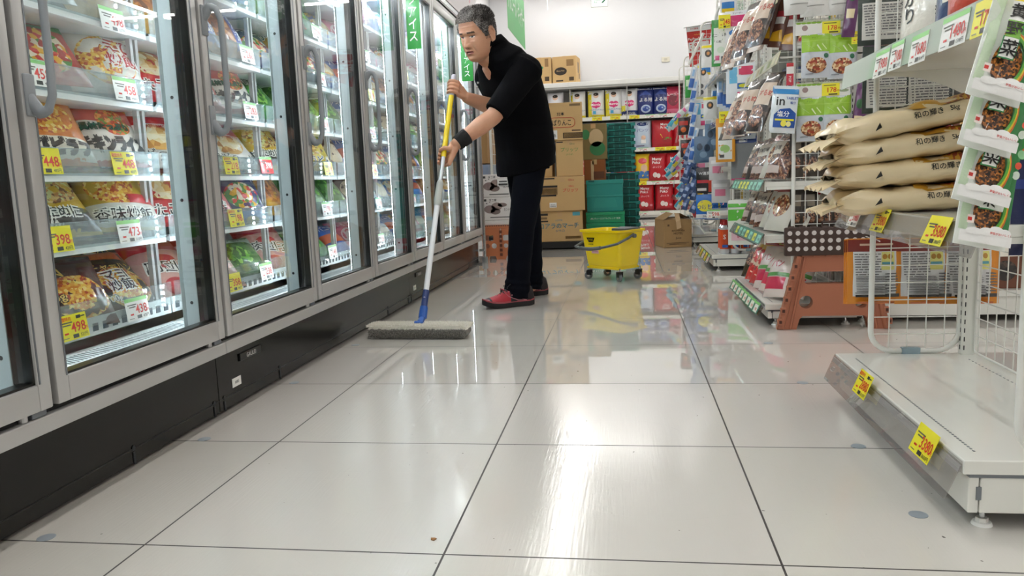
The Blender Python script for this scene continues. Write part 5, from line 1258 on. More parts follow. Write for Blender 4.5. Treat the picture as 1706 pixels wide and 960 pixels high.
# ---- cardboard cartons
CB = lambda h='b08a5c': mat(h, .8, vary=.10, vscale=5)
def carton(name, label, x0, x1, y0, y1, z0, z1, front, side=(), yaw=0.0, col='cba873', group='cardboard cartons', tape=True):
    cx, cy = (x0+x1)/2, (y0+y1)/2; w, d, h = x1-x0, y1-y0, z1-z0
    t = thing(name, label, 'box', (cx, cy, z0), group)
    R = Matrix.Translation((cx, cy, z0)) @ Matrix.Rotation(yaw, 4, 'Z')
    a = MB(); a.xf = R; m = CB(col)
    a.bbox((-w/2, -d/2, 0), (w/2, d/2, h), m, .004)
    dk = mat('8c6a42', .8)
    a.box((-w/2-.0008, -.002, h-.001), (w/2+.0008, .002, h+.0008), dk)
    def art(items, o, u, W_):
        o, u = V(o), V(u)
        for e in items:
            p = o+u*(e[1]*W_)+V((0, 0, e[2]*h))
            if e[0] == 't': a.text(e[3], p, u, UZ, e[4]*h, ink(e[5]), maxw=e[6]*W_ if len(e) > 6 else W_*.9, off=.0015)
            elif e[0] == 'r': a.rect(p, u, UZ, e[3]*W_, e[4]*h, ink(e[5]), off=.0012)
            elif e[0] == 'e': a.disc(p, u, UZ, e[3]*W_, e[4]*h, ink(e[5]), off=.0012)
            elif e[0] == 'o': a.tube([p+u*(x*W_)+UZV*(z*h)-u.cross(V(UZ))*-.001 for x, z in rrect(-e[3], -e[4], e[3], e[4], min(e[3], e[4])*.8, 4)], .0035, ink(e[5]), n=4, closed=True)
    art(front, (0, -d/2, 0), (1, 0, 0), w); art(side, (w/2, 0, 0), (0, 1, 0), d)
    if tape: a.box((-.025, -d/2-.0012, h-.05), (.025, -d/2, h+.001), mat('c4a070', .3)); a.box((-.025, -d/2-.001, h), (.025, d/2, h+.0014), mat('c4a070', .3))
    obj('carton_body', a, t)
    return t
UZV = V(UZ)
def lbl_box(x, z, w=.16, h=.14): return [('r', x, z, w, h, 'ececea'), ('r', x, z+.01, w*.7, h*.12, '50504e'), ('r', x, z-.035, w*.8, h*.25, '7a7a78')]
G4 = 'brown cartons stacked on the black dolly'
carton('cardboard_box', 'brown carton lettered コアラのマーチ, lowest on the black dolly', -.875, -.43, 7.55, 7.93, .075, .372,
       [('t', -.02, .52, 'コアラのマーチ', .17, '3a7f90', .86), ('t', .0, .36, '(いちご)', .09, '3a7f90', .4), ('t', -.02, .70, 'LOTTE', .055, '5a8a96', .3), ('r', -.38, .90, .24, .07, '2a2620'), ('r', -.38, .78, .2, .07, '7a6240'), ('r', -.38, .68, .24, .05, '2a2620'), ('r', .36, .90, .16, .12, '4a98a8'), ('r', .28, .13, .34, .09, '8a6a3a'), ('r', .28, .13, .31, .065, 'b08a5c')],
       [('t', .1, .6, 'コアラ', .2, '3a7f90', .5), ('r', -.3, .7, .2, .3, '6a5434')], yaw=.10, group=G4)
carton('cardboard_box', 'brown carton with red プリッツ lettering, second on the dolly', -.84, -.41, 7.53, 7.93, .374, .705,
       [('t', .18, .60, 'プリッツ', .11, 'c8302c', .36), ('t', .2, .72, 'Glico', .05, 'c8302c', .2), ('t', .2, .9, 'Glico', .06, 'a8342c', .24), ('r', -.30, .72, .38, .06, '1c1814'), ('r', -.30, .58, .38, .20, '8f6f44'), ('r', -.30, .58, .35, .17, 'c0a060'), ('r', -.32, .95, .3, .035, '1c1814'), ('r', -.32, .46, .36, .05, '1c1814')]+lbl_box(-.22, .18),
       [('r', -.34, .55, .2, .4, '7a6240'), ('t', .15, .62, 'プリッツ', .16, 'c8302c', .4), ('r', 0, .95, .8, .035, '1c1814'), ('r', .3, .15, .3, .12, '2a241c')], yaw=.13, group=G4)
carton('cardboard_box', 'brown carton with green プリッツ lettering, third on the dolly', -.67, -.41, 7.57, 7.93, .707, 1.05,
       [('t', .0, .74, 'プリッツ', .12, '5f8f4a', .9), ('t', .0, .60, '(サラダ)', .06, '5f8f4a', .5), ('t', .1, .90, 'Glico', .05, '5f7a4a', .3), ('t', .05, .2, 'プリッツ', .05, 'c8a878', .5), ('r', -.36, .95, .24, .03, '1c1814')],
       [('r', -.3, .55, .22, .5, '7a6240'), ('t', .2, .72, 'サラダ', .12, '5f8f4a', .4), ('r', .35, .1, .24, .12, '2a241c')], yaw=.10, group=G4)
carton('cardboard_box', 'narrow brown carton left of the green lettered one on the dolly', -.845, -.70, 7.62, 7.93, .707, 1.05, [('r', .25, .78, .4, .06, '1c1814'), ('r', .25, .62, .36, .12, '8f6f44'), ('r', .3, .94, .4, .04, '1c1814')], (), group=G4)
carton('cardboard_box', 'brown carton lettered ぱりんこ 32, topmost on the dolly', -.83, -.40, 7.55, 7.93, 1.052, 1.405,
       [('t', .02, .70, '32本', .10, '1c1814', .25), ('r', -.40, .84, .16, .18, 'c02c30'), ('t', .04, .47, 'ぱりんこ', .17, '15110e', .42), ('o', .04, .47, .29, .13, 'c04a30'), ('r', .34, .93, .24, .06, '7a6240'), ('r', .28, .12, .44, .15, '4a3a28'), ('r', .28, .12, .41, .12, 'a8844f'), ('r', .36, .25, .2, .035, '5a4630')]+lbl_box(-.20, .15, .27, .24)+[('t', -.24, .15, '22', .12, '2a2a2a', .15)],
       [('t', .0, .6, '32', .1, '1c1814', .3), ('r', .2, .2, .3, .15, '5a4630')], yaw=.05, group=G4, tape=False)
t = thing('dolly', 'black wheeled dolly under the carton stack', 'dolly', (-.66, 7.74, 0)); a = MB()
a.bbox((-.90, 7.52, .012), (-.40, 7.96, .074), RUBBER, .004); obj('platform', a, t)
for x in (-.85, -.46):
    for y in (7.57, 7.90):
        a = MB(); a.cyl((x-.012, y, .026), (x+.012, y, .026), .0255, RUBBER, n=16); a.box((x-.016, y-.012, .03), (x+.016, y+.012, .056), DARK); obj('caster', a, t)
# second stack behind, on a low pallet
G5 = 'cartons stacked behind the first row'
t = thing('pallet', 'low dark pallet behind the teal crates', 'pallet', (-.28, 8.55, 0)); a = MB(); a.bbox((-.48, 8.20, 0), (-.06, 8.60, .62), CB('6e5232'), .004); obj('block', a, t)
carton('cardboard_box', 'orange-brown carton with tape on top, behind the stacked cartons', -.42, -.20, 8.22, 8.58, .622, .87, [('r', .2, .35, .5, .3, '6a3a20'), ('r', -.1, .5, .14, .9, 'd8b890')], (), col='9a5a30', group=G5)
carton('cardboard_box', 'brown carton with green animal print behind the stacked cartons', -.45, -.18, 8.22, 8.58, .872, 1.24, [('e', .1, .6, .28, .25, 'c8b088'), ('e', .15, .3, .3, .2, '2f7a4a'), ('e', -.3, .7, .16, .14, '3a8a58')], (), col='8a7a50', group=G5)
for i, (u0, u1) in enumerate(((882, 918), (923, 962))):
    p, q = at(u0, 141, y=12.7), at(u1, 97, y=12.7)
    carton('cardboard_box', ['brown carton with green oval on the nappy shelf top', 'brown carton with black round print on the nappy shelf top'][i], p.x, q.x, 12.68, 13.05, 2.201, 2.62,
           [[('e', -.05, .62, .2, .08, '2f8a5a'), ('t', -.05, .62, 'moony', .05, 'b08a5c', .3), ('r', -.05, .4, .3, .10, '8a9a5a'), ('r', .3, .8, .16, .3, '8a6a40'), ('r', .3, .2, .2, .16, '4a3a24'), ('r', -.25, .15, .3, .06, '2a2218')],
            [('e', -.15, .45, .26, .15, '2a221c'), ('t', -.15, .46, 'Mamy Poko', .06, 'c8a878', .4), ('r', .25, .75, .3, .24, '8a6a40'), ('r', .3, .15, .2, .14, '4a3a24'), ('r', -.2, .1, .3, .05, '2a2218')]][i],
           [('r', 0, .6, .3, .4, '6a5030'), ('r', .2, .3, .2, .2, '3a2c1c')], yaw=.0 if i == 0 else -.12, group='cartons on top of the nappy shelves')
# ---- teal crates
TL = mat('24988f', .42, coat=.15); TLD = mat('0e625d', .5)
_cr = {}
def crate(label, c, w, d, h, yaw=0):
    key = (w, d, h)
    if key not in _cr:
        t = thing('plastic_crate', label, 'crate', c, 'teal crates nested in a tall stack')
        a = MB(); a.xf = Matrix.Translation(c)
        a.bbox((-w/2, -d/2, h-.014), (w/2, -d/2+.018, h), TL, .002); a.bbox((-w/2, d/2-.018, h-.014), (w/2, d/2, h), TL, .002)
        a.bbox((-w/2, -d/2, h-.014), (-w/2+.018, d/2, h), TL, .002); a.bbox((w/2-.018, -d/2, h-.014), (w/2, d/2, h), TL, .002)
        a.bbox((-w/2, -d/2, h-.034), (-w/2+.05, -d/2+.02, h-.012), TL, .002); a.bbox((w/2-.05, -d/2, h-.034), (w/2, -d/2+.02, h-.012), TL, .002)
        obj('rim', a, t)
        a = MB(); a.xf = Matrix.Translation(c); q = .012
        a.box((-w/2+q, -d/2+q, 0), (w/2-q, -d/2+q+.004, h-.01), TLD); a.box((-w/2+q, d/2-q-.004, 0), (w/2-q, d/2-q, h-.01), TLD); a.box((-w/2+q, -d/2+q, 0), (-w/2+q+.004, d/2-q, h-.01), TLD); a.box((w/2-q-.004, -d/2+q, 0), (w/2-q, d/2-q, h-.01), TLD)
        a.box((-w/2+q, -d/2+q, 0), (w/2-q, d/2-q, .004), TLD)
        for k in range(5): x = -w/2+.04+k*(w-.08)/4; a.box((x-.004, -d/2+q-.005, .0), (x+.004, -d/2+q, h-.03), TL)
        obj('side_wall', a, t)
        a = MB(); a.xf = Matrix.Translation(c); a.bbox((-.055, -d/2-.004, h-.018), (.055, -d/2+.004, h-.002), TLD, .002); obj('grip', a, t)
        _cr[key] = t; return t
    r = dup(_cr[key], loc=V(c), label=label); return r
n_ = 0
for k in range(9):       # lower, wider part of the stack
    crate('teal crate in the tall stack, %s from the floor' % numw[k], (-.025+.004*sin(k*2), 8.72, .02+.079*k), .37, .30, .075)
numt = ['first', 'second', 'third', 'fourth', 'fifth', 'sixth']
for k in range(8):
    crate('narrower teal crate in the tall stack, %s above the wide ones' % ordw[k], (-.045+.004*cos(k*2), 8.72, .735+.0655*k), .335, .30, .0625)
t = thing('folding_crate', 'large teal folding container with white bird print, on the green crates', 'crate', (-.19, 8.0, .30), 'folding containers behind the bucket')
x0, x1 = -.385, -.02; a = MB(); a.bbox((x0, 7.93, .335), (x1, 8.19, .655), mat('1a928b', .4, coat=.2), .006)
a.bbox((x0-.006, 7.924, .615), (x1+.006, 8.196, .657), TL, .004); a.bbox((x0-.003, 7.926, .485), (x1+.003, 7.94, .50), TL, .002)
a.prism([(-.12, .38), (.12, .38), (.10, .47), (-.10, .47)], (-.2, 7.929, 0), UX, UZ, .004, TL)
for k in range(4): a.add([(-.235+.012*k, 7.9285, .425+.006*k), (-.175-.004*k, 7.9285, .432+.007*k), (-.20, 7.9285, .44+.006*k)], [(0, 1, 2)], ink('cfe4e2'))
obj('container_body', a, t); a = MB(); a.bbox((x0+.02, 7.922, .637), (x0+.08, 7.93, .655), TLD, .002); obj('latch', a, t)
GR = mat('159a6a', .4, coat=.2)
for i, (z0, z1, m, nm, txt) in enumerate(((.225, .333, GR, 'green folding crate with white lettering, upper of two', '(株) ティーエスアルフレッサ 物流'), (.128, .223, GR, 'green folding crate with white lettering, lower of two', '(株) ティーエスアルフレッサ 物流'), (.012, .126, mat('c0202c', .4, coat=.2), 'red folding crate lettered スギ薬局 SLC専用', 'スギ薬局 SLC専用'))):
    t = thing('folding_crate', nm, 'crate', (-.2, 8.0, z0), 'folding containers behind the bucket'); a = MB()
    a.bbox((x0-.01, 7.92, z0), (x1+.01, 8.2, z1-.02), m, .004); a.bbox((x0-.014, 7.912, z1-.032), (x1+.014, 8.205, z1), m, .003)
    a.text(txt, ((x0+x1)/2, 7.92, (z0+z1)/2-.012), UX, UZ, .022 if i < 2 else .034, ink('d8ece4'), maxw=.30, off=.002)
    if i == 2: a.disc((x0+.035, 7.9195, .055), UX, UZ, .015, .015, ink('f0e4e4'), off=.002)
    obj('container_body', a, t); a = MB(); a.bbox((-.25, 7.908, z1-.028), (-.15, 7.913, z1-.008), m, .001); obj('grip', a, t)
# ---- yellow bucket on casters
def bucket():
    t = thing('mop_bucket', 'yellow rectangular mop bucket on four casters with grey handle', 'bucket', (-.09, 5.22, 0))
    YL = mat('fcdc00', .33, coat=.35); c = V((-.09, 5.22, 0)); yaw = -.70; R = Matrix.Translation(c) @ Matrix.Rotation(yaw, 4, 'Z')
    def ring(w, d, z, r=.03): return [R @ V((x, y, z)) for x, y in rrect(-w/2, -d/2, w/2, d/2, r, 5)]
    a = MB(); o = [(.285, .205, .085), (.285, .205, .10), (.29, .21, .101), (.315, .232, .20), (.345, .258, .318), (.368, .278, .322), (.370, .280, .336), (.348, .260, .336), (.335, .248, .32), (.30, .22, .20), (.275, .20, .11)]
    a.loft([ring(w, d, z) for w, d, z in o], YL); 
    a.xf = R
    a.bbox((-.14, -.105, .075), (.14, .105, .09), YL, .004)
    obj('tub', a, t, smooth=35)
    e = MB(); e.xf = R; f = lambda z: -(.232/2+(z-.20)*(.013/.118)+.0005)
    U_, V_ = (1, 0, 0), (0, -.11, 1)
    e.add([(-.118, f(.285)-.002, .285), (-.100, f(.255)-.002, .255), (-.062, f(.255)-.002, .255), (-.044, f(.285)-.002, .285)], [(0, 1, 2, 3)], BLACK)
    e.text('DUSK', (-.081, f(.27)-.0025, .271), U_, V_, .013, ink('d8c020'), off=.001); e.text('UNGER', (-.081, f(.24)-.002, .240), U_, V_, .010, ink('2a2410'), off=.001)
    e.rect((-.05, f(.19)-.002, .19), U_, V_, .062, .022, ink('d8a8b0'), off=.001); e.rect((-.05, f(.19)-.003, .192), U_, V_, .05, .004, ink('a8707a'), off=.0015)
    obj('emblem', e, t)
    h = MB(); h.xf = R; P = []
    for k in range(17):
        u = -1+2*k/16; P.append((-.172 if u <= -1 else .176*sin(u*PI/2), -.155-.035*cos(u*PI/2), .302-.085*cos(u*PI/2)**.8))
    P = [(-.182, 0, .285), (-.188, -.05, .262)]+[(-.186+.372*k/12, -.165-.03*sin(PI*k/12), .225-.014*sin(PI*k/12)+(.03*(k/12)**2)) for k in range(13)]+[(.19, -.06, .285), (.184, 0, .305)]
    h.tube(P, .0085, mat('5d6062', .5), n=8); h.tube([P[i] for i in range(4, 11)], .0125, mat('55585a', .6), n=10)
    for x in (-.19, .19): h.cyl((x-.008, 0, .295), (x+.008, 0, .295), .014, mat('6d7072', .5), n=14)
    obj('bail_handle', h, t, smooth=50)
    w = MB(); w.xf = R; w.bbox((.01, -.02, .23), (.135, .085, .343), mat('4c4f52', .5), .006); w.bbox((-.02, .09, .31), (.15, .112, .345), mat('5a5d60', .5), .004)
    obj('wringer', w, t)
    for x, y, s_ in ((-.135, -.095, .5), (.135, -.095, -.4), (-.135, .095, .9), (.135, .095, .2)):
        q = MB(); q.xf = R @ Matrix.Translation((x, y, 0)) @ Matrix.Rotation(s_, 4, 'Z')
        q.cyl((0, -.011, .026), (0, .011, .026), .0255, mat('6a6c6e', .6), n=20); q.cyl((0, -.012, .026), (0, .012, .026), .010, CHROME, n=12)
        q.bbox((-.012, -.018, .028), (.024, -.013, .062), BLACK, .002); q.bbox((-.012, .013, .028), (.024, .018, .062), BLACK, .002); q.bbox((-.004, -.018, .055), (.026, .018, .066), BLACK, .002)
        q.cyl((.014, 0, .062), (.014, 0, .085), .006, CHROME, n=10)
        obj('caster', q, t, smooth=40)
bucket()
# ---- open carton on the floor by the shelves
t = carton('cardboard_box', 'small open brown carton lettered HOTEL on the floor', .315, .585, 7.42, 7.74, .001, .262,
       [('t', .02, .60, 'MAUNA KEA', .06, '5a4430', .5), ('t', .02, .50, 'HOTEL', .08, '4a3626', .45), ('t', .02, .33, 'Juice', .10, '5a4430', .28), ('r', 0, .16, .8, .02, '6a5238'), ('r', 0, .11, .6, .02, '6a5238'), ('r', -.33, .8, .07, .07, '6a5238')],
       (), yaw=.22, group='cardboard cartons', tape=False, col='a8865a')
a = MB(); a.xf = Matrix.Translation((.45, 7.58, 0)) @ Matrix.Rotation(.22, 4, 'Z'); m = CB('9a7a50')
a.prism([(-.135, .262), (.135, .262), (.13, .268), (-.13, .268)], (0, .14, 0), (1, 0, 0), (0, 0, 1), .02, m)
a.add([(-.135, -.16, .263), (-.135, .16, .263), (-.03, .13, .325), (-.03, -.12, .32)], [(0, 1, 2, 3)], m); a.add([(.135, .16, .263), (.135, -.16, .263), (.03, -.13, .32), (.04, .12, .31)], [(0, 1, 2, 3)], m)
a.add([(-.028, -.15, .325), (.012, -.17, .318), (.02, -.178, .26), (.03, -.176, .185), (-.012, -.172, .17), (-.02, -.172, .24)], [(0, 1, 2, 5), (5, 2, 3, 4)], mat('c9a982', .7))
obj('open_flap', a, t)
# ---- white biscuit cartons on an orange stool past the freezers
BIS = [('t', -.22, .88, '不二家', .11, '2a2a2a', .3), ('r', -.42, .88, .07, .10, '3a3a3a'), ('e', -.30, .48, .15, .18, '8a7a78'), ('e', -.12, .60, .14, .17, '94847f'), ('e', -.16, .38, .13, .14, '7d6d69'), ('e', .02, .66, .12, .09, '8a7a76'), ('e', -.38, .74, .02, .02, '2a2a2a'), ('e', -.30, .80, .018, .018, '2a2a2a'),
       ('t', .26, .45, 'カントリーマアム', .13, '3a3030', .4), ('t', .30, .28, 'バニラ', .07, '5a5050', .2), ('r', -.05, .12, .5, .04, '4a4a4a')]
gb = 'white biscuit cartons on the orange stool'
for i, (z0, z1) in enumerate(((.302, .345), (.347, .545), (.547, .745))):
    carton('biscuit_carton', 'white carton with brown biscuit picture on the orange stool, %s of three' % ['bottom', 'middle', 'top'][i], -1.245, -.90, 6.72, 6.98, z0, z1, BIS if i else BIS[:1], (), col='e4e0de', group=gb, tape=False)
a = MB(); a.box((-1.10, 6.715, .64), (-1.0, 6.7185, .70), mat('ececea')); a.rect((-1.05, 6.715, .68), UX, UZ, .07, .012, ink('4a4a4a'), off=.002); a.rect((-1.05, 6.715, .655), UX, UZ, .08, .016, ink('3a3a3a'), off=.002)
tag(obj('address_label', a), 'small white address label on the top biscuit carton', 'label')
for i, x in enumerate((-1.24, -1.10)):
    a = MB(); a.bbox((x, 7.1, .9 if i else .76), (x+.11, 7.3, 1.04), mat(['8ea0b8', 'b08a5c'][i], .6), .01)
t = thing('folding_step_stool', 'orange folding step stool carrying white cartons past the freezers', 'step stool', (-1.09, 6.83, 0))
OR = mat('b86f48', .5); x0, x1, y0, y1 = -1.255, -.925, 6.70, 6.96
a = MB(); a.bbox((x0, y0, .272), (x1, y1, .300), OR, .005)
for k in range(16): a.box((x0+.01+k*.020, y0-.001, .292), (x0+.02+k*.020, y0+.001, .300), DARK)
obj('seat', a, t)
for sx in (0, 1):
    lx = x0 if not sx else x1
    outer = [(0, 0), (.05, 0), (.06, .03), (.115, .03), (.125, 0), (.165, 0), (.16, .272), (0, .272)]
    vs, fs = cut_plate([(p if not sx else .165-p, z) for p, z in outer][::(1 if not sx else -1)], [circ(.045, .12, .020)[::-1], circ(.105, .12, .024)[::-1], rrect(.02, .165, .10, .215, .01)[::-1]], .02)
    b = MB(); b.add([((x0 if not sx else x1-.165)+v.x, y0+.012-v.z, v.y) for v in vs], fs, OR)
    for k in range(6): b.bbox(((x0+.155 if not sx else x1-.165), y0-.004, .03+k*.04), ((x0+.17 if not sx else x1-.15), y0+.006, .055+k*.04), mat('6a3a28', .6), .002)
    obj('front_leg_panel', b, t)
for lx in (x0, x1-.02):
    b = MB(); b.add([(lx, y0+.02, 0), (lx+.02, y0+.02, 0), (lx+.02, y1, 0), (lx, y1, 0), (lx, y0+.03, .272), (lx+.02, y0+.03, .272), (lx+.02, y1-.03, .272), (lx, y1-.03, .272)], [(0,3,2,1),(4,5,6,7),(0,1,5,4),(1,2,6,5),(2,3,7,6),(3,0,4,7)], OR); obj('side_leg_panel', b, t)
# stacked bundles behind that stool
t = thing('roll_cage', 'grey wire roll cage with wrapped goods past the freezers', 'cage', (-1.6, 7.6, 0)); a = MB()
for x in (-1.95, -1.28): wire_panel(a, (x, 7.5, .15), (0, 1, 0), .7, 1.4, pitch=.1, r=.003, fr=.012)
wire_panel(a, (-1.95, 8.2, .15), (1, 0, 0), .67, 1.4, pitch=.1, r=.003, fr=.012); obj('cage_frame', a, t, smooth=50)
a = MB(); a.bbox((-1.94, 7.5, .11), (-1.29, 8.2, .14), DARK, .004); obj('cage_floor', a, t)
for x in (-1.88, -1.35):
    for y in (7.56, 8.14):
        a = MB(); a.cyl((x-.012, y, .05), (x+.012, y, .05), .05, RUBBER, n=16); a.box((x-.02, y-.02, .06), (x+.02, y+.02, .112), DARK); obj('caster', a, t)
for i, (z, c, lab) in enumerate(((.142, 'b08a5c', 'brown'), (.502, '8fa0ba', 'blue-grey'), (.862, 'b08a5c', 'brown'))):
    carton('cardboard_box', '%s carton inside the wire roll cage, %s level' % (lab, ['lowest', 'middle', 'upper'][i]), -1.90, -1.32, 7.55, 8.1, z, z+.35, [('r', 0, .6, .4, .2, '6a5434'), ('r', .2, .2, .3, .1, 'e4e4e2')], (), col=c, group='cartons in the roll cage')
# ---- signs
def flag(u_mid, y, z0, z1, text, label, x0, x1):
    t = thing('aisle_flag', label, 'sign', ((x0+x1)/2, y, z0), 'green flags on the freezer doors'); G = mat('1f9432', .38, coat=.4); w = x1-x0
    a = MB(); a.box((x0, y, z0), (x1, y+.002, z1), G)
    h = (z1-z0)*.88; s_ = stack_text(text)
    a.text(s_, ((x0+x1)/2, y, (z0+z1)/2+.008), UX, UZ, h, ink('f2f6f0'), maxw=w*.66, off=.001)
    a.text(s_, ((x0+x1)/2, y+.002, (z0+z1)/2+.008), (-1, 0, 0), UZ, h, ink('f2f6f0'), maxw=w*.66, off=.001)
    obj('flag_panel', a, t); a = MB(); a.box((x0-.02, y-.004, z0+.02), (x0+.004, y+.006, z1), ACRYL); obj('flag_holder', a, t)
flag(0, 4.262, 1.418, 1.965, 'アイスクリームタイプアイス'[-8:], 'green flag reading ムタイプアイス on the freezer door, nearer one', -1.166, -1.088)
flag(0, 5.69, 1.415, 1.83, 'ワンハンドアイス', 'green flag reading ワンハンドアイス on the freezer door, behind the head', -1.163, -1.078)
t = thing('hanging_banner', 'long green hanging banner with white lettering left of the white wall', 'sign', (-1.05, 8.6, 2.2)); a = MB()
a.box((-1.130, 7.95, 2.205), (-1.126, 9.32, 2.75), mat('54b562', .5)); a.text('アルコール・ギャザー', (-1.126, 8.62, 2.52), (0, 1, 0), UZ, .24, ink('e6f4e6'), maxw=1.25, off=.002)
obj('banner_panel', a, t); a = MB()
for y in (8.15, 9.1): a.cyl((-1.128, y, 2.75), (-1.128, y, CEIL), .0015, CHROME, n=5)
obj('hanger_wire', a, t)
t = thing('exit_sign', 'green and white exit direction sign at the top of the white wall', 'sign', (-.27, 9.5, 2.66)); p, q = at(985, 12, y=9.5), at(1012, -30, y=9.5); a = MB()
a.bbox((p.x, 9.5, p.z), (q.x, 9.53, q.z), WHITE, .003); obj('sign_box', a, t); a = MB()
a.rect(((p.x+q.x)/2, 9.5, p.z+.12), UX, UZ, (q.x-p.x)*.94, .24, mat('f6faf6', .5, emit=.6), off=.001)
ax = (p.x+q.x)/2+.02; G = ink('0f7a4a'); z = p.z+.085
a.add([(ax-.05, 9.497, z-.012), (ax+.01, 9.497, z-.012), (ax+.01, 9.497, z+.012), (ax-.05, 9.497, z+.012)], [(0, 1, 2, 3)], G)
a.add([(ax-.0, 9.497, z-.045), (ax+.02, 9.497, z-.045), (ax+.065, 9.497, z), (ax+.02, 9.497, z+.045), (ax, 9.497, z+.045), (ax+.045, 9.497, z)], [(0, 1, 2, 5), (5, 2, 3, 4)], G)
a.text('口', (ax-.065, 9.498, z-.03), UX, UZ, .03, ink('4a9a7a'), off=.001); obj('sign_face', a, t)
a = MB(); a.cyl((-.27, 9.515, q.z), (-.27, 9.515, CEIL), .012, WHITE, n=10); obj('ceiling_rod', a, t)
t = thing('poster', 'red and white payment poster hung in front of the back wall', 'poster', (.83, 9.0, 1.9)); a = MB()
P = [at(u, v, y=9.0) for u, v in ((1143, 45), (1186, 40), (1180, 98), (1150, 112))]
a.add([tuple(p) for p in P]+[(p.x, 9.004, p.z) for p in P], [(0, 3, 2, 1), (4, 5, 6, 7), (0, 1, 5, 4), (1, 2, 6, 5), (2, 3, 7, 6), (3, 0, 4, 7)], mat('c8302c', .45))
c = at(1164, 47, y=8.995); r_ = (P[1]-P[0]).normalized(); u_ = V((0, 0, 1))
a.rect(c, r_, u_, .26, .055, ink('ececf0'), off=.002); a.text('スギ薬局', c+r_*-.05, r_, u_, .022, ink('b83a3a'), off=.004)
a.text('PayPayクーポン', at(1165, 64, y=8.993), r_, u_, .042, ink('f4f0f0'), maxw=.24, off=.002); a.text('PayPay決済限定', at(1165, 57, y=8.993), r_, u_, .018, ink('e8b840'), maxw=.2, off=.002)
a.rect(at(1164, 78, y=8.995), r_, u_, .22, .11, ink('f0e8ea'), off=.002); a.text('3%', at(1158, 78, y=8.993), r_, u_, .075, ink('c8302c'), off=.004); a.text('もらえる', at(1174, 79, y=8.993), r_, u_, .035, ink('c8306a'), maxw=.09, off=.004)
obj('sheet', a, t); a = MB(); a.tube([at(1139, 47, y=8.99), at(1187, 39, y=8.99)], .003, CHROME, n=6); a.tube([at(1187, 39, y=8.99), V((.97, 9.56, 2.0))], .004, CHROME, n=6); obj('poster_rod', a, t)
a = MB(); p = at(1109, 99, y=13.19); a.bbox((p.x-.065, 13.185, p.z-.04), (p.x+.065, 13.2, p.z+.04), mat('c9c4b4', .4), .003); a.rect((p.x, 13.185, p.z), UX, UZ, .05, .035, mat('b0aa98', .5), off=.0005)
tag(obj('wall_outlet', a), 'beige wall outlet on the white back wall', 'outlet')
a = MB(); p = at(908, 5, y=12.5); a.cyl((p.x, 12.9, p.z-.02), (p.x, 12.9, CEIL), .006, WHITE, n=6); tag(obj('hanger_rod', a), 'thin white rod hanging near the back wall', 'hanger')
t = thing('aisle_board', 'large green hanging aisle board with number 5 above the shelving', 'sign', (1.16, 7.9, 2.12)); a = MB()
G = mat('1d7a3a', .4, coat=.3)
a.bbox((1.15, 7.1, 2.12), (1.17, 8.75, 2.80), G, .003); UY = (0, -1, 0)
a.text('防虫・除湿剤', (1.15, 7.85, 2.28), UY, UZ, .14, ink('e8f0e8'), maxw=1.1, off=.002); a.text('生理用品', (1.15, 7.95, 2.60), UY, UZ, .14, ink('e8f0e8'), maxw=.8, off=.002)
a.rect((1.15, 7.9, 2.44), UY, UZ, 1.3, .008, ink('d8e8d8'), off=.002); a.rect((1.15, 8.60, 2.46), UY, UZ, .16, .18, ink('f0f0f0'), off=.003); a.text('5', (1.15, 8.60, 2.46), UY, UZ, .12, ink('1a1a1a'), off=.005)
obj('board_panel', a, t); a = MB(); 
for y in (7.3, 8.5): a.cyl((1.16, y, 2.8), (1.16, y, CEIL), .002, CHROME, n=5)
obj('hanger_wire', a, t)
# ================================================================== the man mopping
def remesh(mb, voxel, smooth_it=2, fac=.5):
    me = mb.mesh('tmp'); o = bpy.data.objects.new('tmp', me); COL.objects.link(o)
    m = o.modifiers.new('r', 'REMESH'); m.mode = 'VOXEL'; m.voxel_size = voxel; m.use_smooth_shade = True
    if smooth_it:
        s_ = o.modifiers.new('s', 'SMOOTH'); s_.iterations = smooth_it; s_.factor = fac
    out = bpy.data.meshes.new_from_object(o.evaluated_get(bpy.context.evaluated_depsgraph_get()))
    bpy.data.objects.remove(o); bpy.data.meshes.remove(me)
    return out
def put(name, me, parent, mats, origin):
    me.transform(Matrix.Translation(-V(origin)))
    me.materials.clear()
    for m in mats: me.materials.append(m)
    me.polygons.foreach_set('use_smooth', [True]*len(me.polygons)); me.update()
    o = bpy.data.objects.new(name, me); link(o, parent); return o
def limb(mb, pts, rs, m=None, n=20, flat=1.0, up=None, round_ends=True):
    """tapered limb with rounded ends through joints"""
    P = [V(p) for p in pts]; Q = []; R = []
    if round_ends:
        d = (P[0]-P[1]).normalized()
        for k in range(4): a = PI/2*k/4; Q.append(P[0]+d*(rs[0]*cos(a))); R.append(max(.0006, rs[0]*sin(a)))
    for i in range(len(P)-1):
        for k in range(6):
            f = k/6; Q.append(P[i].lerp(P[i+1], f)); R.append(rs[i]+(rs[i+1]-rs[i])*f)
    Q.append(P[-1]); R.append(rs[-1])
    if round_ends:
        d = (P[-1]-P[-2]).normalized()
        for k in range(1, 5): a = PI/2*k/4; Q.append(P[-1]+d*(rs[-1]*sin(a))); R.append(max(.0006, rs[-1]*cos(a)))
    mb.tube(Q, R, m or WHITE, n=n, flat=flat, up=up)
def project(p):
    d = V(p)-V((0, 0, CAMZ)); return (853+FPX*d.dot(_R)/d.dot(_F), 480-FPX*d.dot(_U)/d.dot(_F))
POLE0, POLE1 = at(704, 530, y=3.37), at(757, 120, y=3.96)
def pole_at(v):
    a, b = 0.0, 1.0
    for _ in range(40):
        m = (a+b)/2
        if project(POLE0.lerp(POLE1, m))[1] > v: a = m
        else: b = m
    return POLE0.lerp(POLE1, a)
AX = (POLE1-POLE0).normalized()
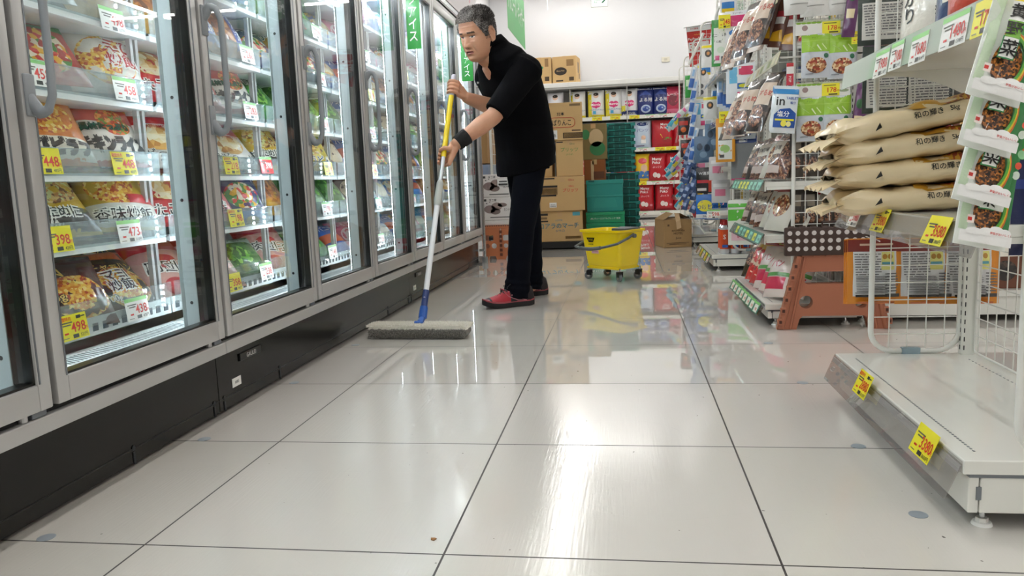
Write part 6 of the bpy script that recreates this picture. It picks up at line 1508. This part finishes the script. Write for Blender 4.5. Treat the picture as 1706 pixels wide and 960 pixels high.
Fd = V((-.77, -.64, 0)).normalized(); Ld = V((.64, -.77, 0)).normalized()
PEL = V((-.545, 4.34, .87)); NECK = at(820, 86, y=4.02)
LSH, RSH = V((-.475, 3.985, 1.235)), V((-.725, 4.255, 1.245))
LEL, REL = at(822, 194, y=3.87), at(840, 186, y=4.16)
GL, GR_ = pole_at(262), pole_at(147)
HC = at(795, 58, y=3.95)                                  # centre of the head at eye level
fh = V((-.50, -.83, -.28)).normalized(); xh = fh.cross(V((0.03, 0, 1))).normalized(); zh = xh.cross(fh)
HM = Matrix(((xh.x, fh.x, zh.x), (xh.y, fh.y, zh.y), (xh.z, fh.z, zh.z)))
TAB = [(.128, .008, .00, -.025), (.124, .030, .025, -.052), (.115, .048, .048, -.075), (.098, .063, .068, -.092), (.075, .073, .081, -.102), (.05, .0775, .088, -.106), (.02, .078, .090, -.106),
       (0, .0765, .086, -.103), (-.03, .0745, .086, -.095), (-.06, .069, .085, -.082), (-.085, .061, .083, -.065), (-.105, .049, .079, -.042), (-.118, .034, .070, -.012), (-.126, .014, .052, .012)]
def head_pt(z, a, grow=0):
    for i in range(len(TAB)-1):
        if TAB[i][0] >= z >= TAB[i+1][0]:
            f = (TAB[i][0]-z)/(TAB[i][0]-TAB[i+1][0]); f = f*f*(3-2*f)*.3+f*.7
            w, yf, yb = [TAB[i][k]+(TAB[i+1][k]-TAB[i][k])*f for k in (1, 2, 3)]; break
    ca, sa = cos(a), sin(a)
    x = w*math.copysign(abs(ca)**.9, ca); y = (yf if sa > 0 else -yb)*math.copysign(abs(sa)**.88, sa)
    if sa > 0:
        g = lambda v, c, s_: math.exp(-((v-c)/s_)**2)
        ax = abs(x); d = 0
        if -.056 < z < .012:
            t = min(1, max(0, (.012-z)/.054)); e = 1 if z > -.044 else max(0, 1-(-.044-z)/.010)
            d += .023*t**1.1*e*g(x, 0, .0095+.0045*t)+.010*t*e*g(ax, .0135, .006)*(1 if z < -.03 else 0)
        d += .0055*g(z, .020, .009)*g(ax, .028, .026)-.0105*g(ax, .031, .016)*g(z, .002, .0095)+.0035*g(ax, .031, .011)*g(z, -.001, .0055)
        d += .005*g(ax, .047, .018)*g(z, -.028, .016)-.0045*g(ax, .026+(-.045-z)*.35, .004)*g(z, -.060, .018)-.0025*g(ax, .030, .014)*g(z, -.016, .003)-.0012*g(z, .045, .002)-.0012*g(z, .055, .002)
        d += .0055*g(z, -.066, .0045)*g(x, 0, .020)+.006*g(z, -.078, .0050)*g(x, 0, .019)-.0055*g(z, -.0715, .0022)*g(x, 0, .020)-.004*g(z, -.090, .005)*g(x, 0, .02)+.006*g(z, -.106, .009)*g(x, 0, .022)
        y += d*sa
    return V((x*(1+grow/.08), y*(1+grow/.09), z))
def H(p): return HC+HM @ V(p)
def build_body():
    b = MB(); m = WHITE
    zs = [.128-.254*k/110 for k in range(111)]; n = 110
    b.loft([[H(head_pt(z, 2*PI*k/n)) for k in range(n)] for z in zs], m)
    limb(b, [H((0, -.030, -.05)), H((0, -.035, -.10)), NECK+V((0, .0, -.03))], [.058, .061, .066], n=28)
    for s_ in (-1, 1):                                    # ears
        E = Matrix.Rotation(s_*.35, 3, 'Z') @ Matrix.Rotation(-.18, 3, 'X')
        c = V((s_*.079, -.016, -.006))
        pts = [H(c+E @ V((s_*.006+s_*.004*sin(t), .017*cos(t)*(1 if sin(t) > -.3 else .75), .033*sin(t)))) for t in [2*PI*k/20 for k in range(20)]]
        b.tube(pts, .0048, m, n=8, closed=True)
        b.ell(H(c), (.008, .014, .027), m, M=HM @ E); b.ell(H(c+V((s_*.002, .004, -.030))), (.005, .007, .009), m, M=HM)
    # trunk, hidden under the clothes
    limb(b, [PEL, V((-.56, 4.28, 1.02)), V((-.59, 4.18, 1.17)), NECK+V((0, .02, -.07))], [.095, .10, .11, .06], n=24)
    limb(b, [LSH+V((-.02, .02, -.02)), NECK+V((0, .03, -.10)), RSH+V((.02, -.02, -.02))], [.045, .045, .045])
    def arm(sh, el, wr): limb(b, [sh, el, el.lerp(wr, .35), wr], [.050, .043, .045, .029], n=24)
    def hand(g, wr_dir, thumb_up, spread=.0205, r0=.0128, palm_back=.0):
        n_ = (wr_dir-AX*wr_dir.dot(AX)).normalized(); bb = AX.cross(n_)*thumb_up
        wrist = g+wr_dir*1.0
        rad = r0+.0085
        offs = [(-1.5+i)*spread for i in range(4)]; rr = [.0080, .0090, .0094, .0088]
        for i, o_ in enumerate(offs):
            q = [g+AX*o_+(n_*cos(t)+bb*sin(t))*(rad+e) for t, e in ((.35, .012), (.95, .0075), (1.9, .001), (2.9, .001), (3.7, .0))]
            limb(b, q, [rr[i]*1.12, rr[i]*1.1, rr[i], rr[i]*.95, rr[i]*.85], n=12)
            limb(b, [wrist.lerp(q[0], .12), wrist.lerp(q[0], .6), q[0]], [.020, .0145, rr[i]*1.2], n=12)
        th = [wrist.lerp(g, .45)+AX*(spread*1.6*1)+n_*.004, g+AX*(spread*2.0)+n_*(rad+.008)-bb*.010, g+AX*(spread*1.9)-bb*(rad+.002)+n_*.004, g+AX*(spread*1.5)-bb*(rad-.004)-n_*.014]
        limb(b, th, [.014, .0125, .0105, .0092], n=12)
        return wrist
    wl = hand(GL, (LEL-GL).normalized()*.088+V((0, 0, .012)), 1)
    wr = hand(GR_, (REL-GR_).normalized()*.080+V((.01, 0, -.02)), -1)
    arm(LSH, LEL, wl); arm(RSH, REL, wr)
    # legs
    for hp, kn, an in LEGS: limb(b, [hp, kn, kn.lerp(an, .35), an+V((0, 0, -.05))], [.068, .050, .050, .034], n=22); limb(b, [an+V((0, 0, -.05)), an+V((-.05, -.025, -.075))], [.030, .026])
    return b, wl, wr
LEGS = [(V((-.497, 4.29, .84)), at(869, 380, y=4.20), at(864, 462, y=4.17)), (V((-.593, 4.395, .84)), at(882, 380, y=4.44), at(886, 462, y=4.49))]
bd, WRL, WRR = build_body()
man = thing('person', 'man with short grey hair in black polo shirt and navy trousers, mopping the floor', 'person', (-.55, 4.3, 0))
me = remesh(bd, .0024, 2, .5)
SKIN = bpy.data.materials.new('skin'); SKIN.use_nodes = True
_b = SKIN.node_tree.nodes['Principled BSDF']; _b.inputs['Base Color'].default_value = C('b88468'); _b.inputs['Roughness'].default_value = .48
_b.inputs['Subsurface Weight'].default_value = .12; _b.inputs['Subsurface Radius'].default_value = (.9, .35, .2); _b.inputs['Subsurface Scale'].default_value = .006
nt = SKIN.node_tree; tc = nd(nt, 'ShaderNodeTexCoord'); nz = nd(nt, 'ShaderNodeTexNoise'); nz.inputs['Scale'].default_value = 18; nz.inputs['Detail'].default_value = 5
mx = nd(nt, 'ShaderNodeMix', data_type='RGBA'); mx.inputs[6].default_value = C('d2a284'); mx.inputs[7].default_value = C('bc866a')
nt.links.new(tc.outputs['Object'], nz.inputs[0]); nt.links.new(nz.outputs[0], mx.inputs[0]); nt.links.new(mx.outputs[2], _b.inputs['Base Color'])
smats = [SKIN, mat('4a3a32', .8), mat('d8ccc4', .3), mat('1c1210', .3), mat('9a5c54', .45), mat('3a1a18', .5), mat('5c3c30', .6), mat('8c8078', .8), mat('a06a54', .5)]
HI = HM.transposed()
idx = []
for p in me.polygons:
    q = HI @ (p.center-HC); i = 0; x, y, z = q; ax = abs(x)
    if y > .035 and ax < .062 and -.1 < z < .05:
        ez = z+.0005+.10*(ax-.031)**2*0
        if .0175+.10*(.032-ax)*(1 if ax > .032 else .1) < z < .0245 and .014 < ax < .050: i = 1
        elif ((ax-.031)/.0135)**2+((z+.0005)/.0036)**2 < 1: i = 3 if abs(ax-.030) < .0058 else 2
        elif .0025 < z < .0058 and abs(ax-.031) < .015: i = 6
        elif -.0715-.0014 < z < -.0715+.0020 and ax < .021: i = 5
        elif ((x)/.024)**2+((z+.072)/.0095)**2 < 1: i = 4
        elif abs(z+.049) < .0026 and .004 < ax < .011 and y > .09: i = 6
    idx.append(i)
me.polygons.foreach_set('material_index', idx)
body = put('body', me, man, smats, man.location)
# re-apply, since clearing the slots may reset them
body.data.polygons.foreach_set('material_index', idx)

# ---- hair: cropped, silver in front and darker behind
def hair_in(z, a):
    sa = sin(a); x = cos(a)
    if sa > 0:                        # front half: hairline drops to the temples and sideburns
        lim = .062 if abs(x) < .62 else (.062-(abs(x)-.62)/.30*.055 if abs(x) < .92 else -.004)
        if abs(x) > .955: lim = -.022
    else:
        lim = -.032
        if abs(x) > .90: lim = .022
    return (z-lim)/.022
hb = MB(); hm = [mat('4a4542', .7), mat('9a9490', .7), mat('dcd8d4', .65), mat('201d1c', .7)]
n = 96; zs = [.128-.19*k/80 for k in range(81)]; rr = random.Random(4)
def silver(p): return max(0, min(1, .22+p.y*7.5+p.x*3.0*(1 if p.y > -.05 else 0)+.25*sin(p.x*90+p.z*70)*sin(p.y*80)))
grid = []
for z in zs:
    row = []
    for k in range(n):
        a = 2*PI*k/n; e = max(0, min(1, hair_in(z, a))); e = e*e*(3-2*e)
        p = head_pt(max(z, -.126), a); nrm = V((p.x, p.y*.75, max(0, p.z-.01)*.9)).normalized()
        row.append(p+nrm*((.0125 if z > .06 else .0085)*e-.004+.0010*rr.uniform(-1, 1)*e))
    grid.append(row)
vs = [H(p) for r in grid for p in r]; fsets = {0: [], 1: [], 2: [], 3: []}
for j in range(len(zs)-1):
    for k in range(n):
        if hair_in(zs[j], 2*PI*k/n) < -.35 and hair_in(zs[j+1], 2*PI*k/n) < -.35: continue
        sil = silver(grid[j][k])+rr.uniform(-.25, .25); i = 2 if sil > .95 else 1 if sil > .5 else 0 if sil > .12 else 3
        k2 = (k+1) % n; fsets[i].append((j*n+k, j*n+k2, (j+1)*n+k2, (j+1)*n+k))
for i, fl in fsets.items():
    mi_ = hb.mi(hm[i])
    if not hb.v: hb.v += [tuple(v) for v in vs]
    hb.f += fl; hb.m += [mi_]*len(fl)
hb.add([H(p) for p in grid[0]], [tuple(range(n))[::-1]], hm[0])
for q in range(22000):
    z = rr.uniform(-.05, .127); a = rr.uniform(0, 2*PI)
    if hair_in(z, a) < .1: continue
    p = head_pt(z, a); nrm = V((p.x, p.y*.8, max(-.02, p.z-.01))).normalized()
    top = z > .06; ln = rr.uniform(.006, .011) if top else rr.uniform(.003, .006)
    d = (nrm+V((rr.uniform(-.4, .4), rr.uniform(-.2, .6) if top else rr.uniform(-.3, .1), rr.uniform(-.3, .3) if top else -.6))).normalized()
    o = p+nrm*(.0100 if top else .0065); t = o+d*ln; u = d.orthogonal().normalized()*.0006; w = d.cross(u)
    sil = silver(p); i = rr.choices([2, 1, 0, 3], [.05+sil*.9, .15+.4*sil, .4, max(.05, .8-sil)])[0]
    hb.add([H(o+u), H(o-u*.5+w*.9), H(o-u*.5-w*.9), H(t)], [(0, 1, 3), (1, 2, 3), (2, 0, 3)], hm[i])
obj('hair', hb, man, smooth=None)

# ---- polo shirt
SH = mat('050508', .9, bump=.3, bscale=9, spec=.1)
def ering(c, a, b, tilt=0, n=40, z=None, wob=0, ph=0):
    c = V(c); up = (V((0, 0, 1))*cos(tilt)-Fd*sin(tilt)*-1).normalized(); f = (Fd*cos(tilt)-V((0, 0, 1))*sin(tilt)).normalized()
    return [c+Ld*(a*math.copysign(abs(cos(2*PI*k/n))**.85, cos(2*PI*k/n)))+f*(b*math.copysign(abs(sin(2*PI*k/n))**.9, sin(2*PI*k/n)))*(1+wob*sin(5*2*PI*k/n+ph)) for k in range(n)]
s = MB()
s.loft([ering((-.550, 4.35, .738), .192, .148, .26, wob=.02), ering((-.550, 4.35, .785), .190, .150, .2, wob=.02, ph=1), ering((-.545, 4.345, .85), .186, .150, 0, wob=.02, ph=2), ering((-.552, 4.31, .97), .176, .148, .05, wob=.015), ering((-.568, 4.25, 1.08), .184, .148, .15),
        ering((-.588, 4.18, 1.18), .196, .138, .3), ering((-.605, 4.125, 1.25), .192, .125, .4), ering(V((-.615, 4.095, 1.295)).lerp(NECK, .4), .150, .105, .5), ering(NECK+V((.008, .012, .004)), .088, .086, .55), ering(NECK+V((-.004, -.008, .034)), .076, .076, .55)], WHITE)
limb(s, [LSH+V((-.03, .02, .005)), LSH+V((.0, 0, -.01))], [.080, .076]); limb(s, [RSH+V((.03, -.02, .005)), RSH], [.078, .074])
def sleeve(sh, el, f1, r0, r1):
    d = (el-sh); p1 = sh+d*f1
    s.cyl(sh-d*.05, p1, r0, WHITE, r1=r1, n=28)
sleeve(LSH, LEL, .93, .078, .062); sleeve(RSH, REL, .85, .076, .064)
me = remesh(s, .006, 3, .5)
put('polo_shirt', me, man, [SH], man.location)
c = MB()                                                   # collar and placket buttons
cf = (H((0, .02, -.13))-NECK).normalized()
R0 = []; tl = .55
cc = NECK+V((-.002, -.004, .026))
for hgt, gr in ((-.012, .078), (.018, .071), (.036, .070), (.034, .077), (.004, .090)):
    R0.append([cc+V((0, 0, 1))*(hgt*cos(.3))+V((-.012, -.014, 0))*(hgt/.03)+Ld*(gr*1.0*cos(t))+(Fd*.92-V((0, 0, .38)))*(gr*.92*sin(t)) for t in [PI/2+.22+(2*PI-.44)*k/36 for k in range(37)]])
c.loft(R0, SH, cap=False, closed=False); o = obj('collar', c, man, smooth=60)
md = o.modifiers.new('th', 'SOLIDIFY'); md.thickness = .003
c = MB()
for k, z in enumerate((1.215, 1.155)):
    p = at(797-1.5*k, 138+7*k, y=4.03); c.ell(p+Fd*.003, (.0055, .0055, .0055), mat('c8c8c8', .3), nu=10, nv=8)
obj('buttons', c, man)
# wristband and trousers
w = MB(); d = (LEL-WRL).normalized(); limb(w, [WRL+d*.002, WRL+d*.030, WRL+d*.066], [.0365, .039, .041], BLACK, n=26, round_ends=False)
for k in (0, 1): pass
me_w = w.mesh('wb', man.location, smooth=60); o = bpy.data.objects.new('wristband', me_w); link(o, man); me_w.materials.clear(); me_w.materials.append(mat('0c0c0e', .9, bump=.3, bscale=120))
tr = MB()
def leg(hp, kn, an, hem_z):
    P = [hp+V((0, 0, .02)), hp.lerp(kn, .5), kn, kn.lerp(an, .5), an+V((0, 0, .02)), V((an.x-.014, an.y-.008, hem_z))]; R = [.088, .084, .072, .067, .066, .074]
    Q = []; RR = []
    for i in range(5):
        for k in range(8):
            f = k/8; p = P[i].lerp(P[i+1], f); Q.append(p); g = R[i]+(R[i+1]-R[i])*f
            z = p.z; RR.append(g*(1+.030*sin(z*70)*(1 if z < .3 else .4 if z < .5 else .15)+(.05*sin(z*160) if z < .16 else 0)))
    Q.append(P[-1]); RR.append(R[-1])
    tr.tube(Q, RR, WHITE, n=30)
leg(*LEGS[0], .046); leg(*LEGS[1], .05)
tr.loft([ering((-.548, 4.345, .74), .150, .118), ering((-.548, 4.345, .84), .158, .120), ering((-.55, 4.33, .95), .15, .115)], WHITE)
me = remesh(tr, .0055, 2, .5)
put('trousers', me, man, [mat('060914', .9, bump=.35, bscale=14, vary=.4, vscale=8, spec=.12)], man.location)
# ---- shoes
def shoe(name, heel, toe, side):
    h0 = V(heel); dx = (V(toe)-h0); Ln = dx.length; dx.normalize(); dy = V((0, 0, 1)).cross(dx)
    W = lambda x, y, z: h0+dx*x+dy*y*1.08+V((0, 0, z*1.16))
    prof = [(0, .020, .012, .060), (.006, .031, .004, .085), (.03, .036, .0, .102), (.07, .036, .0, .100), (.105, .036, .0, .094), (.14, .040, .0, .082), (.18, .047, .0, .068), (.215, .049, .002, .057), (.245, .045, .006, .049), (.268, .033, .012, .040), (.283, .014, .018, .032)]
    k_ = Ln/.285
    RED = mat('a01426', .5, bump=.15, bscale=160); DRK = mat('1a0f12', .6)
    def ring(x, w, zb, zt, z0f):
        R = []; n = 20
        for k in range(n):
            t = 2*PI*k/n; y = w*math.copysign(abs(cos(t))**.7, cos(t)); z = sin(t)
            zz = z0f+(zt-z0f)*max(0, z)**.8 if z > 0 else z0f-(z0f-zb)*min(1, -z*1.6)
            R.append(W(x*k_, y*(1-.42*max(0, z)**1.5), zz))
        return R
    t_ = bpy.data.objects.new(name, None)
    u = MB(); rings = [ring(x, w*.97, zb+.014, zt, zb+.028) for x, w, zb, zt in prof]
    u.loft(rings, RED); 
    # dark heel counter over the rear third
    u.loft([ring(x, w*1.01, zb+.014, zt*1.01, zb+.028) for x, w, zb, zt in prof[:6]], DRK)
    u.loft([ring(x+.0015, w*1.02+.0006, zb+.013, zt*1.01, zb+.027) for x, w, zb, zt in prof[-3:]], DRK)
    root = obj(name, u, man, smooth=50)
    s_ = MB(); n = 24; sr = []
    for z, g in ((0.0, .96), (.010, 1.03), (.024, 1.05), (.030, 1.0)):
        pts = []
        for x, w, zb, zt in prof: pts.append((x*k_-.002 if x < .01 else x*k_+.002, w*g, zb))
        row = [W(x, y, zb+z) for x, y, zb in pts]+[W(x, -y, zb+z) for x, y, zb in pts[::-1]]
        sr.append(row)
    s_.loft(sr[:3], mat('0f0d0e', .6)); s_.loft(sr[2:], mat('8e3840', .55))
    obj('sole', s_, root, smooth=40)
    l = MB()
    for k in range(6):
        x = .118+.016*k; i = min(9, 4+int(k*.8)); zt = .0935-.0052*k-.010*(k/5)
        l.tube([W(x*k_, -.020, zt-.009), W((x+.004)*k_, -.008, zt+.001), W((x+.006)*k_, .008, zt+.001), W((x+.001)*k_, .020, zt-.009)], .003, BLACK, n=6)
    for s2 in (-1, 1): l.tube([W(.125*k_, 0, .094), W(.135*k_, s2*.022, .108), W(.155*k_, s2*.030, .096), W(.150*k_, s2*.012, .086), W(.125*k_, 0, .094)], .0022, BLACK, n=6)
    obj('laces', l, root)
    g = MB()
    for sd in (-1, 1):
        pts = [(.05, .030), (.10, .033), (.15, .052), (.165, .070), (.15, .072), (.09, .085), (.06, .084), (.10, .066), (.135, .058), (.05, .030)]
        def sp(x, z):
            for i in range(len(prof)-1):
                if prof[i][0] <= x <= prof[i+1][0]: f = (x-prof[i][0])/(prof[i+1][0]-prof[i][0]); w = prof[i][1]+(prof[i+1][1]-prof[i][1])*f; zt = prof[i][3]+(prof[i+1][3]-prof[i][3])*f; break
            s__ = max(0, min(1, (z-.028)/(zt-.028)))**(1/.8); cs = math.sqrt(max(0, 1-s__*s__))
            return W(x*k_, sd*(w*(cs**.7)*(1-.42*s__**1.5)+.0012), z)
        g.tube([sp(x, z) for x, z in pts], .0014, mat('d8909a', .5), n=5)
    obj('side_stripe', g, root)
shoe('shoe', (-.515, 4.19, 0), (-.770, 4.050, 0), 1)
shoe('shoe', (-.472, 4.560, 0), (-.735, 4.450, 0), 1)

# ================================================================== the flat mop
mop = thing('floor_mop', 'wide flat mop with white fleece pad on a yellow and white telescopic pole', 'mop', (-.92, 3.30, 0))
a = MB(); P = lambda f: POLE0.lerp(POLE1, f)
def seg(v0, v1, r, m, r1=None, n=18): a.cyl(pole_at(v0), pole_at(v1), r, m, r1=r1, n=n)
pa = pole_at(126); 
seg(262, 160, .0130, mat('f0d408', .35, coat=.3)); obj('upper_tube', a, mop, smooth=40)
a = MB(); seg(160, 127, .0138, mat('c9c6d4', .4), r1=.0125); a.ell(pole_at(126.5), (.0125, .0125, .009), mat('c9c6d4', .4)); obj('end_grip', a, mop, smooth=40)
a = MB(); seg(308, 258, .0108, mat('c6cbd0', .25, .6)); obj('middle_tube', a, mop, smooth=40)
a = MB(); seg(333, 305, .0185, mat('b6bab6', .45), r1=.0160); seg(343, 333, .0150, mat('b6bab6', .45), r1=.0185); seg(305, 301, .0160, mat('b6bab6', .45), r1=.012); obj('clamp_collar', a, mop, smooth=40)
a = MB(); seg(486, 340, .0130, mat('e9ecf0', .3, coat=.3)); obj('lower_tube', a, mop, smooth=40)
a = MB(); BL = mat('1f55a8', .4, coat=.2); seg(512, 484, .0150, mat('24386e', .4)); seg(534, 511, .0190, BL, r1=.0175)
for k in range(8):
    u = AX.orthogonal().normalized(); w_ = AX.cross(u); t = 2*PI*k/8; d = u*cos(t)+w_*sin(t)
    a.cyl(pole_at(533)+d*.0175, pole_at(513)+d*.0162, .0025, BL, n=6)
a.disc(pole_at(495)+V((0, -.0155, 0)), (1, 0, 0), (0, 0, 1), .004, .004, mat('e0e0e0'))
obj('blue_socket', a, mop, smooth=40)
J = pole_at(536); a = MB()
HB = V((-.925, 3.315, .048)); hy = radians(-3)
R = Matrix.Translation((HB.x, HB.y, 0)) @ Matrix.Rotation(hy, 4, 'Z')
a.cyl(J, V((HB.x, HB.y, .062)), .014, BL, n=14); a.cyl((HB.x-.02, HB.y, .062), (HB.x+.02, HB.y, .062), .012, BL, n=14)
a.xf = R; a.bbox((-.22, -.035, .048), (.22, .035, .056), mat('2a4a8a', .5), .003); obj('head_plate', a, mop, smooth=40)
# fleece: white nap on top of a grey felt body with short strands
a = MB(); a.xf = R; rr = random.Random(9)
NA = 60; body_r = []
for k in range(NA+1):
    x = -.228+.456*k/NA; e = min(1, (min(k, NA-k)+.6)/2.5); w_ = .055*(.75+.25*e); ring = []
    for j in range(16):
        t = 2*PI*j/16; y = w_*math.copysign(abs(cos(t))**.5, cos(t)); z = .027+.023*e**.5*math.copysign(abs(sin(t))**.6, sin(t))
        ring.append((x, y+rr.uniform(-.0015, .0015), max(.001, z+rr.uniform(-.0015, .0015))))
    body_r.append(ring)
a.loft(body_r, mat('85837e', .95, bump=.8, bscale=140))
GRF = [mat('94928c', .95), mat('64625e', .95), mat('b5b2aa', .95)]
for q in range(5000):
    x = rr.uniform(-.226, .226); z = rr.uniform(.004, .047); y = -.0545
    d = V((rr.uniform(-.5, .5), -1, rr.uniform(-.8, .4))).normalized(); o = V((x, y, z)); t = o+d*rr.uniform(.004, .008); u = d.orthogonal().normalized()*.0008; w_ = d.cross(u)
    if t.z < .001: t.z = .001
    a.add([o+u, o-u*.5+w_, o-u*.5-w_, t], [(0, 1, 3), (1, 2, 3), (2, 0, 3)], rr.choice(GRF))
o = obj('felt_pad', a, mop)
a = MB(); a.xf = R; WF = [mat('f4f1e6', .95), mat('e4e0d4', .95), mat('fbf9f2', .95)]
vs = []; nx, ny = 70, 14
for j in range(ny+1):
    for k in range(nx+1):
        x = -.232+.464*k/nx; y = -.050+.112*j/ny; e = min(1, min(k, nx-k)/3)*min(1, (min(j, ny-j)+.0)/2.2)
        vs.append((x, y, .042+.018*e**.6+rr.uniform(-.002, .002)))
a.add(vs, [(j*(nx+1)+k, j*(nx+1)+k+1, (j+1)*(nx+1)+k+1, (j+1)*(nx+1)+k) for j in range(ny) for k in range(nx)], WF[0])
for q in range(13000):
    x = rr.uniform(-.232, .232); y = rr.uniform(-.050, .062); edge = y > .05 or y < -.042 or abs(x) > .22
    z = .058-.012*(max(0, (abs(y)-.045))/.017)
    d = V((rr.uniform(-.6, .6)+(.6*math.copysign(1, x) if abs(x) > .22 else 0), rr.uniform(-.5, .5)+(.9*math.copysign(1, y) if y > .05 or y < -.042 else 0), rr.uniform(.3, 1) if not edge else rr.uniform(-.25, .7))).normalized()
    o = V((x, y, z)); t = o+d*rr.uniform(.006, .012); u = d.orthogonal().normalized()*.0011; w_ = d.cross(u)
    a.add([o+u, o-u*.5+w_, o-u*.5-w_, t], [(0, 1, 3), (1, 2, 3), (2, 0, 3)], rr.choice(WF))
obj('fleece_cover', a, mop)
